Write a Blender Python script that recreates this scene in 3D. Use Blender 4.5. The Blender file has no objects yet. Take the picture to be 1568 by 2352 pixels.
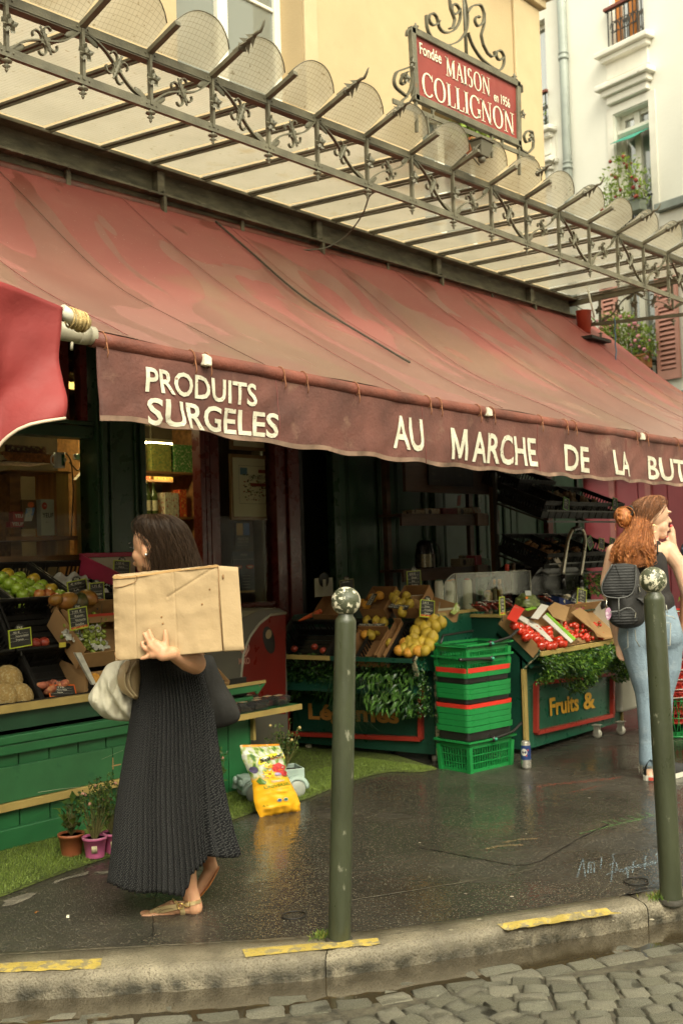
import bpy, math, random
from mathutils import Vector, Matrix, Euler, noise
random.seed(11)
C = bpy.context.scene.collection
SC = bpy.context.scene
V = Vector
F=2500.; CX,CY=784.,1176.; H=1.45
YAW=math.atan2(.655,.756); PITCH=math.atan(95/2500); ROLL=math.atan(.03)
fh=V((math.cos(YAW),math.sin(YAW),0)); r0=V((math.sin(YAW),-math.cos(YAW),0))
cp,sp=math.cos(PITCH),math.sin(PITCH)
fw=V((fh[0]*cp,fh[1]*cp,sp)); u0=V((-fh[0]*sp,-fh[1]*sp,cp))
RV=r0*math.cos(ROLL)-u0*math.sin(ROLL); UV=u0*math.cos(ROLL)+r0*math.sin(ROLL)
cam=bpy.data.cameras.new('camera'); camo=bpy.data.objects.new('camera',cam); C.objects.link(camo)
camo.matrix_world=Matrix(((RV[0],UV[0],-fw[0],0),(RV[1],UV[1],-fw[1],0),(RV[2],UV[2],-fw[2],H),(0,0,0,1)))
cam.sensor_fit='VERTICAL'; cam.sensor_height=36; cam.sensor_width=24; cam.lens=F/2352*36
cam.clip_start=.05; cam.clip_end=500
cam.dof.use_dof=True; cam.dof.focus_distance=4.6; cam.dof.aperture_fstop=4.5
SC.camera=camo
W=bpy.data.worlds.new('World'); SC.world=W; W.use_nodes=True
nt=W.node_tree; nt.nodes.clear()
sky=nt.nodes.new('ShaderNodeTexSky'); sky.sky_type='NISHITA'; sky.sun_disc=False
SUN_EL,SUN_ROT=math.radians(46),math.radians(210)
sky.sun_elevation=SUN_EL; sky.sun_rotation=SUN_ROT; sky.dust_density=3; sky.air_density=1.2
hs=nt.nodes.new('ShaderNodeHueSaturation'); hs.inputs['Saturation'].default_value=.12
tm=nt.nodes.new('ShaderNodeMix'); tm.data_type='RGBA'; tm.blend_type='MULTIPLY'; tm.inputs[0].default_value=1
tm.inputs[7].default_value=(1.0,.96,.77,1)
bg=nt.nodes.new('ShaderNodeBackground'); bg.inputs[1].default_value=.15
wo=nt.nodes.new('ShaderNodeOutputWorld')
nt.links.new(sky.outputs[0],hs.inputs['Color']); nt.links.new(hs.outputs[0],tm.inputs[6])
nt.links.new(tm.outputs[2],bg.inputs[0]); nt.links.new(bg.outputs[0],wo.inputs[0])
sl=bpy.data.lights.new('sun','SUN'); sl.energy=.8; sl.angle=math.radians(40); sl.color=(1,.93,.74)
so=bpy.data.objects.new('sun',sl); C.objects.link(so)
sd=V((math.sin(SUN_ROT)*math.cos(SUN_EL),math.cos(SUN_ROT)*math.cos(SUN_EL),math.sin(SUN_EL)))
so.rotation_euler=sd.to_track_quat('Z','Y').to_euler(); so.location=(0,-5,12)
SC.view_settings.view_transform='Standard'; SC.view_settings.look='None'
SC.view_settings.exposure=1.58; SC.view_settings.gamma=1
SC.cycles.max_bounces=8; SC.cycles.diffuse_bounces=4; SC.cycles.glossy_bounces=3
SC.cycles.transmission_bounces=6; SC.cycles.transparent_max_bounces=10
SC.cycles.caustics_reflective=False; SC.cycles.caustics_refractive=False
SC.cycles.sample_clamp_indirect=4; SC.cycles.use_denoising=True
def ray(x,y): return fw+RV*((x-CX)/F)-UV*((y-CY)/F)
def atY(x,y,Y): d=ray(x,y); t=Y/d[1]; return V((d[0]*t,Y,H+d[2]*t))
def atX(x,y,X): d=ray(x,y); t=X/d[0]; return V((X,d[1]*t,H+d[2]*t))
def atZ(x,y,Z=0.): d=ray(x,y); t=(Z-H)/d[2]; return V((d[0]*t,d[1]*t,Z))
MATS={}
def M(name,col,rough=.6,metal=0.,var=.18,vs=3.,bump=.0,bs=60.,spec=.5,col2=None,c2s=6.,c2t=.6,coat=0,trans=0,rnd=.0,emit=None,es=1,alpha=None,stretch=None,c2w=.06,sss=0,rvar=.1):
 if name in MATS: return MATS[name]
 m=bpy.data.materials.new(name); m.use_nodes=True; n=m.node_tree.nodes; L=m.node_tree.links
 b=n['Principled BSDF']; o=n['Material Output']
 b.inputs['Roughness'].default_value=rough; b.inputs['Metallic'].default_value=metal
 b.inputs['Specular IOR Level'].default_value=spec; b.inputs['Coat Weight'].default_value=coat
 if sss: b.inputs['Subsurface Weight'].default_value=sss; b.inputs['Subsurface Scale'].default_value=.02
 tc=n.new('ShaderNodeTexCoord'); co=tc.outputs['Object']
 if stretch:
  mp=n.new('ShaderNodeMapping'); mp.inputs['Scale'].default_value=stretch; L.new(co,mp.inputs[0]); co=mp.outputs[0]
 def noi(s,d=4,r=.55):
  t=n.new('ShaderNodeTexNoise'); t.inputs['Scale'].default_value=s; t.inputs['Detail'].default_value=d; t.inputs['Roughness'].default_value=r
  L.new(co,t.inputs['Vector']); return t.outputs['Fac']
 def mix(f,a,c,bt='MIX'):
  x=n.new('ShaderNodeMix'); x.data_type='RGBA'; x.blend_type=bt
  for i,q in ((0,f),(6,a),(7,c)):
   if hasattr(q,'is_linked'): L.new(q,x.inputs[i])
   elif i==0: x.inputs[0].default_value=q
   else: x.inputs[i].default_value=(*q,1)
  return x.outputs[2]
 def ramp(f,a,c):
  x=n.new('ShaderNodeMapRange'); L.new(f,x.inputs[0]); x.inputs[1].default_value=a; x.inputs[2].default_value=c; return x.outputs[0]
 dk=tuple(max(0,q*(1-var*1.6)) for q in col); lt=tuple(min(1,q*(1+var)) for q in col)
 c=mix(ramp(noi(vs),.3,.7),dk,lt)
 if col2: c=mix(ramp(noi(c2s,6,.65),c2t,c2t+c2w),c,col2)
 if rnd:
  oi=n.new('ShaderNodeObjectInfo'); h=n.new('ShaderNodeHueSaturation')
  L.new(oi.outputs['Random'],h.inputs['Value']); mr=n.new('ShaderNodeMapRange'); L.new(oi.outputs['Random'],mr.inputs[0])
  mr.inputs[3].default_value=1-rnd; mr.inputs[4].default_value=1+rnd; L.new(mr.outputs[0],h.inputs['Value']); L.new(c,h.inputs['Color']); c=h.outputs[0]
 L.new(c,b.inputs['Base Color'])
 if rvar:
  rr=n.new('ShaderNodeMapRange'); L.new(noi(vs*3),rr.inputs[0]); rr.inputs[1].default_value=.3; rr.inputs[2].default_value=.7
  rr.inputs[3].default_value=max(0,rough-rvar); rr.inputs[4].default_value=min(1,rough+rvar); L.new(rr.outputs[0],b.inputs['Roughness'])
 if bump:
  bp=n.new('ShaderNodeBump'); bp.inputs['Strength'].default_value=min(1,bump); bp.inputs['Distance'].default_value=.01*max(1,bump)
  L.new(noi(bs,5,.6),bp.inputs['Height']); L.new(bp.outputs[0],b.inputs['Normal'])
 if emit: b.inputs['Emission Color'].default_value=(*emit,1); b.inputs['Emission Strength'].default_value=es
 if trans:
  t=n.new('ShaderNodeBsdfTranslucent'); L.new(c,t.inputs[0]); ms=n.new('ShaderNodeMixShader'); ms.inputs[0].default_value=trans
  L.new(b.outputs[0],ms.inputs[1]); L.new(t.outputs[0],ms.inputs[2]); L.new(ms.outputs[0],o.inputs[0])
 m['b']=1; MATS[name]=m; return m
def glassM(name,tint,tr=.8,rough=.03,fac=.12,diff=(.8,.8,.8),dw=.0,ior=1.5):
 if name in MATS: return MATS[name]
 m=bpy.data.materials.new(name); m.use_nodes=True; n=m.node_tree.nodes; L=m.node_tree.links; n.clear()
 o=n.new('ShaderNodeOutputMaterial'); t=n.new('ShaderNodeBsdfTransparent'); t.inputs[0].default_value=(*tint,1)
 g=n.new('ShaderNodeBsdfGlossy'); g.inputs['Roughness'].default_value=rough
 fr=n.new('ShaderNodeFresnel'); fr.inputs[0].default_value=ior
 mr=n.new('ShaderNodeMapRange'); mr.inputs[3].default_value=fac; mr.inputs[4].default_value=1; L.new(fr.outputs[0],mr.inputs[0])
 x=n.new('ShaderNodeMixShader'); L.new(mr.outputs[0],x.inputs[0]); L.new(t.outputs[0],x.inputs[1]); L.new(g.outputs[0],x.inputs[2])
 out=x.outputs[0]
 if dw:
  d=n.new('ShaderNodeBsdfDiffuse'); d.inputs[0].default_value=(*diff,1)
  y=n.new('ShaderNodeMixShader'); y.inputs[0].default_value=dw; L.new(out,y.inputs[1]); L.new(d.outputs[0],y.inputs[2]); out=y.outputs[0]
 L.new(out,o.inputs[0]); MATS[name]=m; return m
WM={}
def tag(o,label=None,cat=None,group=None,kind=None):
 if label: o['label']=label
 if cat: o['category']=cat
 if group: o['group']=group
 if kind: o['kind']=kind
 return o
def thing(name,label,cat,loc=(0,0,0),rot=(0,0,0),group=None):
 o=bpy.data.objects.new(name,None); o.empty_display_size=.05; C.objects.link(o)
 o.location=loc; o.rotation_euler=rot; WM[o]=Matrix.Translation(V(loc))@Euler(rot).to_matrix().to_4x4()
 return tag(o,label,cat,group)
def mcopy(o,parent=None):
 c=o.copy(); C.objects.link(c); c.parent=parent
 for ch in list(o.children): mcopy(ch,c)
 return c
def ctree(o,loc=None,rot=None,label=None,group=None):
 c=mcopy(o)
 if loc is not None: c.location=loc
 if rot is not None: c.rotation_euler=rot
 if label: c['label']=label
 if group: c['group']=group
 WM[c]=Matrix.Translation(c.location)@c.rotation_euler.to_matrix().to_4x4()
 return c
def link_mesh(name,me,parent=None,loc=(0,0,0),rot=(0,0,0),scale=None):
 o=bpy.data.objects.new(name,me); C.objects.link(o); o.location=loc; o.rotation_euler=rot
 if scale is not None: o.scale=(scale,)*3 if not hasattr(scale,'__len__') else scale
 if parent: o.parent=parent
 return o
SPLIT={'corner_trim','small_lettering','stitching','zip','zip_pull','girder_stiffener','folding_arm','shelf_end','window_surround','upper_glazing_bar','door_post','girder_flange','support_post','cab_post','wheel_fork','rail_angle','raised_rivet'}
class MB:
 def __init__(s): s.v=[]; s.f=[]; s.m=[]; s.sm=[]; s.c=[]
 def add(s,vs,fs,mi=0,sm=False):
  b=len(s.v); s.c.append((b,len(s.f))); s.v+=[V(p) for p in vs]; s.f+=[tuple(b+i for i in f) for f in fs]; s.m+=[mi]*len(fs); s.sm+=[sm]*len(fs); return s
 def box(s,c,d,R=None,mi=0):
  c=V(c); x,y,z=d[0]/2,d[1]/2,d[2]/2; P=[V((a*x,b*y,e*z)) for e in(-1,1) for b in(-1,1) for a in(-1,1)]
  if R is not None: P=[R@p for p in P]
  return s.add([p+c for p in P],[(0,2,3,1),(4,5,7,6),(0,1,5,4),(2,6,7,3),(0,4,6,2),(1,3,7,5)],mi)
 def b2(s,a,b,mi=0):
  a,b=V(a),V(b); return s.box((a+b)/2,[abs(q) for q in (b-a)],None,mi)
 def bar(s,a,b,w,h,up=(0,0,1),mi=0):
  a,b=V(a),V(b); d=(b-a); L=d.length; d.normalize(); sx=d.cross(V(up))
  if sx.length<1e-4: sx=d.cross(V((1,0,0)))
  sx.normalize(); uz=sx.cross(d); R=Matrix((d,sx,uz)).transposed(); return s.box((a+b)/2,(L,w,h),R,mi)
 def quad(s,a,b,c,d,mi=0,sm=False): return s.add([a,b,c,d],[(0,1,2,3)],mi,sm)
 def poly(s,p,mi=0): return s.add(p,[tuple(range(len(p)))],mi)
 def prism(s,pts,off,mi=0):
  n=len(pts); off=V(off); p=[V(q) for q in pts]
  return s.add(p+[q+off for q in p],[tuple(reversed(range(n))),tuple(range(n,2*n))]+[(i,(i+1)%n,n+(i+1)%n,n+i) for i in range(n)],mi)
 def tube(s,path,r,seg=6,caps=True,mi=0,sm=True,flat=1.):
  path=[V(p) for p in path]; n=len(path); b=len(s.v); up=None
  for i,p in enumerate(path):
   t=(path[min(i+1,n-1)]-path[max(i-1,0)])
   if t.length<1e-9: t=V((0,0,1))
   t.normalize()
   if up is None: up=t.orthogonal().normalized()
   up=(up-t*up.dot(t)); up=up.normalized() if up.length>1e-5 else t.orthogonal().normalized()
   sd=t.cross(up); rr=r[i] if hasattr(r,'__len__') else r
   for k in range(seg):
    a=2*math.pi*k/seg; s.v.append(p+up*(math.cos(a)*rr)+sd*(math.sin(a)*rr*flat))
  for i in range(n-1):
   for k in range(seg):
    k2=(k+1)%seg; s.f.append((b+i*seg+k,b+i*seg+k2,b+(i+1)*seg+k2,b+(i+1)*seg+k)); s.m.append(mi); s.sm.append(sm)
  if caps:
   s.f.append(tuple(b+k for k in reversed(range(seg)))); s.f.append(tuple(b+(n-1)*seg+k for k in range(seg))); s.m+=[mi]*2; s.sm+=[False]*2
  return s
 def lathe(s,prof,c=(0,0,0),seg=16,R=None,mi=0,sm=True,caps=True):
  c=V(c); b=len(s.v); n=len(prof)
  for r,z in prof:
   for k in range(seg):
    a=2*math.pi*k/seg; p=V((r*math.cos(a),r*math.sin(a),z)); s.v.append((R@p if R is not None else p)+c)
  for i in range(n-1):
   for k in range(seg):
    k2=(k+1)%seg; s.f.append((b+i*seg+k,b+i*seg+k2,b+(i+1)*seg+k2,b+(i+1)*seg+k)); s.m.append(mi); s.sm.append(sm)
  if caps:
   s.f.append(tuple(b+k for k in reversed(range(seg)))); s.f.append(tuple(b+(n-1)*seg+k for k in range(seg))); s.m+=[mi]*2; s.sm+=[False]*2
  return s
 def ball(s,c,r,seg=12,rings=8,R=None,mi=0):
  r=(r,r,r) if not hasattr(r,'__len__') else r; c=V(c); b=len(s.v); P=[V((0,0,-r[2]))]
  for i in range(1,rings):
   a=math.pi*i/rings-math.pi/2
   for k in range(seg):
    t=2*math.pi*k/seg; P.append(V((r[0]*math.cos(a)*math.cos(t),r[1]*math.cos(a)*math.sin(t),r[2]*math.sin(a))))
  P.append(V((0,0,r[2]))); fs=[]
  for k in range(seg): fs.append((0,1+(k+1)%seg,1+k))
  for i in range(rings-2):
   for k in range(seg):
    k2=(k+1)%seg; fs.append((1+i*seg+k,1+i*seg+k2,1+(i+1)*seg+k2,1+(i+1)*seg+k))
  o=1+(rings-2)*seg
  for k in range(seg): fs.append((o+k,o+(k+1)%seg,len(P)-1))
  return s.add([(R@p if R is not None else p)+c for p in P],fs,mi,True)
 def grid(s,fn,nu,nv,mi=0,sm=True,closed=False):
  b=len(s.v)
  for j in range(nv+1):
   for i in range(nu+(0 if closed else 1)): s.v.append(V(fn(i/nu,j/nv)))
  w=nu if closed else nu+1
  for j in range(nv):
   for i in range(nu):
    i2=(i+1)%w; s.f.append((b+j*w+i,b+j*w+i2,b+(j+1)*w+i2,b+(j+1)*w+i)); s.m.append(mi); s.sm.append(sm)
  return s
 def tf(s,M4): s.v=[M4@p for p in s.v]; return s
 def mesh(s,name,mats,inv=None):
  me=bpy.data.meshes.new(name); me.from_pydata([tuple(inv@p if inv is not None else p) for p in s.v],[],s.f)
  for m in (mats if isinstance(mats,(list,tuple)) else [mats]): me.materials.append(m)
  me.polygons.foreach_set('material_index',s.m); me.polygons.foreach_set('use_smooth',s.sm); me.update(); return me
 def build(s,name,mats,parent=None,world=True,loc=None,bevel=0,label=None,cat=None,group=None,kind=None,solid=0,seg=2):
  if parent is not None and name in SPLIT and len(s.c)>1:
   s.c.append((len(s.v),len(s.f)))
   for (a,fa),(b,fb) in zip(s.c[:-1],s.c[1:]):
    q=MB(); q.add(s.v[a:b],[tuple(i-a for i in f) for f in s.f[fa:fb]]); r=q.build(name,mats,parent,world,loc,bevel,label,cat,group,kind,solid,seg)
   return r
  if parent is not None:
   inv=WM[parent].inverted() if world else None
   o=link_mesh(name,s.mesh(name,mats,inv),parent); WM[o]=WM[parent].copy()
  else:
   if loc is None:
    lo=[min(p[i] for p in s.v) for i in range(3)]; hi=[max(p[i] for p in s.v) for i in range(3)]
    loc=V(((lo[0]+hi[0])/2,(lo[1]+hi[1])/2,lo[2]))
   loc=V(loc); o=link_mesh(name,s.mesh(name,mats,Matrix.Translation(-loc) if world else None),None,loc); WM[o]=Matrix.Translation(loc)
  if solid: q=o.modifiers.new('solid','SOLIDIFY'); q.thickness=solid; q.offset=0
  if bevel: q=o.modifiers.new('bevel','BEVEL'); q.width=bevel; q.segments=seg; q.limit_method='ANGLE'; q.angle_limit=.7
  return tag(o,label,cat,group,kind)
def text_data(s,size=1.,off=0.,res=4,spacing=1.):
 cu=bpy.data.curves.new('t','FONT'); cu.body=s; cu.size=size; cu.offset=off; cu.resolution_u=res; cu.space_character=spacing
 ob=bpy.data.objects.new('t',cu); me=bpy.data.meshes.new_from_object(ob)
 vs=[v.co.copy() for v in me.vertices]; fs=[tuple(p.vertices) for p in me.polygons]
 bpy.data.objects.remove(ob); bpy.data.curves.remove(cu); bpy.data.meshes.remove(me); return vs,fs
def text_mb(mb,s,org,xd,yd,height,width=None,off=0.,lift=.002,mi=0,fn=None,res=3,spacing=1.,center=False):
 """letters whose cap height is `height`, laid along xd/yd from org; lifted along the normal"""
 vs,fs=text_data(s,1.,off,res,spacing)
 if not vs: return mb
 x0=min(v.x for v in vs); x1=max(v.x for v in vs); k=height/.72; kx=width/(x1-x0) if width else k
 xd,yd=V(xd).normalized(),V(yd).normalized(); nn=xd.cross(yd); org=V(org)
 if center: org=org-xd*((x1-x0)*kx/2)
 P=[]
 for v in vs:
  p=org+xd*((v.x-x0)*kx)+yd*(v.y*k)+nn*lift
  P.append(fn(p) if fn else p)
 return mb.add(P,fs,mi)
def evalmesh(o):
 bpy.context.view_layer.update(); dg=bpy.context.evaluated_depsgraph_get()
 me=bpy.data.meshes.new_from_object(o.evaluated_get(dg)); old=o.data; o.modifiers.clear(); o.data=me; return me
def leafcard(mb,p,d,n,L,w,mi=0,bend=.25):
 """one leaf: 6-vert folded blade from p along d"""
 d=V(d).normalized(); sd=d.cross(V(n)); sd=sd.normalized() if sd.length>1e-4 else d.orthogonal().normalized(); up=sd.cross(d)
 a=p; b=p+d*L*.45+up*(bend*L*.25); c=p+d*L-up*(bend*L*.3)
 mb.add([a,b+sd*w*.5+up*w*.12,c,b-sd*w*.5+up*w*.12,b],[(0,4,1),(4,2,1),(0,3,4),(4,3,2)],mi,True)
def rv(a=1.): return V((random.uniform(-a,a),random.uniform(-a,a),random.uniform(-a,a)))
def rdir():
 while 1:
  q=rv()
  if .1<q.length<1: return q.normalized()
# --- GROUND
def lerp(a,b,t): return a+(b-a)*t
def polyat(P,t):
 L=[0]
 for i in range(1,len(P)): L.append(L[-1]+(P[i]-P[i-1]).length)
 d=t*L[-1]
 for i in range(1,len(P)):
  if d<=L[i] or i==len(P)-1:
   return P[i-1].lerp(P[i],(d-L[i-1])/(L[i]-L[i-1]))
def smoothline(P,n=60,it=12):
 q=[polyat(P,i/(n-1)) for i in range(n)]
 for _ in range(it): q=[q[0]]+[(q[i-1]+q[i]*2+q[i+1])/4 for i in range(1,n-1)]+[q[-1]]
 return q
IN=[atZ(x,y) for x,y in [(0,2188),(250,2175),(500,2163),(784,2147),(1000,2120),(1250,2083),(1400,2060),(1568,2035)]]
OUT=[atZ(x,y) for x,y in [(0,2246),(250,2232),(500,2216),(725,2199),(850,2182),(1100,2142),(1300,2110),(1450,2087),(1568,2065)]]
def ext(P,a,b):
 d0=(P[0]-P[1]).normalized(); d1=(P[-1]-P[-2]).normalized()
 return [P[0]+d0*a]+P+[P[-1]+d1*b]
IN=smoothline(ext(IN,3,2.5),90); OUT=smoothline(ext(OUT,3,2.5),90)
def asphaltM():
 m=bpy.data.materials.new('wet_asphalt'); m.use_nodes=True; n=m.node_tree.nodes; L=m.node_tree.links; b=n['Principled BSDF']
 tc=n.new('ShaderNodeTexCoord').outputs['Object']
 def noi(s,d=5,r=.6):
  t=n.new('ShaderNodeTexNoise'); t.inputs['Scale'].default_value=s; t.inputs['Detail'].default_value=d; t.inputs['Roughness'].default_value=r; L.new(tc,t.inputs['Vector']); return t.outputs['Fac']
 def mr(f,a,c,d,e):
  x=n.new('ShaderNodeMapRange'); L.new(f,x.inputs[0])
  for i,q in enumerate((a,c,d,e)): x.inputs[i+1].default_value=q
  return x.outputs[0]
 def mix(f,a,c):
  x=n.new('ShaderNodeMix'); x.data_type='RGBA'; L.new(f,x.inputs[0])
  for i,q in ((6,a),(7,c)):
   if hasattr(q,'is_linked'): L.new(q,x.inputs[i])
   else: x.inputs[i].default_value=(*q,1)
  return x.outputs[2]
 def math_(op,a,c):
  x=n.new('ShaderNodeMath'); x.operation=op
  for i,q in ((0,a),(1,c)):
   if hasattr(q,'is_linked'): L.new(q,x.inputs[i])
   else: x.inputs[i].default_value=q
  return x.outputs[0]
 wet=mr(noi(.9,4,.55),.36,.52,0,1)
 col=mix(mr(noi(2.3),.3,.7,0,1),(.022,.020,.017),(.046,.041,.033))
 vo=n.new('ShaderNodeTexVoronoi'); vo.inputs['Scale'].default_value=105; L.new(tc,vo.inputs['Vector'])
 agg=mr(vo.outputs['Distance'],.1,.45,1,0)
 h=n.new('ShaderNodeSeparateColor'); L.new(vo.outputs['Color'],h.inputs[0])
 pale=math_('MULTIPLY',mr(h.outputs[0],.55,.85,0,.95),agg)
 col=mix(pale,col,(.27,.23,.15))
 fine=mr(noi(260,2,.5),.58,.7,0,.5); col=mix(fine,col,(.17,.145,.1))
 L.new(col,b.inputs['Base Color'])
 rgh=math_('ADD',mr(wet,0,1,.30,.05),math_('MULTIPLY',noi(7),.12)); L.new(rgh,b.inputs['Roughness'])
 bs=mr(wet,0,1,1.,.30)
 bp=n.new('ShaderNodeBump'); bp.inputs['Distance'].default_value=.004; L.new(bs,bp.inputs['Strength'])
 L.new(math_('ADD',agg,math_('MULTIPLY',noi(8,4),3.)),bp.inputs['Height']); L.new(bp.outputs[0],b.inputs['Normal'])
 b.inputs['Specular IOR Level'].default_value=.6
 return m
ASPH=asphaltM()
mb=MB(); ln=[V((p.x,p.y,0)) for p in IN]
far=[V((7.4,-1.5,0)),V((60,-1.5,0)),V((60,80,0)),V((-40,80,0)),V((-40,ln[0].y+6,0))]
mb.poly(ln+far); mb.build('pavement',ASPH,kind='structure',loc=(0,0,0))
def graniteM(name,c1,c2,rough=.45):
 return M(name,c1,rough=rough,var=.35,vs=5,bump=.9,bs=110,col2=c2,c2s=130,c2t=.52,c2w=.1)
GRAN=graniteM('kerb_granite',(.23,.20,.14),(.10,.08,.05),.38)
DIRT=M('dark_joint_dirt',(.035,.03,.02),rough=.7,bump=.5)
mb=MB(); mb.quad((-60,-60,-.13),(80,-60,-.13),(80,90,-.13),(-60,90,-.13));
road=mb.build('road',M('road_bed_grit',(.05,.043,.03),rough=.45,var=.4,vs=30,bump=1,bs=90),kind='structure',loc=(0,0,-.165))
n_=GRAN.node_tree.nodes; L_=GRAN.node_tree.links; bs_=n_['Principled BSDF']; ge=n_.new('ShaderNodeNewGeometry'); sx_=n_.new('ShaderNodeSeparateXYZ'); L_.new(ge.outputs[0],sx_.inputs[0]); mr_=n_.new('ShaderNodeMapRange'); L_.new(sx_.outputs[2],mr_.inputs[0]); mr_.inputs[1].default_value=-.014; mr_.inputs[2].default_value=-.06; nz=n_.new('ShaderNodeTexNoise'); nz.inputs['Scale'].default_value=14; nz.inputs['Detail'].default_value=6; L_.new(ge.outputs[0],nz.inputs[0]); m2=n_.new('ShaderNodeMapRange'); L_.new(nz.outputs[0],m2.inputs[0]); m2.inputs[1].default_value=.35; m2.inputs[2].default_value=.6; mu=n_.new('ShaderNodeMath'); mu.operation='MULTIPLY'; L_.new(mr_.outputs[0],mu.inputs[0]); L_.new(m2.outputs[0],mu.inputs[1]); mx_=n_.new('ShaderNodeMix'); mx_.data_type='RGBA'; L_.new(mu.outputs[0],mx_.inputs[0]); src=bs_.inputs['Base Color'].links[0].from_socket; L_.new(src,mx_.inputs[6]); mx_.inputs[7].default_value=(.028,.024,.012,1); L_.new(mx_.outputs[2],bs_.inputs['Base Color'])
def ko(t): return polyat(OUT,t)
def ki(t): return polyat(IN,t)
def tpix(P,x):
 return min(range(301),key=lambda i:abs(projx(polyat(P,i/300))-x))/300
def projx(p):
 v=p-V((0,0,H)); return CX+F*v.dot(RV)/v.dot(fw)
cuts_o=[0,tpix(OUT,-560),tpix(OUT,752),tpix(OUT,1490),1]
cuts_i=[0,tpix(IN,-560),tpix(IN,770),tpix(IN,1442),1]
for k in range(4):
 mb=MB()
 def kf(u,v,k=k):
  g=.0012; uu=g+(1-2*g)*u
  a=ki(lerp(cuts_i[k],cuts_i[k+1],uu)); b=ko(lerp(cuts_o[k],cuts_o[k+1],uu)); d=(b-a);
  nrm=d.normalized(); n1=noise.noise(a*7)*.012+noise.noise(a*26)*.006
  P=[(0,-.12),(0,.0),(.5,.003),(.80,.002),(.93,-.006),(.985,-.022),(1.0,-.05),(1.0,-.17)]
  i=min(int(v*7+.5),7); s,z=P[i]
  e=max(0,(s-.7)/.3)
  if k==1 : e*=1
  end=max(0,1-min(u,1-u)/.03)
  return a+d*s+nrm*(n1*e*1.2-.006*end*e)+V((0,0,z+(n1*.6*e if i>2 else 0)-.006*end*(1 if i in(1,2,3,4) else 0)))
 mb.grid(kf,110,7)
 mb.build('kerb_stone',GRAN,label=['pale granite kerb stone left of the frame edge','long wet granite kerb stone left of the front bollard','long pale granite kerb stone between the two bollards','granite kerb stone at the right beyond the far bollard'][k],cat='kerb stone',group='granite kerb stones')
YEL=M('worn_yellow_paint',(.46,.34,.075),rough=.5,var=.18,vs=9,bump=.7,bs=110,col2=(.26,.215,.11),c2s=20,c2t=.52,c2w=.05)
KPR=[(0,.0),(.5,.003),(.80,.002),(.93,-.006),(.985,-.022)]
def kz(p):
 k=min(range(90),key=lambda i:(IN[i]-p).length_squared); a=IN[k]; bq=min(OUT,key=lambda q:(q-p).length_squared); W_=(a-p).length+(bq-p).length; s=(a-p).length/max(W_,1e-6)
 for (s0,z0),(s1,z1) in zip(KPR[:-1],KPR[1:]):
  if s0<=s<=s1: return lerp(z0,z1,(s-s0)/(s1-s0))
 return -.022
for q,lb in [([(-60,2219),(235,2205),(231,2230),(-60,2243)],'yellow painted dash on the kerb at the left edge'),([(556,2184),(867,2158),(874,2174),(566,2205)],'yellow painted dash on the kerb beside the front bollard'),([(1139,2126),(1391,2088),(1436,2103),(1174,2140)],'yellow painted dash on the kerb nearest the right bollard')]:
 def df(u,v): x=lerp(lerp(q[0][0],q[1][0],u),lerp(q[3][0],q[2][0],u),v*.82); y=lerp(lerp(q[0][1],q[1][1],u),lerp(q[3][1],q[2][1],u),v*.82); e=atZ(x,y,0); return V((e.x,e.y,kz(e)+.0035))
 mb=MB(); mb.grid(df,60,6); mb.build('painted_dash',YEL,label=lb,cat='road marking',group='worn yellow dashes on the kerb')
SETT=[M('sett_grey_%d'%i,c,rough=.33,var=.3,vs=18,bump=1,bs=120,rnd=.2,col2=c2,c2s=60,c2t=.55,c2w=.1) for i,(c,c2) in enumerate([((.28,.27,.205),(.15,.14,.10)),((.23,.22,.16),(.36,.34,.25)),((.33,.31,.235),(.18,.16,.115))])]
def sett_mesh(seed):
 rnd=random.Random(seed); mb=MB(); rings=[]
 for (s,z) in ((.98,-.06),(1.0,-.008),(.96,.002),(.88,.006)):
  r=[]
  for k in range(8):
   a=[(-1,-1),(0,-1.03),(1,-1),(1.03,0),(1,1),(0,1.03),(-1,1),(-1.03,0)][k]
   c=.96 if k%2==0 else 1
   r.append(V((a[0]*.5*s*c+rnd.uniform(-.035,.035),a[1]*.5*s*c+rnd.uniform(-.04,.04),z+rnd.uniform(-.002,.002))))
  rings.append(r)
 vs=sum(rings,[])+[V((0,0,.008+rnd.uniform(-.002,.002)))]; fs=[]
 for j in range(3):
  for k in range(8): fs.append((j*8+k,j*8+(k+1)%8,(j+1)*8+(k+1)%8,(j+1)*8+k))
 for k in range(8): fs.append((24+k,24+(k+1)%8,32))
 mb.add(vs,fs,0,True); return mb.mesh('cobblestone',SETT[seed%3])
SM=[sett_mesh(i) for i in range(9)]
kd=(ko(.75)-ko(.25)).normalized(); kn=V((kd.y,-kd.x,0)); k0=ko(.30)
cells=[]
rs=random.Random(5); b=.03; row=0
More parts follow.
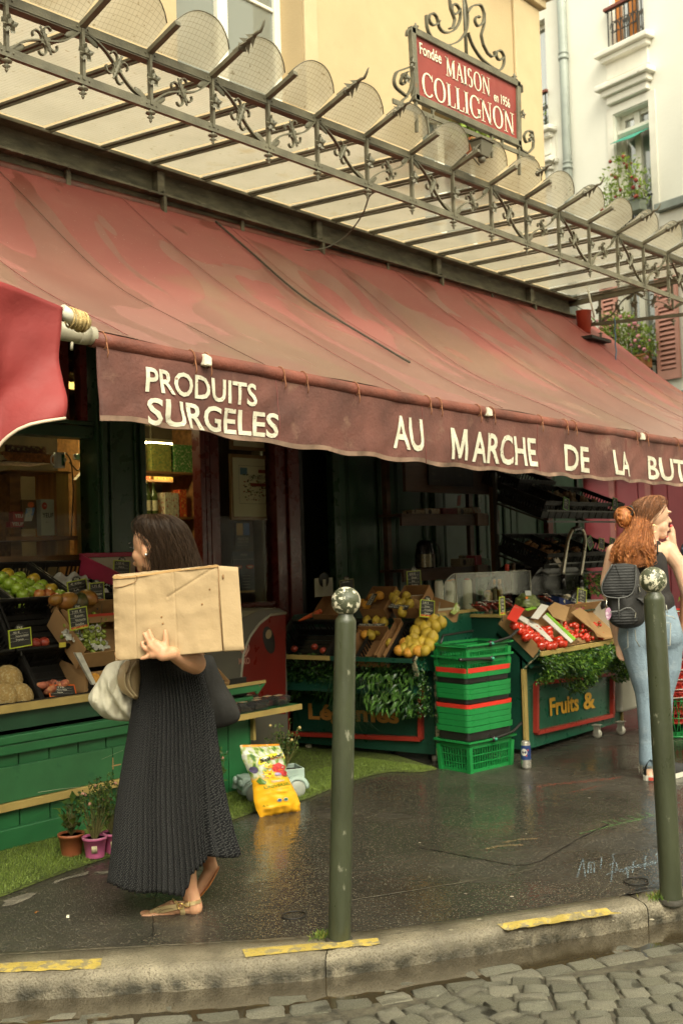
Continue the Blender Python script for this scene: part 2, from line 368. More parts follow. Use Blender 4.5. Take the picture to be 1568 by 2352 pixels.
while b<1.75:
 w=.088+rs.uniform(-.007,.007)
 if row<3:
  a=-1.2+rs.uniform(0,.1)
  while a<4.2:
   l=.15+rs.uniform(-.03,.04); t=.30+(a+l/2)/ (sum((OUT[i+1]-OUT[i]).length for i in range(89)))
   if 0<t<1:
    p=polyat(OUT,t); q=polyat(OUT,min(1,t+.01)); d=(q-p).normalized(); nn=V((d.y,-d.x,0)); cells.append((p+nn*(b+w/2),math.atan2(d.y,d.x),l*.97,w*.96,b))
   a+=l
 else:
  a=-1.2+rs.uniform(0,.1)
  while a<4.4:
   l=.098+rs.uniform(-.018,.024); t=.30+(a+l/2)/(sum((OUT[i+1]-OUT[i]).length for i in range(89)))
   if 0<t<1:
    p=polyat(OUT,t); q=polyat(OUT,min(1,t+.01)); d=(q-p).normalized(); nn=V((d.y,-d.x,0))
    ph=((a+.35)%1.25)/1.25; arc=.16*math.sin(math.pi*ph); sl=.16*math.pi/1.25*math.cos(math.pi*ph)
    cells.append((p+nn*(b+w/2+arc-.05),math.atan2(d.y,d.x)-math.atan(sl),l*.96,w*.96,b+arc))
   a+=l
 b+=w; row+=1
def vis(p):
 v=p-V((0,0,H)); d=v.dot(fw)
 if d<.3: return False
 x=CX+F*v.dot(RV)/d; y=CY-F*v.dot(UV)/d; return -60<x<1630 and y<2420
near=[c for c in cells if vis(c[0])]; rest=[c for c in cells if not vis(c[0])]
if len(near)>298: near.sort(key=lambda c:c[0].length); rest+=near[298:]; near=near[:298]
def settz(b): return -.100+min(b,.9)*.075
for i,(p,a,l,w,b) in enumerate(near):
 link_mesh('cobblestone',SM[i%9],road,(p.x+rs.uniform(-.004,.004),p.y+rs.uniform(-.004,.004),settz(b)+.165+rs.uniform(-.004,.004)),(rs.uniform(-.05,.05),rs.uniform(-.04,.04),a+rs.uniform(-.06,.06)),(l,w,1))
mb=MB(); mb.grid(lambda u,v:(lambda p,q:V((p.x,p.y,0))+V((q.y,-q.x,0))*(v*1.9)+V((0,0,settz(v*1.9)-.004)))(polyat(OUT,u),(polyat(OUT,min(1,u+.01))-polyat(OUT,max(0,u-.01))).normalized()),80,12); mb.build('sand_joints',M('joint_grit',(.085,.075,.05),rough=.6,var=.4,vs=30,bump=1,bs=120),road)
mb=MB()
for p,a,l,w,b in rest: mb.box((p.x,p.y,settz(b)-.03),(l,w,.07),Matrix.Rotation(a,3,'Z'))
s=mb.build('distant_cobblestones',SETT[0],road,kind='stuff'); s.matrix_parent_inverse=Matrix.Identity(4)
WATER=glassM('gutter_water',(.55,.47,.32),rough=.04,fac=.10,dw=.6,diff=(.055,.043,.025))
wn=WATER.node_tree;
mb=MB(); n=80
a=[polyat(OUT,i/n)+V((0,0,-.084)) for i in range(n+1)]
def off(i): d=(a[min(i+1,n)]-a[max(i-1,0)]).normalized(); return V((d.y,-d.x,0))
mb.grid(lambda u,v:a[round(u*n)]-off(round(u*n))*.01+off(round(u*n))*(v*.62),n,3)
mb.build('gutter_water',WATER,kind='structure',loc=(0,0,-.084))
CR=M('crack_fill',(.012,.01,.008),rough=.5)
CRL=M('pale_joint',(.12,.105,.075),rough=.5,var=.5,vs=30)
def strip(name,pix,w,mat,z=.003,jit=.006,par=None):
 P=smoothline([atZ(x,y,z) for x,y in pix],40,2); mb=MB(); n=len(P)
 L=[];R_=[]
 for i,p in enumerate(P):
  d=(P[min(i+1,n-1)]-P[max(i-1,0)]).normalized(); s=V((-d.y,d.x,0)); q=p+s*noise.noise(p*14)*jit; ww=w*(.5+abs(noise.noise(p*30))*1.6)
  L.append(q+s*ww); R_.append(q-s*ww)
 mb.add(L+R_,[(i,i+1,n+i+1,n+i) for i in range(n-1)])
 return mb.build(name,mat,kind='structure')
for k,(pix,w,mt,z) in enumerate([([(800,2162),(1000,2130),(1250,2092),(1400,2068)],.004,CRL,.0025),([(0,2192),(300,2175),(600,2160),(770,2148)],.006,CRL,.0025),
  ([(350,2150),(352,2090),(362,2040)],.002,CR,.003),([(960,1945),(1080,1968),(1190,1990),(1240,1978),(1330,1925),(1400,1890)],.004,CR,.003),
  ([(800,2068),(1100,2020),(1290,1985)],.003,CRL,.0025),([(1290,1985),(1440,1960),(1510,1943)],.002,CR,.003),([(1390,1872),(1568,1876)],.002,CR,.003),([(1420,2060),(1470,2040),(1568,2032)],.003,CR,.003)]):
 strip('pavement_joint',pix,w,mt,z)
for (x,y,r) in [(1460,2024,.055),(675,2102,.05)]:
 p=atZ(x,y,.004); mb=MB(); mb.tube([p+V((math.cos(t/12*math.pi)*r,math.sin(t/12*math.pi)*r*.9,0)) for t in range(25)],.003,5,False)
 mb.build('pavement_stud_ring',CR,label='small round cover ring in the asphalt '+('near the right bollard' if x>1000 else 'left of the front bollard'),cat='cover')
for k,pix in enumerate([[(10,2068),(60,2052),(86,2050),(60,2068),(12,2085)],[(128,2022),(170,2010),(205,2000),(200,2008),(150,2020),(120,2032)],[(215,2003),(262,1998),(268,2001),(235,2008)]]):
 mb=MB(); c=atZ(sum(q[0] for q in pix)/len(pix),sum(q[1] for q in pix)/len(pix),.0022); P=smoothline([atZ(x,y,.0022) for x,y in pix+[pix[0]]],40,1)
 P=[c+(p-c)*(1+.35*noise.noise(p*25)) for p in P]
 mb.poly(P[:-1]); mb.build('dry_pavement_patch',M('dry_asphalt',(.16,.145,.11),rough=.7,var=.3,vs=12,bump=.5),kind='structure')
def chalkM(name,col):
 m=M(name,col,rough=.8,var=.2);
 n=m.node_tree.nodes; L=m.node_tree.links; t=n.new('ShaderNodeTexNoise'); t.inputs['Scale'].default_value=110; tc=n.new('ShaderNodeTexCoord'); L.new(tc.outputs['Object'],t.inputs['Vector'])
 r=n.new('ShaderNodeMapRange'); r.inputs[1].default_value=.45; r.inputs[2].default_value=.62; r.inputs[4].default_value=.55; L.new(t.outputs['Fac'],r.inputs[0]); L.new(r.outputs[0],n['Principled BSDF'].inputs['Alpha']); return m
CHB,CHG,CHR,CHO=[chalkM('chalk_'+a,c) for a,c in (('blue',(.3,.42,.5)),('green',(.15,.45,.1)),('red',(.6,.08,.04)),('tan',(.4,.27,.12)))]
def scrib(strokes,mat,w,lab):
 mb=MB()
 for st in strokes:
  P=smoothline([atZ(x,y,.003) for x,y in st],14,1); n=len(P); L=[];R_=[]
  for i,p in enumerate(P):
   d=(P[min(i+1,n-1)]-P[max(i-1,0)]).normalized(); s=V((-d.y,d.x,0)); L.append(p+s*w); R_.append(p-s*w)
  mb.add(L+R_,[(i,i+1,n+i+1,n+i) for i in range(n-1)])
 mb.build('chalk_drawing',mat,label=lab,cat='chalk drawing')
hat=lambda x0,y0,x1,y1,n,dx,dy:[[(lerp(x0,x1,i/n),lerp(y0,y1,i/n)),(lerp(x0,x1,i/n)+dx,lerp(y0,y1,i/n)+dy)] for i in range(n)]
def cw(s,x,y,w,h,sh=.2):
 return [[(x+w*(px+sh*py),y-h*py) for px,py in st] for st in s]
G={'A':[[(0,0),(.5,1),(1,0)],[(.25,.4),(.75,.4)]],'m':[[(0,0),(0,.6),(.3,.6),(.4,0)],[(.4,.5),(.7,.6),(.8,0)]],'i':[[(.3,0),(.3,.6)]],'s':[[(.8,.6),(.3,.5),(.7,.2),(.1,0)]],'P':[[(0,0),(.1,1),(.6,.9),(.6,.5),(.1,.45)]],'a':[[(.7,.5),(.2,.5),(.1,.1),(.6,.1),(.8,.6),(.8,0)]],'r':[[(.1,0),(.1,.6),(.6,.55)]]}
st=[]
for i,ch in enumerate('Amis'): st+=cw(G[ch],1325+i*24,2014-i*9,18,46)
for i,ch in enumerate('Paris'): st+=cw(G[ch],1402+i*24,2026-i*10,18,50)
scrib(st+hat(1390,2010,1500,1985,7,30,-14),CHB,.0035,'pale blue chalk scribble near the right bollard')
scrib(hat(1330,1915,1480,1878,9,46,-12)+hat(1380,1885,1500,1862,6,26,10),CHG,.004,'green chalk scribble left of the right bollard')
scrib(hat(1230,1808,1410,1790,10,34,-8)+hat(1300,1822,1370,1806,5,30,-6),CHR,.004,'red chalk scribble in front of the drinks can')
scrib([[(1152,1936),(1190,1928),(1235,1926)],[(1115,1950),(1150,1942),(1200,1940)]],CHO,.012,'faint tan chalk smears in the middle of the pavement')
LI=[M('litter_'+a,c,rough=.6) for a,c in (('white',(.7,.66,.5)),('straw',(.5,.38,.16)),('leaf',(.35,.14,.03)))]
for k,(x,y,z,l,w,a,mi,lb) in enumerate([(157,2106,.004,.035,.012,.9,0,'small white paper scrap on the dark pavement at left'),(1035,2310,-.07,.09,.006,.4,1,'dry straw stalk lying on the cobbles'),(1020,2290,-.07,.05,.01,2.2,0,'crumpled pale scrap on the cobbles near the front'),(1395,2182,-.105,.08,.008,.5,1,'straw scrap floating at the gutter edge'),(1220,2203,-.1,.02,.016,1,0,'tiny pale fragment lying by the kerb'),(1430,2262,-.07,.02,.015,.3,2,'orange leaf fragment on the cobbles at right'),(85,2096,.004,.02,.008,.3,2,'thin orange leaf fragment on the pavement at left'),(55,2380,-.11,.03,.02,.3,2,'orange leaf in the gutter water at left')]):
 p=atZ(x,y,z); mb=MB(); R3=Matrix.Rotation(a,3,'Z'); mb.add([p+R3@V(q) for q in ((-l/2,-w/2,.001),(0,-w*.4,.006),(l/2,-w/2,.002),(l/2,w/2,.004),(0,w*.6,.003),(-l/2,w/2,.002))],[(0,1,4,5),(1,2,3,4)])
 mb.build('litter',LI[mi],label=lb,cat='litter',solid=.001)
mb=MB(); rs=random.Random(77)
for i in range(90):
 p=atZ(rs.uniform(-50,1600),rs.uniform(1800,2140),.0028); r=rs.choice([.003,.004,.005,.009])*rs.uniform(.6,1.2); n=7; mb.poly([p+V((r*math.cos(k*6.283/n)*rs.uniform(.7,1.2),r*math.sin(k*6.283/n)*rs.uniform(.7,1.2),0)) for k in range(n)],i%2)
mb.build('pavement_specks',[M('gum_grey',(.14,.125,.09),rough=.6),M('gum_pale',(.28,.25,.18),rough=.6)],kind='stuff')
WEED=[M('weed_green',(.13,.22,.03),rough=.6,trans=.3,var=.3,vs=30),M('weed_yellow',(.3,.3,.06),rough=.6,trans=.3)]
for x,y,lb,n,s in [(738,2152,'tuft of weeds at the foot of the front bollard',150,.045),(1510,2062,'moss and weeds at the foot of the right bollard',170,.06),(1010,2342,'tiny weed between the cobbles',25,.02)]:
 p=atZ(x,y,0 if y<2300 else -.09); mb=MB()
 for i in range(n):
  q=p+V((random.gauss(0,s*.5),random.gauss(0,s*.35),0)); d=V((random.gauss(0,.5),random.gauss(0,.5),1))
  leafcard(mb,q,d,rdir(),random.uniform(.01,.03),random.uniform(.003,.006),random.random()<.3)
 mb.build('weed',WEED,label=lb,cat='weed')
# --- ARTIFICIAL TURF
TURF=[M('turf_green',(.12,.16,.026),rough=.65,var=.45,vs=60,bump=1.2,bs=320,trans=.0),M('turf_blade_light',(.21,.29,.045),rough=.55,trans=.2,rvar=0),M('turf_blade_dark',(.09,.14,.02),rough=.6,trans=.2,rvar=0)]
TP=[(-120,2090),(0,2057),(130,2006),(250,1965),(400,1920),(540,1878),(620,1848),(700,1834),(780,1800),(850,1778),(900,1768),(960,1772),(1003,1764)]
edge=smoothline([atZ(x,y,.012) for x,y in TP],90,3)
mb=MB(); back=[V((6.25,5.2,.012)),V((6.25,5.88,.012)),V((0,5.88,.012)),V((0,4.2,.012))]
mb.poly(edge+back); mb.prism([p-V((0,0,.009)) for p in edge+back],(0,0,.0085))
turf=mb.build('artificial_turf',TURF[0],kind='stuff',label='green artificial turf laid in front of the shop',loc=(3,4.8,0))
rs=random.Random(3); mb=MB()
def inturf(x,y):
 for i in range(len(edge)-1):
  a,b=edge[i],edge[i+1]
  if a.x<=x<=b.x: return y>lerp(a.y,b.y,(x-a.x)/(b.x-a.x))+.004
 return False
cnt=0
while cnt<60000:
 x=rs.uniform(2.3,6.2); y=rs.uniform(4.2,5.8) if rs.random()<.35 else rs.uniform(4.25,4.95)
 if not inturf(x,y): continue
 if y>4.93 and x<4.75: continue
 cnt+=1
 a=rs.uniform(0,6.28); l=rs.uniform(.010,.020); w=.0014; t=rs.uniform(.2,.9)
 d=V((math.cos(a),math.sin(a),0)); s=V((-d.y,d.x,0))*w; p=V((x,y,.013));
 mb.add([p-s,p+s,p+d*l*t+V((0,0,l*.8))],[(0,1,2)],1+(rs.random()<.4))
mb.build('turf_blades',TURF,turf,kind='stuff')
# --- YELLOW BUILDING
OCH=M('yellow_render',(.47,.355,.20),rough=.85,var=.06,vs=1.2,bump=.35,bs=45,col2=(.43,.32,.18),c2s=3,c2t=.55,c2w=.2)
OCHL=M('yellow_trim',(.50,.39,.23),rough=.8,var=.05,bump=.2)
WHT=M('white_window_paint',(.72,.70,.60),rough=.45,var=.06)
PANE=glassM('house_window_glass',(.35,.38,.33),rough=.02,fac=.28,dw=.45,diff=(.30,.33,.29))
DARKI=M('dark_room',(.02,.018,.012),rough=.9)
CURT=M('net_curtain',(.62,.60,.48),rough=.9,var=.15,vs=12,stretch=(14,14,.5))
YW=5.9
bld=thing('yellow_building','pale yellow rendered corner building above the red shop awning','building',(0,YW,0))
def wallholes(X0,X1,Z0,Z1,Y,holes,mat,par,th=.45,name='wall'):
 xs=sorted({X0,X1,*[h[0] for h in holes],*[h[1] for h in holes]}); zs=sorted({Z0,Z1,*[h[2] for h in holes],*[h[3] for h in holes]}); mb=MB()
 xs=[x for x in xs if X0<=x<=X1]; zs=[z for z in zs if Z0<=z<=Z1]
 hit=lambda x,z:any(h[0]<x<h[1] and h[2]<z<h[3] for h in holes)
 for i in range(len(xs)-1):
  for j in range(len(zs)-1):
   x,x2,z,z2=xs[i],xs[i+1],zs[j],zs[j+1]
   if hit((x+x2)/2,(z+z2)/2): continue
   mb.quad((x,Y,z),(x2,Y,z),(x2,Y,z2),(x,Y,z2))
 for h in holes:
  a,b,c,d=h
  mb.quad((a,Y,c),(a,Y+th,c),(a,Y+th,d),(a,Y,d)); mb.quad((b,Y,c),(b,Y,d),(b,Y+th,d),(b,Y+th,c)); mb.quad((a,Y,d),(a,Y+th,d),(b,Y+th,d),(b,Y,d)); mb.quad((a,Y,c),(b,Y,c),(b,Y+th,c),(a,Y+th,c))
 return mb.build(name,mat,par)
holes=[(5.15,6.5,4.95,7.35),(8.12,9.35,4.45,5.72),(1.9,3.2,4.95,7.35)]
wallholes(-3,10.28,3.86,9.2,YW,holes,OCH,bld)
mb=MB(); mb.quad((10.28,YW,0),(10.28,YW+9,0),(10.28,YW+9,9.2),(10.28,YW,9.2)); mb.quad((-3,YW,9.2),(10.28,YW,9.2),(10.28,YW+9,9.2),(-3,YW+9,9.2)); mb.build('wall',OCH,bld)
mb=MB(); mb.b2((9.78,YW-.035,4.1),(10.3,YW-.001,7.28)); mb.b2((-3,YW-.09,7.30),(10.36,YW+.0,7.40)); mb.b2((-3,YW-.16,7.403),(10.42,YW,7.50)); mb.b2((-3,YW-.26,7.503),(10.5,YW,7.60)); mb.build('cornice',OCHL,bld,bevel=.01)
mb=MB()
mb.b2((6.503,YW-.03,4.6),(6.66,YW-.001,7.29)); mb.b2((9.353,YW-.03,4.6),(9.5,YW-.001,5.9)); mb.build('window_surround',OCHL,bld,bevel=.006)
def casement(par,x0,x1,z0,z1,Y,mats=(WHT,PANE),curtain=True,nm='window'):
 mb=MB(); w=.07;
 for a,b in ((x0,x0+w),(x1-w,x1)): mb.b2((a,Y,z0),(b,Y+.07,z1))
 mb.b2((x0+w,Y,z0),(x1-w,Y+.07,z0+w)); mb.b2((x0+w,Y,z1-w),(x1-w,Y+.07,z1))
 c=(x0+x1)/2; mb.b2((c-.055,Y-.015,z0+w),(c+.055,Y+.05,z1-w))
 mb.b2((x0+w,Y+.01,z0+(z1-z0)*.42),(c-.055,Y+.05,z0+(z1-z0)*.42+.03)); mb.b2((c+.055,Y+.01,z0+(z1-z0)*.42),(x1-w,Y+.05,z0+(z1-z0)*.42+.03))
 f=mb.build(nm,mats[0],par,bevel=.006)
 g=MB(); g.quad((x0+w,Y+.03,z0+w),(c-.055,Y+.03,z0+w),(c-.055,Y+.03,z1-w),(x0+w,Y+.03,z1-w)); g.quad((c+.055,Y+.03,z0+w),(x1-w,Y+.03,z0+w),(x1-w,Y+.03,z1-w),(c+.055,Y+.03,z1-w)); g.build('pane',mats[1],f)
 if curtain:
  k=MB(); k.grid(lambda u,v:V((lerp(x0,x1,u),Y+.14+.02*math.sin(u*60),lerp(z0,z1,v))),80,1); k.build('curtain',CURT,f)
casement(bld,5.15,6.5,4.95,7.35,YW+.24)
casement(bld,1.9,3.2,4.95,7.35,YW+.24)
casement(bld,8.12,9.35,4.45,5.72,YW+.24,curtain=False)
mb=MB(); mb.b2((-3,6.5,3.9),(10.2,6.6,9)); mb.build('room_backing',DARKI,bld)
# --- GLASS CANOPY
IRON=M('grey_painted_iron',(.125,.115,.075),rough=.5,var=.25,vs=6,bump=.4,bs=70,col2=(.16,.09,.045),c2s=9,c2t=.66,c2w=.06)
IROND=M('weathered_girder_iron',(.115,.105,.068),rough=.6,var=.35,vs=5,bump=.6,bs=40,col2=(.20,.18,.13),c2s=7,c2t=.58,c2w=.1,stretch=(1.2,1,4))
def wiredglass(nm,tp,kk=1):
 m=bpy.data.materials.new(nm); m.use_nodes=True; n=m.node_tree.nodes; L=m.node_tree.links; n.clear()
 o=n.new('ShaderNodeOutputMaterial'); tc=n.new('ShaderNodeTexCoord').outputs['Object']
 def noi(s,d=4):
  t=n.new('ShaderNodeTexNoise'); t.inputs['Scale'].default_value=s; t.inputs['Detail'].default_value=d; L.new(tc,t.inputs['Vector']); return t.outputs['Fac']
 def mr(f,a,c,d=0,e=1):
  x=n.new('ShaderNodeMapRange'); L.new(f,x.inputs[0])
  for i,q in enumerate((a,c,d,e)): x.inputs[i+1].default_value=q
  return x.outputs[0]
 def mix(f,a,c):
  x=n.new('ShaderNodeMix'); x.data_type='RGBA'; L.new(f,x.inputs[0])
  for i,q in ((6,a),(7,c)):
   if hasattr(q,'is_linked'): L.new(q,x.inputs[i])
   else: x.inputs[i].default_value=(*q,1)
  return x.outputs[2]
 sx=n.new('ShaderNodeSeparateXYZ'); L.new(tc,sx.inputs[0])
 def lines(c,p):
  a=n.new('ShaderNodeMath'); a.operation='MULTIPLY'; L.new(c,a.inputs[0]); a.inputs[1].default_value=1/p
  f=n.new('ShaderNodeMath'); f.operation='FRACT'; L.new(a.outputs[0],f.inputs[0])
  g=n.new('ShaderNodeMath'); g.operation='LESS_THAN'; L.new(f.outputs[0],g.inputs[0]); g.inputs[1].default_value=.09; return g.outputs[0]
 mx=n.new('ShaderNodeMath'); mx.operation='MAXIMUM'; L.new(lines(sx.outputs[0],.024),mx.inputs[0]); L.new(lines(sx.outputs[1],.02),mx.inputs[1])
 col=mix(mr(noi(2.5),.3,.7),(.36*kk,.345*kk,.285*kk),(.46*kk,.44*kk,.37*kk))
 col=mix(mr(noi(4.5,6),.60,.74,0,.6),col,(.34,.26,.13))
 col=mix(mr(noi(30,3),.66,.72,0,.7),col,(.20,.15,.07))
 w=n.new('ShaderNodeMath'); w.operation='MULTIPLY'; L.new(mx.outputs[0],w.inputs[0]); w.inputs[1].default_value=.6
 col=mix(w.outputs[0],col,(.22,.2,.13))
 tl=n.new('ShaderNodeBsdfTranslucent'); df=n.new('ShaderNodeBsdfDiffuse'); L.new(col,tl.inputs[0]); L.new(col,df.inputs[0])
 tr=n.new('ShaderNodeBsdfTransparent'); tr.inputs[0].default_value=(.82,.82,.74,1)
 gl=n.new('ShaderNodeBsdfGlossy'); gl.inputs['Roughness'].default_value=.18
 a=n.new('ShaderNodeMixShader'); a.inputs[0].default_value=.22; L.new(tl.outputs[0],a.inputs[1]); L.new(df.outputs[0],a.inputs[2])
 b=n.new('ShaderNodeMixShader'); b.inputs[0].default_value=tp; L.new(a.outputs[0],b.inputs[1]); L.new(tr.outputs[0],b.inputs[2])
 fr=n.new('ShaderNodeFresnel'); fr.inputs[0].default_value=1.3
 bp=n.new('ShaderNodeBump'); bp.inputs['Strength'].default_value=.4; bp.inputs['Distance'].default_value=.003; L.new(noi(60),bp.inputs['Height']); L.new(bp.outputs[0],gl.inputs[ 'Normal'])
 c=n.new('ShaderNodeMixShader'); L.new(fr.outputs[0],c.inputs[0]); L.new(b.outputs[0],c.inputs[1]); L.new(gl.outputs[0],c.inputs[2])
 L.new(c.outputs[0],o.inputs[0]); return m
WGL=wiredglass('wired_canopy_glass',.22); WGP=wiredglass('wired_petal_glass',.26,1.5)
RX=[-.55,-.15,.25,.64,1.03,1.43,1.83,2.23,2.632,3.035,3.436,3.85,4.263,4.666,5.119,5.57,6.031,6.498,6.967,7.447,7.935,8.429,8.922,9.42,9.91,10.4]
zu=lambda X:3.94+.0225*(X-3); zl=lambda X:3.695+.002*(X-2.6)
YF,YB=4.15,5.62
can=thing('glass_canopy','iron and wired glass entrance canopy with scrolled lattice front above the awning','canopy',(4,YF,3.7))
mb=MB(); g0,g1=-1.,10.42
mb.b2((g0,5.70,3.905),(g1,5.72,4.075)); mb.b2((g0,5.60,3.895),(g1,5.80,3.91)); mb.b2((g0,5.60,4.075),(g1,5.80,4.09)); mb.build('wall_girder',IROND,can,bevel=.003)
mb=MB(); mb.b2((g0,5.665,4.092),(g1,5.898,4.128)); mb.build('lead_flashing',IROND,can)
mb=MB(); mb.b2((g0,5.665,3.80),(g1,5.69,3.893)); mb.b2((g0,5.75,3.70),(g1,5.9,3.893))
mb.build('girder_flange',IROND,can,bevel=.003)
mb=MB()
for x in (3.1,4.75,6.35,7.95,9.55): mb.b2((x-.03,5.64,3.912),(x+.03,5.698,4.073)); mb.b2((x-.012,5.60,3.78),(x+.012,5.64,3.93))
mb.build('girder_stiffener',IROND,can); mb=MB()
for i in range(110):
 x=1.5+i*.08; mb.lathe([(.007,0),(.005,.005)],(x,5.606,3.896),6,Matrix.Rotation(math.pi,3,'X')); mb.lathe([(.006,0),(.004,.005)],(x,5.698,3.935),6,Matrix.Rotation(math.pi/2,3,'X'))
mb.build('rivets',IROND,can,kind='stuff')
for X in [2.0,4.0,5.5,7.2,8.8]:
 mb=MB(); mb.b2((X-.015,5.63,3.72),(X+.015,5.66,3.9)); mb.build('awning_hanger',IROND,can)
def rail(name,z,d,w,y=YF):
 mb=MB(); n=40; a=[V((lerp(-.6,10.42,i/n),y,z(lerp(-.6,10.42,i/n)))) for i in range(n+1)]
 for i in range(n): mb.bar(a[i],a[i+1],w,d)
 for X in RX:
  for s in (-.03,.03): mb.ball((X+s,y-w/2-.001,z(X+s)),.0055,6,4)
 return mb.build(name,IRON,can)
rail('upper_rail',zu,.042,.02); rail('lower_rail',zl,.042,.024)
mb=MB(); mb.bar((-.6,YF+.02,zu(-.6)-.025),(10.42,YF+.02,zu(10.42)-.025),.05,.006); mb.bar((-.6,YF+.02,zl(-.6)+.023),(10.42,YF+.02,zl(10.42)+.023),.045,.005); mb.build('rail_angle',IRON,can)
def spiral(c,r0_,r1,a0,a1,n,ax,ay):
 return [V(c)+V(ax)*(lerp(r0_,r1,i/n)*math.cos(lerp(a0,a1,i/n)))+V(ay)*(lerp(r0_,r1,i/n)*math.sin(lerp(a0,a1,i/n))) for i in range(n+1)]
def ribbon(mb,P,w,t,nrm=(0,1,0),taper=False):
 """flat bar following P, wide across nrm"""
 n=len(P); nrm=V(nrm); vs=[]
 for i,p in enumerate(P):
  d=(P[min(i+1,n-1)]-P[max(i-1,0)]).normalized(); s=d.cross(nrm).normalized(); k=1 if not taper else max(.3,min(1,4*min(i,n-1-i)/n))
  vs+=[p+nrm*w/2+s*t/2,p-nrm*w/2+s*t/2,p-nrm*w/2-s*t/2,p+nrm*w/2-s*t/2]
 fs=[(i*4+k,i*4+(k+1)%4,i*4+4+(k+1)%4,i*4+4+k) for i in range(n-1) for k in range(4)]+[(3,2,1,0),((n-1)*4,(n-1)*4+1,(n-1)*4+2,(n-1)*4+3)]
 mb.add(vs,fs,0,False)
AX,AZ=V((1,0,0)),V((0,0,1))
def scroll_mesh(wd,ht,up):
 """diagonal stem with four C curls and a turned bobbin, centred, spanning wd x ht"""
 mb=MB(); s=1 if up else -1
 a=V((-wd/2,0,-s*ht/2)); b=V((wd/2,0,s*ht/2)); n=18; P=[]
 d=(b-a).normalized(); q=V((-d.z,0,d.x))
 for i in range(n+1):
  u=i/n; P.append(a.lerp(b,u)+q*(.018*math.sin(u*2*math.pi)))
 ribbon(mb,P,.02,.007)
 for e,sg in ((.10,1),(.90,-1)):   # flattened leaf ends
  c=a.lerp(b,e); mb.ball(c,(.05,.006,.016),8,5,Matrix.Rotation(-math.atan2(d.z,d.x),3,'Y'))
 for sg in (1,-1):
  for sd in (1,-1):
   c=d*(sg*.040)+q*(sd*.030)
   S=spiral(c,.012,.036,0,4.4,14,d*sg,q*sd)
   S=S+[S[-1].lerp(V((0,0,0)),.6)]
   ribbon(mb,S,.017,.006)
 R=Matrix.Rotation(-math.atan2(q.z,q.x),3,'Y')@Matrix.Rotation(math.pi/2,3,'Y')
 mb.lathe([(.002,-.062),(.007,-.055),(.004,-.048),(.012,-.038),(.005,-.03),(.016,-.02),(.008,-.008),(.014,0),(.008,.008),(.016,.02),(.005,.03),(.012,.038),(.004,.048),(.007,.055),(.002,.062)],(0,-.008,0),8,R)
 return mb.mesh('scroll_panel',IRON)
def rosette_mesh():
 mb=MB(); n=5
 for k in range(n):
  a=2*math.pi*k/n+.3; c=V((math.cos(a),0,math.sin(a))); t=V((-math.sin(a),0,math.cos(a)))
  P=[V((0,-.018,0)),c*.018+t*.016+V((0,-.026,0)),c*.036+t*.013+V((0,-.014,0)),c*.046+V((0,-.026,0)),c*.036-t*.013+V((0,-.014,0)),c*.018-t*.016+V((0,-.026,0)),c*.024+V((0,-.010,0))]
  mb.add(P,[(0,1,6),(1,2,6),(2,3,6),(3,4,6),(4,5,6),(5,0,6)])
 mb.ball((0,-.022,0),.009,8,5)
 return mb.mesh('rosette',IRON)
def pend_mesh():
 return MB().lathe([(.008,0),(.008,-.012),(.024,-.016),(.026,-.022),(.010,-.028),(.008,-.036),(.019,-.042),(.006,-.050),(.009,-.058),(.002,-.07)],(0,0,0),8).mesh('pendant_finial',IRON)
ROS,PEN=rosette_mesh(),pend_mesh(); SCU,SCD={},{}
def inst(nm,me,p,rot=(0,0,0),par=None,scale=None):
 par=par or can; o=link_mesh(nm,me,par,WM[par].inverted()@V(p),rot,scale); WM[o]=WM[par].copy(); return o
SPK=[3.85,4.666,7.447,8.429,8.922,9.91,2.632,1.43]
def spike_mesh():
 mb=MB(); mb.lathe([(.012,0),(.02,.012),(.008,.02),(.010,.06),(.006,.075)],(0,0,0),8)
 for z,w in ((.03,.034),(.058,.026)):
  for k in range(4):
   a=k*math.pi/2+.4; c=V((math.cos(a),math.sin(a),0)); t=V((-math.sin(a),math.cos(a),0))
   mb.add([c*.005+t*.008+V((0,0,z)),c*.005-t*.008+V((0,0,z)),c*w+V((0,0,z-.012)),c*.006+V((0,0,z+.022))],[(0,1,2),(0,2,3),(1,3,2)])
 mb.tube([(0,0,.07),(.002,0,.09),(-.004,0,.105),(.004,0,.12),(.016,0,.133),(.02,0,.14)],[.008,.0065,.006,.005,.0035,.0015],6)
 return mb.mesh('arrow_spike',IRON)
SPM=spike_mesh()
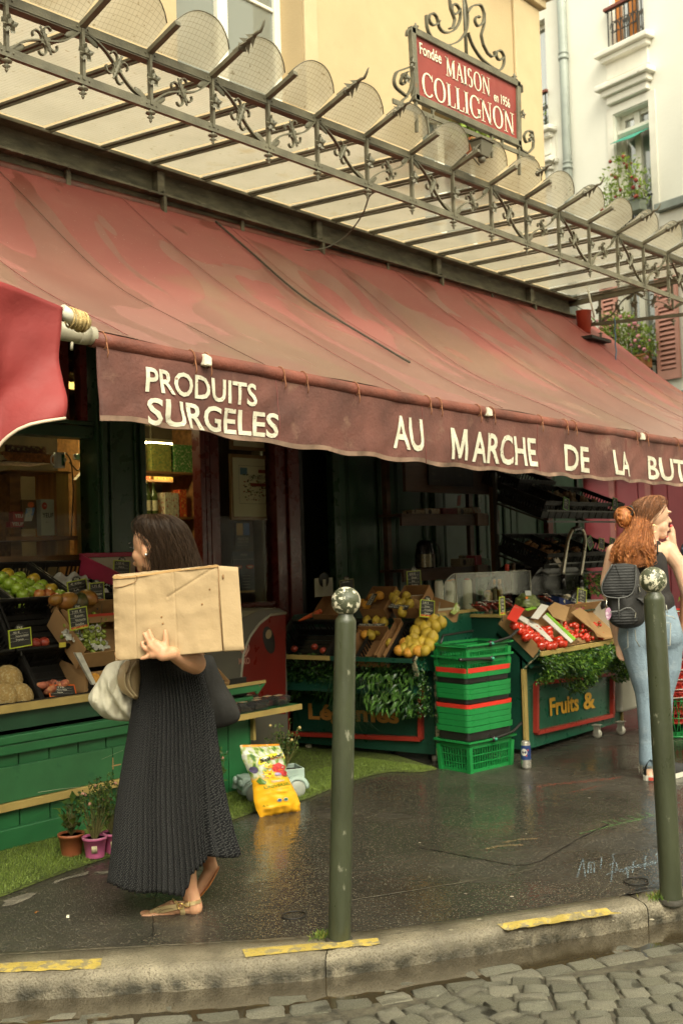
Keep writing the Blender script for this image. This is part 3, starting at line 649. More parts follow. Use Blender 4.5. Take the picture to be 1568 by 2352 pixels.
for i,X in enumerate(RX):
 a,b=zl(X),zu(X)
 if X>1.2:
  mb=MB(); mb.bar((X,YF-.005,a),(X,YF-.005,b),.024,.016,(1,0,0)); mb.build('lattice_post',IRON,can)
  inst('rosette',ROS,(X,YF-.012,(a+b)/2)); inst('pendant_finial',PEN,(X,YF-.002,a-.02))
  if i+1<len(RX):
   X2=RX[i+1]; up=(i%2==0); wd=X2-X-.03; ht=(zu((X+X2)/2)-zl((X+X2)/2))-.03
   key=(round(wd,1),round(ht,1),up)
   if key not in SCU: SCU[key]=(scroll_mesh(wd,ht,up),wd,ht)
   me,w0,h0=SCU[key]
   inst('scroll_panel',me,((X+X2)/2,YF,(zl((X+X2)/2)+zu((X+X2)/2))/2),scale=(wd/w0,1,ht/h0))
 mb=MB(); zb=4.11
 mb.bar((X,YB+.02,zb),(X,YF+.01,b+.01),.020,.018,(0,0,1)); mb.bar((X,YF+.012,b+.008),(X,YF-.225,b+.085),.032,.026,(0,0,1)); mb.bar((X,YB+.02,zb-.02),(X,YF+.01,b-.012),.007,.016,(0,0,1))
 mb.build('glazing_rib',IRON,can,bevel=.003)
 if X in SPK:
  d=V((0,-.225,.077)).normalized(); R=d.to_track_quat('Z','X').to_euler(); inst('arrow_spike',SPM,(X,YF-.225,b+.085),R,scale=1.45)
 if i+1<len(RX) and X>0:
  X2=RX[i+1]; m=.012; z2=zu(X2)
  mb=MB()
  def pg(u,v):
   x=lerp(X+m,X2-m,u); z_=lerp(b,z2,u)+.026; return V((x,lerp(YB+.04,YF,v),lerp(zb+.026,z_,v)+.002*math.sin(v*9+i)))
  mb.grid(pg,1,6); mb.build('glass_pane',WGL,can)
  mb=MB()
  def pt(u,v):
   x=lerp(X+m,X2-m,u); z_=lerp(b,z2,u)+.028; k=(1-abs(2*u-1)**2.6)
   L=lerp(.185,.245,k); L2=L if k>.02 else .18
   return V((x,YF-.012-L2*v*.80,z_+L2*v*(.42+.28*k)+.012*math.sin(math.pi*u)*v))
  mb.grid(pt,14,4); mb.build('glass_petal',WGP,can)
  mb=MB(); mb.tube([pt(k/14,1) for k in range(15)],.003,4); mb.build('petal_edge',IRON,can)
mb=MB(); XE=10.42
mb.bar((XE,YB+.1,4.05),(XE,YF,zu(XE)-.02),.03,.055); mb.bar((XE,YB,3.80),(XE,YF,zl(XE)),.02,.035); mb.build('side_rail',IRON,can)
for k,y in enumerate((5.35,4.95,4.55,4.2)):
 mb=MB(); mb.bar((XE,y,3.80),(XE,y,4.05),.02,.02,(0,1,0)); mb.build('lattice_post',IRON,can)
 inst('rosette',ROS,(XE-.012,y,3.92),(0,0,-math.pi/2)); inst('pendant_finial',PEN,(XE,y,3.70))
 me,w0,h0=list(SCU.values())[k%2]
 if y>4.3: inst('scroll_panel',me,(XE,y-.2,3.92),(0,0,math.pi/2),scale=(.36/w0,1,.22/h0))
mb=MB()
ribbon(mb,spiral((XE,5.55,3.86),.02,.10,0,5,16,V((0,-1,0)),AZ),.02,.008,(1,0,0)); ribbon(mb,[V((XE,5.62,4.02)),V((XE,5.5,3.93)),V((XE,5.4,3.82)),V((XE,5.6,3.72))],.02,.008,(1,0,0)); mb.build('bracket_scroll',IRON,can)
# --- SIGN
YS=4.0
sg=thing('hanging_shop_sign','red enamel sign in an iron scroll frame standing on the canopy edge','shop sign',(6.05,YS,4.2))
A,B_,Cc,D_=V((5.428,YS,4.719)),V((6.672,YS,4.760)),V((6.655,YS,4.325)),V((5.445,YS,4.293))
REDP=M('red_enamel',(.25,.035,.028),rough=.45,var=.12,vs=4,bump=.1,col2=(.5,.42,.32),c2s=11,c2t=.68,c2w=.02)
mb=MB(); mb.prism([D_,Cc,B_,A],(0,.012,0)); mb.build('sign_panel',REDP,sg)
mb=MB()
for p,q in ((A,B_),(B_,Cc),(Cc,D_),(D_,A)):
 mb.bar(p+(p-q).normalized()*.018,q+(q-p).normalized()*.018,.045,.036,(0,1,0))
mb.build('sign_frame',IRON,sg,bevel=.004)
LET=M('cream_lettering',(.74,.70,.52),rough=.5,var=.1,vs=20,col2=(.4,.1,.07),c2s=40,c2t=.68,c2w=.03)
xd=(B_-A).normalized(); zd=(A-D_).normalized()
def serif(mb,word,org,xd,yd,h,width,lift=.004,wt=.17):
 """classical capitals: thick/thin strokes with bracketed serifs"""
 T,t=wt,wt*.42
 def O(cx,cy,rx,ry,a0=0,a1=2*math.pi,n=26):
  o=[];i_=[]
  for k in range(n+1):
   a=lerp(a0,a1,k/n); th=lerp(t*.7,T,abs(math.cos(a)))
   o.append((cx+rx*math.cos(a),cy+ry*math.sin(a))); i_.append((cx+(rx-th)*math.cos(a),cy+(ry-t*.9)*math.sin(a)))
  return [[o[k],o[k+1],i_[k+1],i_[k]] for k in range(n)]
 def st(x0,y0,x1,y1,w): return [[(x0-w/2,y0),(x0+w/2,y0),(x1+w/2,y1),(x1-w/2,y1)]]
 def sf(x,y,w=.34): s=.035; return [[(x-w/2,y-s if y>.5 else y),(x+w/2,y-s if y>.5 else y),(x+w/2,y if y>.5 else y+s),(x-w/2,y if y>.5 else y+s)]]
 D={'M':(1.05,st(.18,0,.2,1,t)+st(.2,1,.52,.05,T)+st(.52,.05,.84,1,t)+st(.86,0,.86,1,T)+sf(.18,0)+sf(.86,0)+sf(.15,1,.25)+sf(.9,1,.25)),
     'A':(.84,st(.12,0,.42,1,t)+st(.72,0,.42,1,T)+[[(.24,.33),(.62,.33),(.60,.38),(.26,.38)]]+sf(.12,0,.28)+sf(.72,0)),
     'I':(.4,st(.2,0,.2,1,T)+sf(.2,0)+sf(.2,1)),'L':(.68,st(.2,0,.2,1,T)+sf(.2,1)+[[(.05,0),(.62,0),(.62,.04),(.05,.04)],[(.56,0),(.64,0),(.66,.24),(.62,.24)]]),
     'N':(.95,st(.17,0,.17,1,t)+st(.17,1,.78,0,T)+st(.78,0,.78,1,t)+sf(.17,0)+sf(.12,1,.25)+sf(.78,1)),
     'O':(.98,O(.49,.5,.44,.52)),'C':(.86,O(.49,.5,.44,.52,.75,2*math.pi-.75)+[[(.78,.72),(.84,.72),(.84,1),(.80,1)]]),
     'G':(.95,O(.49,.5,.44,.52,.75,2*math.pi-.55)+[[(.78,.72),(.84,.72),(.84,1),(.80,1)]]+st(.8,.08,.8,.42,T)+sf(.8,.42,.3)),
     'S':(.66,O(.33,.74,.25,.27,.6,4.4,16)+O(.33,.27,.27,.29,-2.4,1.65,16))}
 tot=sum(D[c][0] for c in word); k=width/tot; x=0
 for c in word:
  for q in D[c][1]: mb.poly([V(org)+V(xd)*((x+p[0])*k)+V(yd)*(p[1]*h)+V(xd).cross(V(yd)).normalized()*lift for p in q])
  x+=D[c][0]
 return mb
def sp(u,v): return D_+xd*(u*1.21)+zd*(v*.43)
mb=MB(); serif(mb,'COLLIGNON',sp(.055,.10),xd,zd,.150,1.10); mb2=MB();
mb.build('lettering',LET,sg)
mb=MB(); serif(mb,'MAISON',sp(.285,.56),xd,zd,.125,.53); mb.build('lettering',LET,sg)
mb=MB(); text_mb(mb,'Fondée',sp(.055,.70),xd,zd,.075,.235,off=.012,lift=.005); text_mb(mb,'en 1956',sp(.755,.52),xd,zd,.068,.205,off=.012,lift=.005); mb.build('small_lettering',LET,sg)
mb=MB()
for u,v in ((.02,.05),(.5,.04),(.98,.05),(.02,.95),(.98,.95),(.5,.96),(.02,.5),(.98,.5)): mb.ball(sp(u,v)+V((0,-.004,0)),.005,6,4)
mb.build('sign_screws',IRON,sg)
L0,L1=V((5.21,YS,4.205)),V((6.87,YS,4.272))
mb=MB(); mb.bar(L0,L1,.012,.03); mb.build('support_bar',IRON,sg)
mb=MB()
for X in (5.445,6.655): mb.bar((X,YS,zu(X)+.08),(X,YS,4.33),.02,.016,(1,0,0))
for X,z0 in ((5.62,4.22),(6.44,4.25)): mb.bar((X,YS,z0),(X,YS,4.31),.02,.012,(1,0,0)); mb.tube(spiral((X,YS-.005,z0+.06),.022,.022,0,6.28,12,AX,AZ),.005,5,False)
mb.bar((6.3,YS,zu(6.3)+.12),(6.31,YS,4.31),.014,.014,(1,0,0)); mb.bar((5.57,YS,zu(5.57)+.1),(5.56,YS,4.22),.014,.014,(1,0,0)); mb.build('support_post',IRON,sg)
def cscroll(pts,name='frame_scroll',w=.02,t=.009):
 mb=MB(); ribbon(mb,smoothline([V((x,YS,z)) for x,z in pts],40,3),w,t); return mb
def PXY(x,y): p=atY(x,y,YS); return (p.x,p.z)
def crop2(x,y): return (784+x/2,y/2)
def sc(pix,w=.022,t=.010): cscroll([PXY(*crop2(x,y)) for x,y in pix],'frame_scroll',w,t).build('frame_scroll',IRON,sg)
sc([(450,95),(430,125),(405,115),(395,85),(400,60),(425,55),(445,80),(440,120),(450,140),(480,155),(520,140),(545,95),(550,50),(530,15),(510,10),(500,40),(510,75),(540,60),(545,40)])
sc([(388,70),(388,110),(400,160),(440,200),(490,210),(540,190),(575,140),(580,90),(575,40),(565,0),(560,-40)])
sc([(575,60),(600,25),(640,20),(655,60),(650,105),(625,125),(608,95),(620,70),(635,80)])
sc([(655,60),(655,110),(640,160),(650,205)])
sc([(580,150),(600,210),(640,270),(690,310),(725,330),(745,300),(748,260),(735,230),(710,230),(705,255),(715,275),(735,280),(740,265)])
sc([(650,205),(670,245),(690,262),(705,255),(700,235)])
sc([(495,-10),(500,40),(520,90),(510,130),(495,130)])
sc([(300,165),(298,145),(310,130),(325,140),(328,200),(330,300),(325,440)])
sc([(828,425),(826,395),(815,388),(808,410)],.02,.008)
sc([(305,330),(280,340),(270,380),(285,390),(295,370),(290,350)])
sc([(308,310),(250,330),(238,370),(245,400),(300,445),(320,400),(325,330)])
sc([(300,445),(280,460),(262,490),(250,520)])
sc([(880,650),(875,605),(850,600),(835,625),(845,655),(865,650),(862,635)])
sc([(880,650),(878,680),(855,705),(825,690),(812,640)])
mb=MB(); mb.tube([V((6.05,YS+.01,4.74)),V((6.04,YS+.01,5.3))],.012,8); mb.build('centre_stem',IRON,sg)
for (x,y) in [(340,125),(792,355)]:
 p=atY(*crop2(x,y),YS); mb=MB(); mb.lathe([(.01,-.03),(.026,-.02),(.01,-.008),(.022,.004),(.006,.012),(.008,.02),(.002,.03)],p,8); mb.build('finial',IRON,sg)
for (x,y) in [(312,290),(288,362),(820,530),(858,633)]:
 p=atY(*crop2(x,y),YS); inst('rosette',ROS,(p.x,YS-.008,p.z),par=sg,scale=.8)
for X in (5.119,6.76):
 p=V((X,YF-.225,zu(X)+.085)); d=V((0,-.225,.077)).normalized(); inst('arrow_spike',SPM,p,d.to_track_quat('Z','X').to_euler(),scale=1.2,par=sg)
p=atY(1105,345,4.0); fl=thing('floodlight','square grey floodlight under the hanging sign','floodlight',p)
GB=M('floodlight_grey',(.10,.09,.06),rough=.5)
mb=MB(); mb.add([p+V(q) for q in [(-.075,-.05,.05),(.075,-.05,.05),(.075,.05,.05),(-.075,.05,.05),(-.05,-.03,-.05),(.05,-.03,-.05),(.05,.03,-.05),(-.05,.03,-.05)]],[(0,1,2,3),(7,6,5,4),(0,4,5,1),(1,5,6,2),(2,6,7,3),(3,7,4,0)]); mb.b2(p+V((-.085,-.06,.05)),p+V((.085,.06,.062))); mb.build('housing',GB,fl,bevel=.006)
mb=MB(); mb.ball(p+V((0,0,-.062)),.028,10,6); mb.tube([p+V((-.09,0,0)),p+V((-.1,0,-.08)),p+V((-.03,0,-.11))],.006,6); mb.build('bracket',GB,fl)
mb=MB(); mb.tube(smoothline([atY(1070,355,4.05),atY(1040,395,4.3),atY(960,420,4.6),atY(850,440,4.9),atY(835,490,5.2),atY(800,540,5.5),atY(750,572,5.58),atY(690,575,5.58)],40,3),.006,6)
mb.build('cable',M('grey_cable',(.12,.11,.08)),label='loose grey cable drooping from the floodlight to the girder',cat='cable')
# --- AWNING
def awnM():
 m=bpy.data.materials.new('wet_red_awning_canvas'); m.use_nodes=True; n=m.node_tree.nodes; L=m.node_tree.links; b=n['Principled BSDF']
 tc=n.new('ShaderNodeTexCoord').outputs['Object']
 def mp(sc,rot=(0,0,0)):
  x=n.new('ShaderNodeMapping'); x.inputs['Scale'].default_value=sc; x.inputs['Rotation'].default_value=rot; L.new(tc,x.inputs[0]); return x.outputs[0]
 def noi(v,s,d=4,r=.55,dist=0):
  t=n.new('ShaderNodeTexNoise'); t.inputs['Scale'].default_value=s; t.inputs['Detail'].default_value=d; t.inputs['Roughness'].default_value=r; t.inputs['Distortion'].default_value=dist; L.new(v,t.inputs['Vector']); return t.outputs['Fac']
 def mr(f,a,c,d=0,e=1,sm=False):
  x=n.new('ShaderNodeMapRange'); L.new(f,x.inputs[0])
  if sm: x.interpolation_type='SMOOTHSTEP'
  for i,q in enumerate((a,c,d,e)): x.inputs[i+1].default_value=q
  return x.outputs[0]
 def mix(f,a,c):
  x=n.new('ShaderNodeMix'); x.data_type='RGBA'; L.new(f,x.inputs[0])
  for i,q in ((6,a),(7,c)):
   if hasattr(q,'is_linked'): L.new(q,x.inputs[i])
   else: x.inputs[i].default_value=(*q,1)
  return x.outputs[2]
 def mul(a,c):
  x=n.new('ShaderNodeMath'); x.operation='MULTIPLY'
  for i,q in ((0,a),(1,c)):
   if hasattr(q,'is_linked'): L.new(q,x.inputs[i])
   else: x.inputs[i].default_value=q
  return x.outputs[0]
 v1=mp((1.0,.5,.5),(0,0,.55))
 sxyz=n.new('ShaderNodeSeparateXYZ'); L.new(tc,sxyz.inputs[0])
 low=mr(sxyz.outputs[2],-.05,-1.45,0,1)          # object z runs 0 (top) to -1.5 (bar)
 st=noi(v1,1.5,2,.45,1.2)
 add=n.new('ShaderNodeMath'); add.operation='ADD'; L.new(st,add.inputs[0]); L.new(mul(low,.16),add.inputs[1])
 pool=mr(add.outputs[0],.565,.580,0,1,True)
 col=mix(mr(noi(tc,1.1),.3,.7),(.23,.054,.046),(.275,.070,.060))
 col=mix(mul(pool,.40),col,(.135,.054,.038))
 olive=mr(noi(v1,1.1,2,.5,.8),.56,.60,0,1,True)
 col=mix(mul(mul(olive,low),.5),col,(.17,.12,.055))
 col=mix(mul(mr(low,.35,1.0,0,1,True),.62),col,(.18,.112,.088))
 col=mix(mr(noi(tc,9,6,.7),.55,.8,0,.35),col,(.34,.145,.11))
 spk=mr(noi(tc,70,2),.72,.76,0,.7); col=mix(spk,col,(.7,.6,.5))
 L.new(col,b.inputs['Base Color']);
 rg=mix(pool,(.55,)*3,(.30,)*3); L.new(rg,b.inputs['Roughness'])
 bp=n.new('ShaderNodeBump'); bp.inputs['Strength'].default_value=.35; bp.inputs['Distance'].default_value=.01; L.new(noi(v1,5,4),bp.inputs['Height']); L.new(bp.outputs[0],b.inputs['Normal'])
 t=n.new('ShaderNodeBsdfTranslucent'); L.new(col,t.inputs[0]); ms=n.new('ShaderNodeMixShader'); ms.inputs[0].default_value=.04; L.new(b.outputs[0],ms.inputs[1]); L.new(t.outputs[0],ms.inputs[2]); L.new(ms.outputs[0],n['Material Output'].inputs[0])
 return m
AWN=awnM()
YBAR=3.4
BP=[atY(x,y,YBAR) for x,y in [(215,779),(400,817),(600,852),(784,889),(1000,928),(1200,961),(1400,992),(1568,1019)]]
BP=[V((2.50,YBAR,BP[0].z+.0))]+BP[1:]+[V((8.9,YBAR,BP[-1].z-.005)),V((10.85,YBAR,BP[-1].z-.015))]
BPs=smoothline(BP,80,3)
def barz(X):
 for i in range(len(BPs)-1):
  if BPs[i].x<=X<=BPs[i+1].x: return lerp(BPs[i].z,BPs[i+1].z,(X-BPs[i].x)/(BPs[i+1].x-BPs[i].x))
 return BPs[0].z if X<BPs[0].x else BPs[-1].z
awn=thing('shop_awning','long faded red canvas awning with lettered valance over the shop','awning',(5.5,YBAR,2.2))
ztop=lambda X:3.80+.012*(X-3.5)
def aw(u,v):
 X=lerp(2.46,10.75,u); s=v
 z=lerp(ztop(X),barz(X)+.026,s)-.10*math.sin(math.pi*s)-.05*math.sin(math.pi*s)**2*(.5+.5*math.sin(X*2.1))
 y=lerp(5.64,YBAR-.005,s)
 ph=X*3.3+s*2.3; f=.022*math.sin(ph*1.3)*s*(1-.55*s)+.005*math.sin(X*8.3-s*5)*math.sin(math.pi*s)
 f+=.055*noise.noise(V((X*.9+s*1.2,s*1.7,3)))*math.sin(math.pi*min(1,s*1.05))
 f+=.018*noise.noise(V((X*3+s*3,s*2,8)))*math.sin(math.pi*min(1,s))
 return V((X,y,z+f))
mb=MB(); mb.grid(aw,260,70); fab=mb.build('canvas',AWN,awn,world=True)
fab.data.transform(Matrix.Translation(V((0,YBAR,2.2))-V((0,5.64,3.86)))); fab.location=V((0,5.64,3.86))-V((0,YBAR,2.2))
SEAM=M('canvas_seam',(.20,.058,.05),rough=.7); THR=M('seam_thread',(.10,.045,.03),rough=.8)
for u in [.025,.12,.235,.35,.465,.58,.695,.81,.92]:
 mb=MB(); P=[aw(u,k/40)+V((0,-.004,.006)) for k in range(41)]; mb.tube(P,.002,4); mb.build('seam',THR if u in(.12,) else SEAM,awn)
mb=MB(); P=[aw(.335+.0*k,k/40)+V((0,-.006,.012)) for k in range(0,31)]
for k in range(120):
 a=polyat(P,k/120); b=polyat(P,(k+.62)/120); mb.tube([a,b],.0075,5)
mb.build('drain_cord',M('dark_cord',(.07,.065,.045),rough=.8),awn)
mb=MB(); mb.tube([p+V((0,0,.0)) for p in BPs],.032,14)
BARM=M('awning_roll_canvas',(.16,.045,.028),rough=.55,var=.3,vs=5,bump=.5,bs=50); mb.build('front_bar',BARM,awn)
BARM2=M('bare_grey_pipe',(.33,.30,.22),rough=.45,var=.2,vs=20)
mb=MB(); e=BPs[0]; mb.lathe([(.0,0),(.028,0),(.036,.0),(.036,.16)],e+V((-.15,0,.012)),14,Matrix.Rotation(math.pi/2,3,'Y'),caps=False); mb.lathe([(.031,.001),(.031,.1)],e+V((-.15,0,.012)),14,Matrix.Rotation(math.pi/2,3,'Y'),caps=False)
mb.lathe([(.040,.09),(.040,.13)],e+V((-.15,0,.012)),14,Matrix.Rotation(math.pi/2,3,'Y')); mb.tube([e+V((-.10,-.02,-.03)),e+V((-.11,-.03,-.06))],.006,5); mb.build('pipe_end',BARM2,awn)
ROPE=M('orange_twine',(.27,.11,.05),rough=.9); CLP=M('white_cloth_tie',(.62,.58,.45),rough=.8,bump=.5,bs=80)
for x,y in [(232,0),(435,0),(470,0),(640,0),(692,0),(810,0),(975,0),(1000,0),(1090,0),(1122,0),(1232,0),(1290,0),(1310,0),(1450,0),(1475,0),(1545,0)]:
 X=atY(x,850+ (x-784)*.17,YBAR).x; z=barz(X); mb=MB()
 mb.tube([V((X+.004*math.sin(k),YBAR+.036*math.cos(k*.52),z+.036*math.sin(k*.52))) for k in range(14)],.0027,5); mb.tube([V((X,YBAR-.034,z-.01)),V((X+.006,YBAR-.036,z-.05)),V((X+.002,YBAR-.034,z-.07))],.0025,4); mb.build('twine_tie',ROPE,awn)
for x in (460,1108,1462):
 X=atY(x,850+(x-784)*.17,YBAR).x; z=barz(X); mb=MB(); mb.add([V((X,YBAR-.03,z))+V(q) for q in [(-.022,-.02,-.03),(.02,-.022,-.028),(.026,-.014,.01),(-.015,-.016,.022),(-.02,.02,-.026),(.02,.02,-.03),(.024,.02,.012),(-.014,.02,.024)]],[(0,1,2,3),(7,6,5,4),(0,4,5,1),(1,5,6,2),(2,6,7,3),(3,7,4,0)]); mb.build('cloth_tie',CLP,awn,bevel=.006)
VP_=[atY(x,y,YBAR) for x,y in [(228,965),(400,985),(500,1000),(640,1026),(784,1042),(1000,1070),(1230,1091),(1400,1104),(1568,1118)]]
VPs=smoothline([V((2.50,YBAR,VP_[0].z))]+VP_[1:]+[V((9.2,YBAR,VP_[-1].z-.01)),V((10.85,YBAR,VP_[-1].z-.02))],90,2)
def valz(X):
 for i in range(len(VPs)-1):
  if VPs[i].x<=X<=VPs[i+1].x: return lerp(VPs[i].z,VPs[i+1].z,(X-VPs[i].x)/(VPs[i+1].x-VPs[i].x))
 return VPs[0].z if X<VPs[0].x else VPs[-1].z
def vy(X,s):
 f=.028*noise.noise(V((X*3.2,s*1.3,1)))+.012*noise.noise(V((X*9+s*3,s*2,5)))+.010*math.sin(X*6.1+s*1.5)
 d=math.exp(-((X-2.7-s*.22)/.06)**2)*.03+math.exp(-((X-2.56)/.04)**2)*.012
 return YBAR-.012+f*(.25+.75*s)-d*s
def val(u,v):
 X=lerp(2.515,10.8,u); return V((X,vy(X,v),lerp(barz(X)-.012,valz(X)+.006*math.sin(X*17),v)))
VALM=M('brown_valance_canvas',(.125,.046,.034),rough=.75,var=.3,vs=3.5,bump=.4,bs=60,col2=(.16,.08,.055),c2s=5,c2t=.58,c2w=.1)
mb=MB(); mb.grid(val,420,12); mb.build('valance',VALM,awn,solid=.003)
HEM=M('greyish_hem',(.20,.125,.085),rough=.8,var=.3,vs=9)
mb=MB(); mb.grid(lambda u,v:val(u,.93+.07*v)+V((0,-.0035,0)),420,1); mb.build('valance_hem',HEM,awn)
for x in (632,965,1228,1430):
 X=atY(x,1000,YBAR).x; mb=MB(); mb.tube([V((X+.01*s,vy(X,s)-.003,lerp(barz(X)-.02,valz(X),s))) for s in [k/10 for k in range(11)]],.0018,4); mb.build('valance_seam',SEAM,awn)
WLET=M('worn_white_letters',(.58,.55,.43),rough=.7,var=.12,vs=14,col2=(.2,.09,.06),c2s=70,c2t=.60,c2w=.05)
def onval(p):
 X=p.x; s=(barz(X)-p.z)/(barz(X)-valz(X)); return V((X,vy(X,max(0,min(1,s)))-.0065,p.z))
def subdiv(vs,fs,mx): return vs,fs
def vtext(s,pl,pr,cap,off=.018):
 """pl/pr pixel of the lower-left and lower-right end of the word"""
 a=atY(*pl,YBAR); b=atY(*pr,YBAR); vs,fs=text_data(s,1,off,3,1.0) if s!='M' else ([V((x,y*1.03,0)) for x,y in ((0,0),(.17,0),(.17,.44),(.42,.03),(.58,.03),(.83,.44),(.83,0),(1,0),(1,.7),(.78,.7),(.5,.24),(.22,.7),(0,.7))],[tuple(range(13))]); x0=min(v.x for v in vs); x1=max(v.x for v in vs)
 k=(b-a).length/(x1-x0); d=(b-a).normalized(); P=[a+d*((v.x-x0)*k)+V((0,0,v.y/.72*cap)) for v in vs]
 mb=MB(); mb.add(P,fs)
 me=mb.mesh('lettering',WLET)
 import bmesh
 bm=bmesh.new(); bm.from_mesh(me); bmesh.ops.triangulate(bm,faces=bm.faces)
 for _ in range(3):
  es=[e for e in bm.edges if e.calc_length()>.04]
  if not es: break
  bmesh.ops.subdivide_edges(bm,edges=es,cuts=1); bmesh.ops.triangulate(bm,faces=bm.faces)
 for v in bm.verts: v.co=onval(v.co)-WM[awn].translation
 bm.to_mesh(me); bm.free(); o=link_mesh('lettering',me,awn); return o
vtext('PRODUITS',(327,899),(583,934),.098)
vtext('SURGELES',(331,975),(632,1006),.108)
vtext('AU',(901,1027),(964,1037),.170)
vtext('M',(1030,1055),(1069,1058),.170); vtext('ARCHE',(1080,1059),(1226,1071),.170)
vtext('DE',(1293,1079),(1350,1085),.165)
vtext('LA',(1399,1089),(1441,1094),.165)
vtext('BUTTE',(1486,1099),(1614,1112),.165)
mb=MB()
for X in (2.7,6.4,9.9): mb.bar((X,5.7,3.0),(X+.55,4.5,2.66),.05,.05); mb.bar((X+.55,4.5,2.66),(X,YBAR+.03,barz(X)-.01),.045,.045)
mb.build('folding_arm',M('dark_arm',(.06,.05,.04),rough=.5),awn)
mb=MB(); mb.tube([V((2.4,5.68,3.79)),V((10.8,5.68,3.9))],.045,10); mb.build('roller',BARM,awn)
# --- NEIGHBOURING RED AWNING
REDA=M('bright_red_canvas',(.30,.036,.034),rough=.65,var=.12,vs=2.5,bump=.3,bs=30,trans=.25)
na=thing('red_awning','brighter red canvas awning flap hanging at the left edge','awning',(1.6,3.2,1.9))
T=[V((.9,3.2,2.52)),atY(-20,640,3.2),atY(60,668,3.2),atY(145,706,3.2)]; Bm=[V((.9,3.2,1.2)),atY(-25,1090,3.2),atY(12,1010,3.2),atY(40,978,3.2),atY(118,966,3.2)]
T=smoothline(T,40,2); Bm=smoothline(Bm,40,1)
def rf(u,v):
 a,b=polyat(T,u),polyat(Bm,u); p=a.lerp(b,v); p.y+=.085*math.sin(u*15+v*2.5)*v*(.3+.7*u)+.03*noise.noise(V((u*8,v*3,0)))-.02*math.exp(-((u-.8-v*.03)/.02)**2)*v
 return p
mb=MB(); mb.grid(rf,90,30); mb.build('hanging_flap',REDA,na,solid=.003)
mb=MB(); mb.tube([rf(k/90,1.0) for k in range(91)],.006,5); mb.build('pale_hem',M('pale_hem',(.55,.45,.33),rough=.8),na)
mb=MB(); mb.grid(lambda u,v:polyat(T,u)+V((0,.002+2.3*v,1.15*v-.07*math.sin(math.pi*v)+.0)),30,20); mb.build('canvas',REDA,na)
mb=MB(); a=atY(140,712,3.22); b=atY(172,735,3.22); mb.tube([a,b],.024,10); mb.build('white_pole_end',M('white_pole',(.66,.62,.5),rough=.5),na)
TAPE=M('masking_tape',(.55,.40,.17),rough=.7,var=.25,vs=30,bump=1,bs=60); mb=MB(); a=atY(165,728,3.22); b=atY(196,744,3.24); mb.tube([a,a.lerp(b,.4),b],[.027,.036,.030],12);
for k in range(5): mb.tube([V((lerp(a.x,b.x,k/5)+.004*math.cos(t),lerp(a.y,b.y,.5)+.036*math.cos(t),lerp(a.z,b.z,k/5)+.036*math.sin(t))) for t in [q*.55 for q in range(12)]],.004,4)
c=atY(180,752,3.3); mb.tube([b,c],.02,8); mb.build('tape_wrap',TAPE,na)
# --- SHOP FRONT
GRN=M('dark_green_gloss',(.022,.060,.026),rough=.32,var=.2,vs=3,bump=.15,bs=30)
GRN2=M('panel_green',(.022,.075,.034),rough=.38,var=.2,vs=3)
OXB=M('oxblood_paint',(.115,.018,.012),rough=.3,var=.2,vs=4)
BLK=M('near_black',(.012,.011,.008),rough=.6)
sf=thing('shop_facade','dark green and oxblood wooden shop front under the awning','facade',(5,5.9,0))
Y0=5.9
mb=MB(); mb.b2((-1,Y0,0),(4.33,Y0+.12,1.30)); mb.b2((-1,Y0-.03,1.30),(4.33,Y0+.12,1.36)); mb.build('stall_riser',GRN,sf,bevel=.005)
mb=MB(); mb.b2((-1,Y0-.02,2.25),(4.33,Y0+.1,2.33)); mb.b2((-1,Y0-.035,2.335),(4.33,Y0+.1,2.36)); mb.build('transom',GRN,sf,bevel=.005)
mb=MB(); mb.b2((-1,Y0+.02,3.0),(10.9,Y0+.12,3.86)); mb.b2((-1,Y0-.02,2.95),(6.3,Y0+.12,3.0)); mb.build('fascia',OXB,sf,bevel=.005)
mb=MB()
for X in (2.6,3.6,3.85,4.1,4.24): mb.b2((X,Y0-.015,2.365),(X+.05,Y0+.06,2.95))
mb.build('upper_glazing_bar',OXB,sf,bevel=.004)
def pil(X0,X1,Z1=3.0,m=GRN):
 mb=MB(); mb.b2((X0,Y0-.05,0),(X1,Y0+.15,Z1)); mb.b2((X0+.02,Y0-.075,.35),(X0+.06,Y0-.052,Z1)); mb.b2((X1-.06,Y0-.075,.35),(X1-.02,Y0-.052,Z1)); mb.b2((X0+.09,Y0-.066,.35),(X0+.105,Y0-.052,Z1)); mb.b2((X1-.105,Y0-.066,.35),(X1-.09,Y0-.052,Z1)); mb.b2((X0-.01,Y0-.09,0),(X1+.01,Y0-.052,.34))
 mb.build('pilaster',m,sf,bevel=.004)
pil(4.335,4.735)
GL=glassM('shop_glass',(.93,.94,.90),rough=.02,fac=.0,ior=1.22)
mb=MB(); mb.quad((-1,Y0+.055,1.365),(4.33,Y0+.055,1.365),(4.33,Y0+.055,2.248),(-1,Y0+.055,2.248)); mb.build('window_pane',GL,sf)
mb=MB(); mb.b2((-1,Y0+.055,2.365),(4.33,Y0+.061,2.948)); mb.build('window_pane',glassM('dark_glass',(.2,.17,.12),rough=.03,fac=.05),sf)
mb=MB();
for a,b,d in ((5.255,5.30,.07),(5.305,5.345,.04),(5.35,5.435,.07)): mb.b2((a,Y0-.02,0),(b,Y0+d,2.98))
mb.build('door_jamb',OXB,sf,bevel=.004)
mb=MB(); mb.b2((5.44,Y0,0),(6.0,Y0+.05,1.06)); mb.b2((5.44,Y0-.012,1.065),(6.0,Y0+.05,1.10)); mb.b2((5.44,Y0,2.75),(6.0,Y0+.05,2.98)); mb.build('side_light_rail',OXB,sf,bevel=.004)
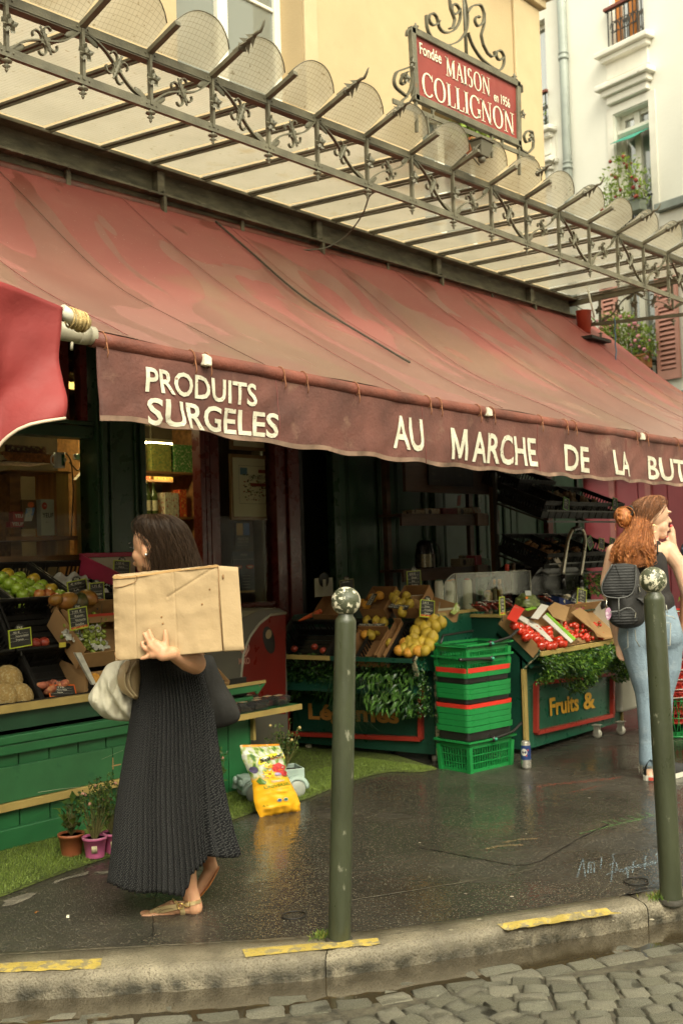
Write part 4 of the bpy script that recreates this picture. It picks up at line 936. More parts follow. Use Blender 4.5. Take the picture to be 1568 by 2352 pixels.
mb=MB(); mb.quad((5.44,Y0+.02,1.105),(6.0,Y0+.02,1.105),(6.0,Y0+.02,2.745),(5.44,Y0+.02,2.745)); mb.build('side_light_pane',GL,sf)
mb=MB()
for a,b,d in ((6.005,6.06,-.04),(6.065,6.14,-.015),(6.145,6.27,-.04)): mb.b2((a,Y0+d,0),(b,Y0+.1,2.98))
mb.build('door_post',OXB,sf,bevel=.005)
mb=MB(); mb.b2((4.74,Y0+.02,2.78),(5.25,Y0+.1,2.98)); mb.build('door_head',OXB,sf)
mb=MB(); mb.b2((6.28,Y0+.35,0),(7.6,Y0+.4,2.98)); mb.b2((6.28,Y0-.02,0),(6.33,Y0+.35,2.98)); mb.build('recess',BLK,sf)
def panel(X0,X1,Y,m=GRN2,z1=2.98):
 mb=MB(); w=.09; mb.b2((X0,Y,0),(X0+w,Y+.05,z1)); mb.b2((X1-w,Y,0),(X1,Y+.05,z1)); mb.b2((X0+w,Y,0),(X1-w,Y+.05,.35)); mb.b2((X0+w,Y,z1-.15),(X1-w,Y+.05,z1)); mb.b2((X0+w,Y+.02,.355),(X1-w,Y+.04,z1-.155)); mb.b2((X0+w+.05,Y+.012,.40),(X1-w-.05,Y+.021,z1-.2))
 for x in (X0+w+.012,X1-w-.024): mb.b2((x,Y+.0,.35),(x+.012,Y+.019,z1-.15))
 mb.build('door_panel',m,sf,bevel=.003)
for a,b in ((6.78,7.42),(7.44,8.06),(8.16,8.78),(8.86,9.4),(9.42,10.05)): panel(a,b,Y0)
mb=MB(); mb.b2((8.07,Y0-.04,0),(8.15,Y0+.06,2.98)); mb.b2((8.79,Y0-.03,0),(8.85,Y0+.06,2.98)); mb.b2((6.70,Y0-.02,0),(6.775,Y0+.06,2.98)); mb.build('door_post',GRN,sf,bevel=.004)
mb=MB(); mb.b2((10.06,Y0-.05,0),(10.16,Y0+.06,2.98)); mb.build('red_post',OXB,sf,bevel=.004)
panel(10.18,10.88,Y0,M('lighter_green',(.03,.11,.055),rough=.45))
mb=MB(); mb.b2((-1,5.9,-.02),(10.9,5.99,.001)); mb.b2((10.885,5.9,0),(10.93,14,3.9)); mb.b2((10.3,5.98,3.86),(10.93,14,3.95)); mb.build('side_wall',GRN,sf)
HW=M('steel_bolt',(.45,.42,.32),rough=.3,metal=1)
for x,y in [(852,1028),(775,1022)]: pass
IW=M('interior_wall',(.10,.07,.035),rough=.8,var=.3); IC=M('interior_ceiling',(.09,.065,.035),rough=.8); IF=M('interior_floor',(.06,.045,.03),rough=.5)
ri=thing('shop_interior','dim shop room seen through the open door','room',(6,8,0))
mb=MB(); mb.b2((2.4,6.0,-.03),(9.2,9.6,.0)); mb.build('floor',IF,ri)
mb=MB(); mb.b2((2.4,6.03,2.98),(9.2,9.6,3.05)); mb.build('ceiling',IC,ri)
mb=MB()
for k in range(7): mb.b2((2.4,6.35+k*.45,2.86),(9.2,6.42+k*.45,2.977))
mb.build('ceiling_beam',IC,ri)
mb=MB(); mb.b2((2.35,6.03,0),(2.4,9.6,2.98)); mb.b2((9.2,6.03,0),(9.25,9.6,2.98)); mb.b2((2.4,9.6,0),(9.2,9.65,2.98)); mb.build('wall',IW,ri)
TL=M('lit_tube',(.9,.85,.6),emit=(1,.86,.42),es=22,rvar=0,var=0)
for nm,(a,b) in enumerate([(V((6.6,8.2,2.55)),V((7.8,8.2,2.55))),(V((4.2,7.0,2.80)),V((5.6,7.0,2.80)))]):
 t=thing('ceiling_light','lit fluorescent tube '+('far inside the shop' if nm==0 else 'just inside the shop door'),'ceiling light',a,group='lit fluorescent tubes in the shop')
 mb=MB(); mb.bar(a,b,.09,.035); mb.build('tube',TL,t); mb=MB(); mb.bar(a+V((0,0,.035)),b+V((0,0,.035)),.12,.03); mb.bar(V((a.x+.1,a.y,a.z+.05)),V((a.x+.1,a.y,2.97)),.01,.01,(0,1,0)); mb.build('housing',M('tube_housing',(.5,.45,.3)),t)
WOOD=M('shelf_wood',(.26,.12,.04),rough=.55,var=.3,vs=3,stretch=(1,8,8),bump=.2)
WOODL=M('pale_wood',(.50,.28,.09),rough=.5,var=.25,vs=3,stretch=(6,6,.6),bump=.2)
PAL=[M('pack_%d'%i,c,rough=.4,var=.25,vs=30,col2=c2,c2s=45,c2t=.55,c2w=.03) for i,(c,c2) in enumerate([((.5,.06,.02),(.7,.45,.1)),((.5,.33,.06),(.2,.05,.02)),((.06,.12,.35),(.6,.5,.1)),((.10,.25,.06),(.6,.55,.3)),((.55,.5,.35),(.3,.05,.03)),((.12,.04,.02),(.5,.4,.2)),((.55,.18,.03),(.1,.05,.02)),((.32,.30,.07),(.1,.2,.06))])]
BOT=[M('bottle_%d'%i,c,rough=.15,rvar=0,var=.1) for i,c in enumerate([(.02,.012,.006),(.22,.05,.01),(.06,.08,.02),(.45,.25,.05)])]
LABM=M('paper_label',(.55,.48,.3),rough=.7,var=.2,vs=60)
rs=random.Random(8)
def bottle_mesh(mt,r=.032,h=.26,lab=True):
 mb=MB(); mb.lathe([(r*.95,0),(r,.01),(r,h*.58),(r*.85,h*.66),(r*.36,h*.78),(r*.36,h*.95),(r*.45,h*.955),(r*.45,h)],seg=10)
 if lab: mb.lathe([(r+.001,h*.18),(r+.001,h*.48)],seg=10,mi=1,caps=False)
 return mb.mesh('bottle',[mt,LABM])
BMS=[bottle_mesh(BOT[i%4],.03+.004*(i%3),.24+.03*(i%3)) for i in range(6)]
def shelfunit(label,X0,X1,Y,levels,depth,seed,name='shelf_unit'):
 rs=random.Random(seed); z1=max(levels)+.42
 t=thing(name,label,'shelf',((X0+X1)/2,Y,0)); mb=MB()
 for X in (X0,X1,(X0+X1)/2): mb.b2((X-.015,Y,0),(X+.015,Y+depth,z1))
 mb.build('upright',WOOD,t)
 for z in levels: MB().b2((X0,Y-.005,z-.02),(X1,Y+depth,z)).build('shelf_board',WOOD,t)
 for z in levels:
  x=X0+.06
  while x<X1-.1:
   k=rs.choice('bbpPc')
   if k=='b':
    me=rs.choice(BMS)
    for j in range(rs.randint(3,6)):
     if x>X1-.05: break
     o=link_mesh('bottle',me,None,(x,Y+.06,z)); tag(o,BL,'bottle',BLG);
     x+=.072
   elif k=='c':
    w=.22; bx=MB(); bx.b2((x,Y+.02,z+.001),(x+w,Y+.2,z+.25)); o=bx.build('carton',rs.choice(PAL)); tag(o,PL,'packet',PLG); x+=w+.02
   else:
    m=rs.choice(PAL)
    for j in range(rs.randint(2,4)):
     w=rs.uniform(.07,.12); h=rs.uniform(.12,.28)
     if x+w>X1-.03: break
     bx=MB(); bx.b2((x,Y+.01,z+.001),(x+w*.94,Y+.14,z+h)); o=bx.build('packet',m); tag(o,PL,'packet',PLG); x+=w
   x+=.015
BL,BLG='small bottle on the dim product shelves inside the shop door','bottles on the shelves inside the shop'
PL,PLG='packaged goods on the dim product shelves inside the shop door','packets on the shelves inside the shop'
shelfunit('dim wooden product shelves left of the lit tube inside the shop',5.35,6.6,7.45,[.5,.95,1.38,1.82,2.22],.3,4)
shelfunit('brighter product shelves below the lit tube at the back of the shop',6.75,8.1,8.6,[.5,.95,1.4,1.85,2.25],.3,9)
for (x0,x1,z0,z1,mt,lb) in [(7.35,7.7,1.9,2.5,PAL[7],'yellow green poster at the back of the shop'),(7.72,8.1,2.1,2.5,PAL[2],'blue spotted poster at the back of the shop'),(7.5,7.9,1.3,1.85,M('cream_poster',(.6,.55,.3),col2=(.1,.3,.1),c2s=6,c2t=.6),'cream poster with green bottle at the back of the shop')]:
 mb=MB(); mb.b2((x0,8.5,z0),(x1,8.51,z1)); mb.build('poster',mt,label=lb,cat='poster')
def P40(x,y,Y): return atY((500+x*.4464)/1.7417,(1700+y*.4464)/1.7417,Y)
FRM=M('pine_frame',(.30,.17,.05),rough=.4,var=.2,vs=6); PAPER=M('mount_paper',(.75,.73,.5),rough=.8,var=.06);
mb=MB(); mb.b2((5.445,6.12,1.0),(6.0,6.15,2.75)); mb.build('backing_board',M('dark_board',(.045,.03,.015),rough=.6,var=.4,vs=5,stretch=(6,6,.5)),sf)
yy=5.975
pf=thing('framed_drawing','framed drawing of a shop with red awning behind the glass','framed picture',(5.86,yy,1.72))
x0,x1,z0,z1=5.628,6.10,1.725,2.225
mb=MB();
for a,b in (((x0,z0),(x0+.026,z1)),((x1-.026,z0),(x1,z1)),((x0+.026,z0),(x1-.026,z0+.026)),((x0+.026,z1-.026),(x1-.026,z1))): mb.b2((a[0],yy-.01,a[1]),(b[0],yy+.012,b[1]))
mb.build('frame',FRM,pf,bevel=.002); mb=MB(); mb.b2((x0+.026,yy,z0+.026),(x1-.026,yy+.008,z1-.026)); mb.build('mount',PAPER,pf)
INK=[M('ink_'+a,c,rough=.8) for a,c in (('dark',(.06,.06,.03)),('red',(.3,.07,.03)),('blue',(.12,.25,.32)),('green',(.16,.2,.06)))]
mb=MB(); rs=random.Random(2); yi=yy-.002
def r2(a,b,c,d,mi): mb.quad((a,yi,b),(c,yi,b),(c,yi,d),(a,yi,d),mi)
r2(5.72,1.85,6.07,1.852,0); r2(5.72,2.14,6.07,2.142,0); r2(5.72,1.85,5.722,2.14,0)
r2(5.735,2.07,5.81,2.125,2); r2(5.84,1.985,6.07,2.01,1); r2(5.93,2.09,6.03,2.115,1)
for i in range(150): x=rs.uniform(5.76,6.07); z=rs.uniform(1.87,2.08); r2(x,z,x+rs.uniform(.003,.02),z+rs.uniform(.003,.014),rs.choice([0,0,3,3,1]))
for i in range(16): x=5.83+i*.015; r2(x,2.04,x+.004,2.07,0)
yi=yy-.002; mb.build('drawing',INK,pf)
mb=MB();
for a,b in (((5.64,2.26),(5.666,2.75)),((6.07,2.26),(6.096,2.75)),((5.666,2.26),(6.07,2.286))): mb.b2((a[0],yy-.01,a[1]),(b[0],yy+.012,b[1]))
o=mb.build('picture_frame',FRM,label='upper framed print partly hidden behind the valance',cat='framed picture'); mb=MB(); mb.b2((5.667,yy,2.287),(6.069,yy+.008,2.75)); mb.build('mount',PAPER,o)
NAV=M('navy_poster',(.018,.022,.035),rough=.5); BK2=M('black_poster',(.012,.012,.012),rough=.5); WT=M('print_white',(.55,.53,.42)); TN=M('print_tan',(.45,.30,.10)); BLU=M('print_blue',(.05,.12,.3)); RD=M('print_red',(.45,.05,.03));
mb=MB(); mb.b2((5.672,yy,1.505),(5.825,yy+.004,1.712)); o=mb.build('payment_sticker',BK2,label='black card payment sticker with tan and blue cards on the glass',cat='sticker')
mb=MB(); mb.b2((5.682,yy-.003,1.61),(5.748,yy-.001,1.70)); mb.build('tan_card',TN,o); mb=MB(); mb.b2((5.753,yy-.003,1.61),(5.815,yy-.001,1.70)); mb.build('blue_card',BLU,o)
mb=MB(); text_mb(mb,'ABANNEZ. BLIN',(5.69,yy,1.575),(1,0,0),(0,0,1),.02,.115,.01); text_mb(mb,'PRESENTEZ SON PANIER',(5.69,yy,1.553),(1,0,0),(0,0,1),.013,.115); text_mb(mb,'MERCI DE VOTRE VISITE',(5.69,yy,1.53),(1,0,0),(0,0,1),.006,.11); mb.build('lettering',WT,o)
mb=MB(); mb.b2((5.64,yy,1.17),(5.86,yy+.004,1.487)); o=mb.build('dental_poster',NAV,label='navy poster with two red smiling mouths on the door glass',cat='poster')
mb=MB(); text_mb(mb,'médjo',(5.715,yy,1.455),(1,0,0),(0,0,1),.022,.075); text_mb(mb,'Prendre soin de vos dents au quotidien',(5.648,yy,1.425),(1,0,0),(0,0,1),.007,.2)
for k in range(5): text_mb(mb,'• votre sourire',(5.73,yy,1.30-k*.022),(1,0,0),(0,0,1),.007,.08)
mb.build('lettering',WT,o)
for cx in (5.69,5.81):
 mb=MB(); mb.prism([(cx+.04*math.cos(a),yy-.004,1.375+(.022 if math.sin(a)<0 else .009)*math.sin(a)) for a in [k*math.pi/8 for k in range(16)]],(0,.003,0)); mb.build('lips',RD,o)
 mb=MB(); mb.prism([(cx+.028*math.cos(a),yy-.006,1.373+(.012 if math.sin(a)<0 else .004)*math.sin(a)) for a in [k*math.pi/8 for k in range(16)]],(0,.001,0)); mb.build('teeth',WT,o)
mb=MB(); mb.b2((5.645,yy-.003,1.175),(5.855,yy-.001,1.19)); mb.build('yellow_fringe',TN,o)
def L40(x,y,Y): return atY(x*.4464/1.7417,(1700+y*.4464)/1.7417,Y)
wd=thing('window_cabinet','wooden cabinet behind the left shop window','cabinet',(3.9,6.3,1.3))
def pbox(a,b,Y,dp,mat,nm,par=None,**k):
 p,q=L40(*a,Y),L40(*b,Y); mb=MB(); mb.b2((min(p.x,q.x),Y,min(p.z,q.z)),(max(p.x,q.x),Y+dp,max(p.z,q.z))); return mb.build(nm,mat,par,**k)
pbox((505,410),(630,1170),6.25,.25,WOODL,'post',wd); pbox((110,400),(640,435),6.22,.35,WOOD,'top_board',wd); pbox((90,440),(200,1200),6.3,.2,WOOD,'side',wd)
a=[L40(685,490,6.2),L40(810,350,6.2),L40(840,1200,6.2),L40(700,1200,6.2)]; mb=MB(); mb.prism(a,(0,.04,0)); mb.build('slanted_board',WOODL,wd)
pbox((200,670),(370,930),6.24,.02,M('cardboard_dark',(.22,.13,.05)),'cardboard',wd); pbox((60,1000),(700,1030),6.15,.4,WOOD,'lower_shelf',wd); pbox((0,1180),(800,1230),6.1,.5,WOOD,'base_board',wd)
mb=MB(); mb.b2((2.4,6.75,.9),(4.3,6.8,1.75)); mb.b2((2.4,6.1,1.25),(4.3,6.75,1.3)); mb.build('back_panel',M('dark_cabinet_back',(.03,.018,.01),rough=.6),wd)
b0,b1=L40(70,250,6.12),L40(480,330,6.12); WIC=M('wicker',(.45,.17,.05),rough=.7,var=.4,vs=40,bump=1,bs=60)
bk=thing('wicker_basket','shallow wicker basket on top of the window cabinet','basket',(b0.x,6.2,b1.z))
for j in range(6):
 mb=MB(); z=lerp(b1.z,b0.z,j/5); x0_,x1_=b0.x-.01*j,b1.x+.01*j
 mb.tube([V((lerp(x0_,x1_,k/40),6.12+.006*(-1)**(k+j),z)) for k in range(41)],.008,5); mb.tube([V((x1_,lerp(6.12,6.4,k/16)+0,z+.003*(-1)**(k+j))) for k in range(17)],.008,5); mb.build('weave_row',WIC,bk)
mb=MB(); mb.b2((b0.x,6.13,b1.z-.01),(b1.x,6.4,b1.z));
for k in range(9): x=lerp(b0.x+.03,b1.x-.05,k/8); mb.b2((x,6.17,b1.z),(x+.03,6.2,b0.z+.06))
mb.build('basket_contents',PAL[5],bk)
c=L40(535,385,6.05); h=.10; MUGW=M('white_ceramic',(.82,.80,.68),rough=.25)
mg=thing('printed_mug','white mug with a green and black print behind the window','mug',c)
mb=MB(); r=.036; mb.lathe([(r,.0),(r,h),(r-.004,h),(r-.004,.006),(0.0,.006)],c,20,caps=False); mb.build('cup',MUGW,mg)
mb=MB(); mb.tube([c+V((-r-.002+.0-.026*math.sin(t),0,h*.5+.034*math.cos(t))) for t in [k*math.pi/10 for k in range(11)]],.006,8); mb.build('handle',MUGW,mg)
mb=MB(); mb.grid(lambda u,v:c+V(((r+.001)*math.sin(-.2+u*1.5),-(r+.001)*math.cos(-.2+u*1.5),.012+.076*v)),8,4); mb.build('green_print',M('mug_green',(.03,.14,.05),rough=.3,col2=(.01,.02,.01),c2s=20,c2t=.5),mg)
mb=MB(); mb.ball(c+V((.022,-(r-.004),.052)),(.012,.006,.016),10,6); mb.build('pale_figure_print',M('mug_face',(.55,.5,.35)),mg)
p=L40(700,285,6.1); mb=MB(); mb.b2(p-V((.018,0,.02)),p+V((.018,.03,.02))); mb.build('plug',MUGW,label='white plug adaptor hanging beside the mug',cat='plug',bevel=.004)
mb=MB(); mb.tube(smoothline([L40(590,250,6.15),L40(640,300,6.15),L40(660,600,6.15),L40(640,1000,6.15)],20,2),.005,5); mb.tube(smoothline([L40(700,320,6.15),L40(760,330,6.15),L40(700,420,6.15),L40(620,330,6.15)],20,2),.004,5); mb.build('electric_cord',BLK,label='black electric cords hanging behind the window',cat='cord')
REDB=M('yeuf_red',(.32,.03,.02),rough=.5);
o=pbox((120,775),(213,865),6.14,.05,REDB,'red_carton',label='upper red carton printed YEUF behind the window',cat='carton'); p,q=L40(135,830,6.138),L40(208,830,6.138); mb=MB(); text_mb(mb,'YEU',p,(1,0,0),(0,0,1),.022,q.x-p.x,.02); mb.build('lettering',WT,o)
o=pbox((95,868),(215,915),6.12,.05,REDB,'red_carton',label='lower red carton printed YEUF behind the window',cat='carton'); p,q=L40(110,902,6.118),L40(212,902,6.118); mb=MB(); text_mb(mb,'YEUF',p,(1,0,0),(0,0,1),.022,q.x-p.x,.02); mb.build('lettering',WT,o)
o=pbox((368,665),(492,990),6.12,.05,M('grey_carton',(.40,.41,.30),rough=.6,var=.06),'tall_carton',label='tall grey carton printed YEUF with a red round logo behind the window',cat='carton'); p,q=L40(382,828,6.118),L40(480,828,6.118); mb=MB(); text_mb(mb,'YEUF',p,(1,0,0),(0,0,1),.030,q.x-p.x,.02); text_mb(mb,'YEUF',L40(410,875,6.118),(1,0,0),(0,0,1),.006,.02); mb.build('lettering',BLK,o)
p=L40(402,725,6.117); mb=MB(); mb.prism([(p.x+.019*math.cos(k*.524),6.117,p.z+.024*math.sin(k*.524)) for k in range(12)],(0,.002,0)); lg=mb.build('round_logo',RD,o); mb=MB(); text_mb(mb,'34',(p.x-.010,6.1165,p.z-.004),(1,0,0),(0,0,1),.012,.02); mb.build('logo_lettering',WT,o)
mb=MB(); a=[L40(x,y,6.13) for x,y in ((240,745),(318,742),(285,862),(222,862))]; mb.prism(a,(0,.005,0)); o=mb.build('hanging_leaflet',M('leaflet',(.5,.5,.4),col2=(.1,.25,.5),c2s=14,c2t=.5),label='tilted white and blue leaflet with orange disc behind the window',cat='leaflet')
p=L40(280,715,6.125); mb=MB(); mb.prism([(p.x+.024*math.cos(k*.524),6.125,p.z+.018*math.sin(k*.524)) for k in range(12)],(0,.002,0)); mb.build('orange_disc',M('disc_orange',(.6,.13,.02)),o)
# --- PRODUCE HELPERS
def atP(x,y,P0,N): d=ray(x,y); o=V((0,0,H)); t=(V(P0)-o).dot(V(N))/d.dot(V(N)); return o+d*t
def c4(x,y): return (x*.2051,1263.1+y*.2051)
def c6(x,y): return ((900+x*.7015)/1.7417,(2000+y*.7015)/1.7417)
def c7(x,y): return ((1800+x*.5937)/1.7417,(1900+y*.5937)/1.7417)
CRB=M('black_crate_plastic',(.012,.011,.009),spec=.3,rough=.5,var=.3,vs=9,bump=.2,bs=40)
def slotwall(L_,h,t=.006,handle=False,dense=True):
 """wall in local xz plane: x 0..L, z -h..0"""
 mb=MB(); b0,b1=-h*.62,-h*.22
 mb.b2((0,0,-h),(L_,t,b0)); mb.b2((0,0,b1),(L_,t,0)); n=max(3,int(L_/.028))
 for k in range(n+1):
  x=L_*k/n;
  if handle and abs(x-L_/2)<.055: continue
  mb.b2((max(0,x-.006),0,b0),(min(L_,x+.006),t,b1))
 for k in (.25,.5,.75): mb.b2((L_*k-.004,-.004,-h),(L_*k+.004,0,-.01))
 return mb
def crate(label,P,w,d,h,tilt,rz=0,mat=None,group=None,nm='plastic_crate'):
 mat=mat or CRB; t=thing(nm,label,'crate',P,(tilt,0,rz),group)
 for (ox,oy,rot,L_,hd) in ((0,0,0,w,True),(0,d-.006,0,w,True),(.006,0,math.pi/2,d,False),(w,0,math.pi/2,d,False)):
  mb=slotwall(L_,h,handle=hd); mb.tf(Matrix.Translation((ox,oy,0))@Matrix.Rotation(rot,4,'Z')); mb.build('crate_wall',mat,t,world=False)
 mb=MB(); k=0
 for i in range(7): mb.b2((.006,.01+i*(d-.02)/7,-h),(w-.006,.01+(i+.82)*(d-.02)/7,-h+.004))
 mb.b2((.02,.01,-h-.004),(.03,d-.01,-h)); mb.b2((w-.03,.01,-h-.004),(w-.02,d-.01,-h)); mb.build('crate_base',mat,t,world=False)
 mb=MB(); r=.011
 mb.b2((-r,-r,-.006),(w+r,0.001,.004)); mb.b2((-r,d-.001,-.006),(w+r,d+r,.004)); mb.b2((-r,.0012,-.006),(.001,d-.0012,.004)); mb.b2((w-.001,.0012,-.006),(w+r,d-.0012,.004))
 mb.b2((-r,-r,-.03),(w+r,-r+.003,-.0065)); mb.build('crate_rim',mat,t,world=False,bevel=.002)
 return t
CARD=M('brown_cardboard',(.36,.21,.085),rough=.85,var=.12,vs=4,bump=.15,bs=40)
def carton(label,P,w,d,h,tilt,rz=0,mat=None,rim=None,nm='carton_tray',group=None,lift=.05):
 mat=mat or CARD; t=thing(nm,label,'carton',P,(tilt,0,rz),group); k=.005
 for a,b in (((0,0,-h),(w,k,0)),((0,d-k,-h),(w,d,lift)),((0,k,-h),(k,d-k,lift*.5)),((w-k,k,-h),(w,d-k,lift*.5))): mb=MB(); mb.b2(a,b); mb.build('side_flap',mat,t,world=False)
 mb=MB(); mb.b2((k,k,-h),(w-k,d-k,-h+.004)); mb.build('carton_base',mat,t,world=False)
 if rim:
  mb=MB(); mb.b2((-.002,-.003,-.012),(w+.002,-.0005,.003)); mb.b2((-.002,d+.0005,lift-.012),(w+.002,d+.003,lift+.003)); mb.build('printed_edge',rim,t,world=False)
 return t
TAGF={'y':M('tag_yellow_green',(.42,.50,.03),rough=.4,rvar=0),'o':M('tag_orange',(.72,.13,.01),rough=.4,rvar=0),'g':M('tag_bright_green',(.13,.42,.03),rough=.4,rvar=0),'d':M('tag_dull_frame',(.25,.24,.08),rough=.5)}
SLATE=M('tag_black_slate',(.018,.017,.013),rough=.5,var=.4,vs=30); CHALK=M('chalk_white_print',(.62,.6,.48),rough=.8,rvar=0)
FLAME=M('tag_fruit_strip',(.55,.08,.02),rough=.5,col2=(.7,.4,.05),c2s=90,c2t=.5,c2w=.1,var=.3,vs=80)
def price_tag(label,c,w,h,lines,fr='y',roll=0.,yaw=0.,pitch=0.,top='1kg',strip=True,px=None):
 c=V(c); t=thing('price_tag',label,'price tag',c,(pitch,-math.radians(roll),yaw))
 k=.006; mb=MB()
 mb.b2((-w/2-k,-.003,-k),(w/2+k,.003,0)); mb.b2((-w/2-k,-.003,h),(w/2+k,.003,h+k)); mb.b2((-w/2-k,-.003,0),(-w/2,.003,h)); mb.b2((w/2,-.003,0),(w/2+k,.003,h)); mb.build('tag_frame',TAGF[fr],t,world=False)
 mb=MB(); mb.b2((-w/2,-.0015,0),(w/2,.0015,h)); mb.build('tag_slate',SLATE,t,world=False)
 if top:
  mb=MB(); mb.prism([(w*.24*math.cos(a),-.002,h+k+w*.17*math.sin(a)*1.1) for a in [q*math.pi/8 for q in range(9)]],(0,.004,0)); mb.build('tag_disc',SLATE,t,world=False)
  mb=MB(); text_mb(mb,top,(0,-.002,h+k+.002),(1,0,0),(0,0,1),w*.11,w*.26,.012,center=True); mb.build('tag_writing',CHALK,t,world=False)
 if strip: mb=MB(); mb.b2((-w/2,-.003,0),(w/2,-.0016,h*.10)); mb.build('fruit_strip',FLAME,t,world=False)
 mb=MB(); n=len(lines); y=h*.80
 for i,s in enumerate(lines):
  hh=h*.115 if i else h*.13
  if s: text_mb(mb,s,(-w*.36 if i==0 else -w*.22,-.0015,y),(1,0,0),(0,0,1),hh,min(w*.62,len(s)*hh*.75),.014)
  mb.quad((-w/2,-.0018,y-h*.035),(w*.4,-.0018,y-h*.035),(w*.4,-.0018,y-h*.025),(-w/2,-.0018,y-h*.025)); y-=h*.215
 mb.build('chalk_writing',CHALK,t,world=False)
 mb=MB(); mb.b2((-.004,.0,-.05),(.004,.003,-k)); mb.build('tag_stake',SLATE,t,world=False)
 return t
def tagpx(label,x,y,Y,wpx,hpx,lines,**k):
 p=atY(x,y,Y); d=(p-V((0,0,H))).dot(fw)/F; w=wpx*d/.93; h=hpx*d; return price_tag(label,p-V((0,0,h/2)),w,h,lines,**k)
def fruit(prof,seg=14,mats=None,lobes=0,name='fruit',stem=True,stemc=None):
 mb=MB(); mb.lathe(prof,seg=seg,caps=False)
 if lobes: mb.v=[V((p.x*(1+.05*math.cos(lobes*math.atan2(p.y,p.x))),p.y*(1+.05*math.cos(lobes*math.atan2(p.y,p.x))),p.z)) for p in mb.v]
 if stem: mb.tube([(0,0,prof[-1][1]-.001),(.002,.001,prof[-1][1]+.010),(.005,.002,prof[-1][1]+.016)],.0016,5,mi=1)
 return mb.mesh(name,mats)
STEM=M('fruit_stem',(.10,.06,.02),rough=.8)
def ap(r): return [(.002,-.80*r),(.35*r,-.88*r),(.72*r,-.66*r),(.96*r,-.2*r),(1.0*r,.15*r),(.88*r,.55*r),(.6*r,.82*r),(.33*r,.86*r),(.12*r,.72*r),(.002,.62*r)]
APG=[fruit(ap(.037),16,[M('apple_green',(.27,.40,.035),rough=.25,var=.15,vs=18,rnd=.12,coat=.2),STEM],name='apple'),fruit(ap(.039),16,[M('apple_yellow',(.52,.36,.03),rough=.25,var=.25,vs=12,col2=(.5,.18,.03),c2s=8,c2t=.55,c2w=.25,rnd=.1),STEM],name='apple'),fruit(ap(.037),16,[M('apple_red',(.42,.10,.03),rough=.25,var=.25,vs=14,col2=(.5,.33,.06),c2s=10,c2t=.5,c2w=.25,rnd=.12),STEM],name='apple')]
def ell(a,b): return [(.001,-b)]+[(a*math.cos(t),b*math.sin(t)) for t in [math.pi*(k/8-.5) for k in range(1,8)]]+[(.001,b)]
MAN=fruit(ell(.045,.060),16,[M('mango_skin',(.34,.17,.03),rough=.35,var=.2,vs=12,col2=(.32,.06,.025),c2s=7,c2t=.5,c2w=.3,rnd=.15),STEM],name='mango',stem=False)
MAND=fruit(ell(.046,.060),16,[M('mango_green_skin',(.06,.07,.02),rough=.35,var=.2,vs=12,col2=(.12,.06,.02),c2s=7,c2t=.5,c2w=.3),STEM],name='mango',stem=False)
NEC=fruit(ap(.031),14,[M('nectarine_skin',(.30,.04,.02),rough=.35,var=.25,vs=14,col2=(.5,.2,.05),c2s=9,c2t=.58,c2w=.2,rnd=.2),STEM],name='nectarine',stem=False)
PEA=fruit([(.002,-.018),(.02,-.022),(.036,-.012),(.040,0),(.034,.014),(.016,.018),(.002,.008)],14,[M('flat_peach_skin',(.34,.10,.05),rough=.7,var=.3,vs=20,col2=(.55,.35,.12),c2s=12,c2t=.55,c2w=.2,rnd=.2),STEM],name='flat_peach',stem=False)
def lem(a,b): return [(.001,-b*1.02),(.10*a,-b*1.0),(.28*a,-b*.93),(.62*a,-b*.72),(.92*a,-b*.35),(a,0),(.95*a,b*.32),(.68*a,b*.70),(.36*a,b*.90),(.20*a,b*.98),(.12*a,b*1.07),(.001,b*1.09)]
LEMY=M('lemon_skin',(.46,.315,.03),rough=.42,var=.12,vs=14,bump=.45,bs=260,rnd=.14)
LEM=fruit(lem(.034,.042),16,[LEMY,STEM],name='lemon',stem=False)
ORG=fruit(ell(.036,.034),16,[M('mandarin_skin',(.60,.28,.03),rough=.42,var=.12,vs=14,bump=.45,bs=260,rnd=.12),STEM],name='citrus',stem=False)
TOMM=M('tomato_skin',(.58,.035,.012),rough=.14,var=.12,vs=10,rnd=.14,coat=.4,rvar=.03)
TOM=fruit([(.001,-.028),(.016,-.030),(.032,-.018),(.038,0),(.035,.015),(.024,.026),(.010,.026),(.002,.021)],18,[TOMM,M('tomato_calyx',(.10,.16,.03),rough=.6)],lobes=5,name='tomato')
CHT=fruit(ell(.0155,.0150),10,[TOMM,STEM],name='cherry_tomato',stem=False)
MEL=MB(); MEL.lathe(ell(.078,.072),seg=30,caps=False); MEL.v=[p*(1+.022*abs(math.cos(5*math.atan2(p.y,p.x)))) for p in MEL.v]
MELM=M('melon_rind',(.38,.25,.08),rough=.75,var=.12,vs=20,bump=1.3,bs=110,col2=(.46,.36,.17),c2s=70,c2t=.52,c2w=.06)
MEL=MEL.mesh('melon',[MELM])
def put(nm,me,p,label,cat,group=None,rot=None,sc=1.):
 rot=rot or (random.uniform(-.5,.5),random.uniform(-.5,.5),random.uniform(0,6.28)); o=link_mesh(nm,me,None,p,rot,sc); return tag(o,label,cat,group)
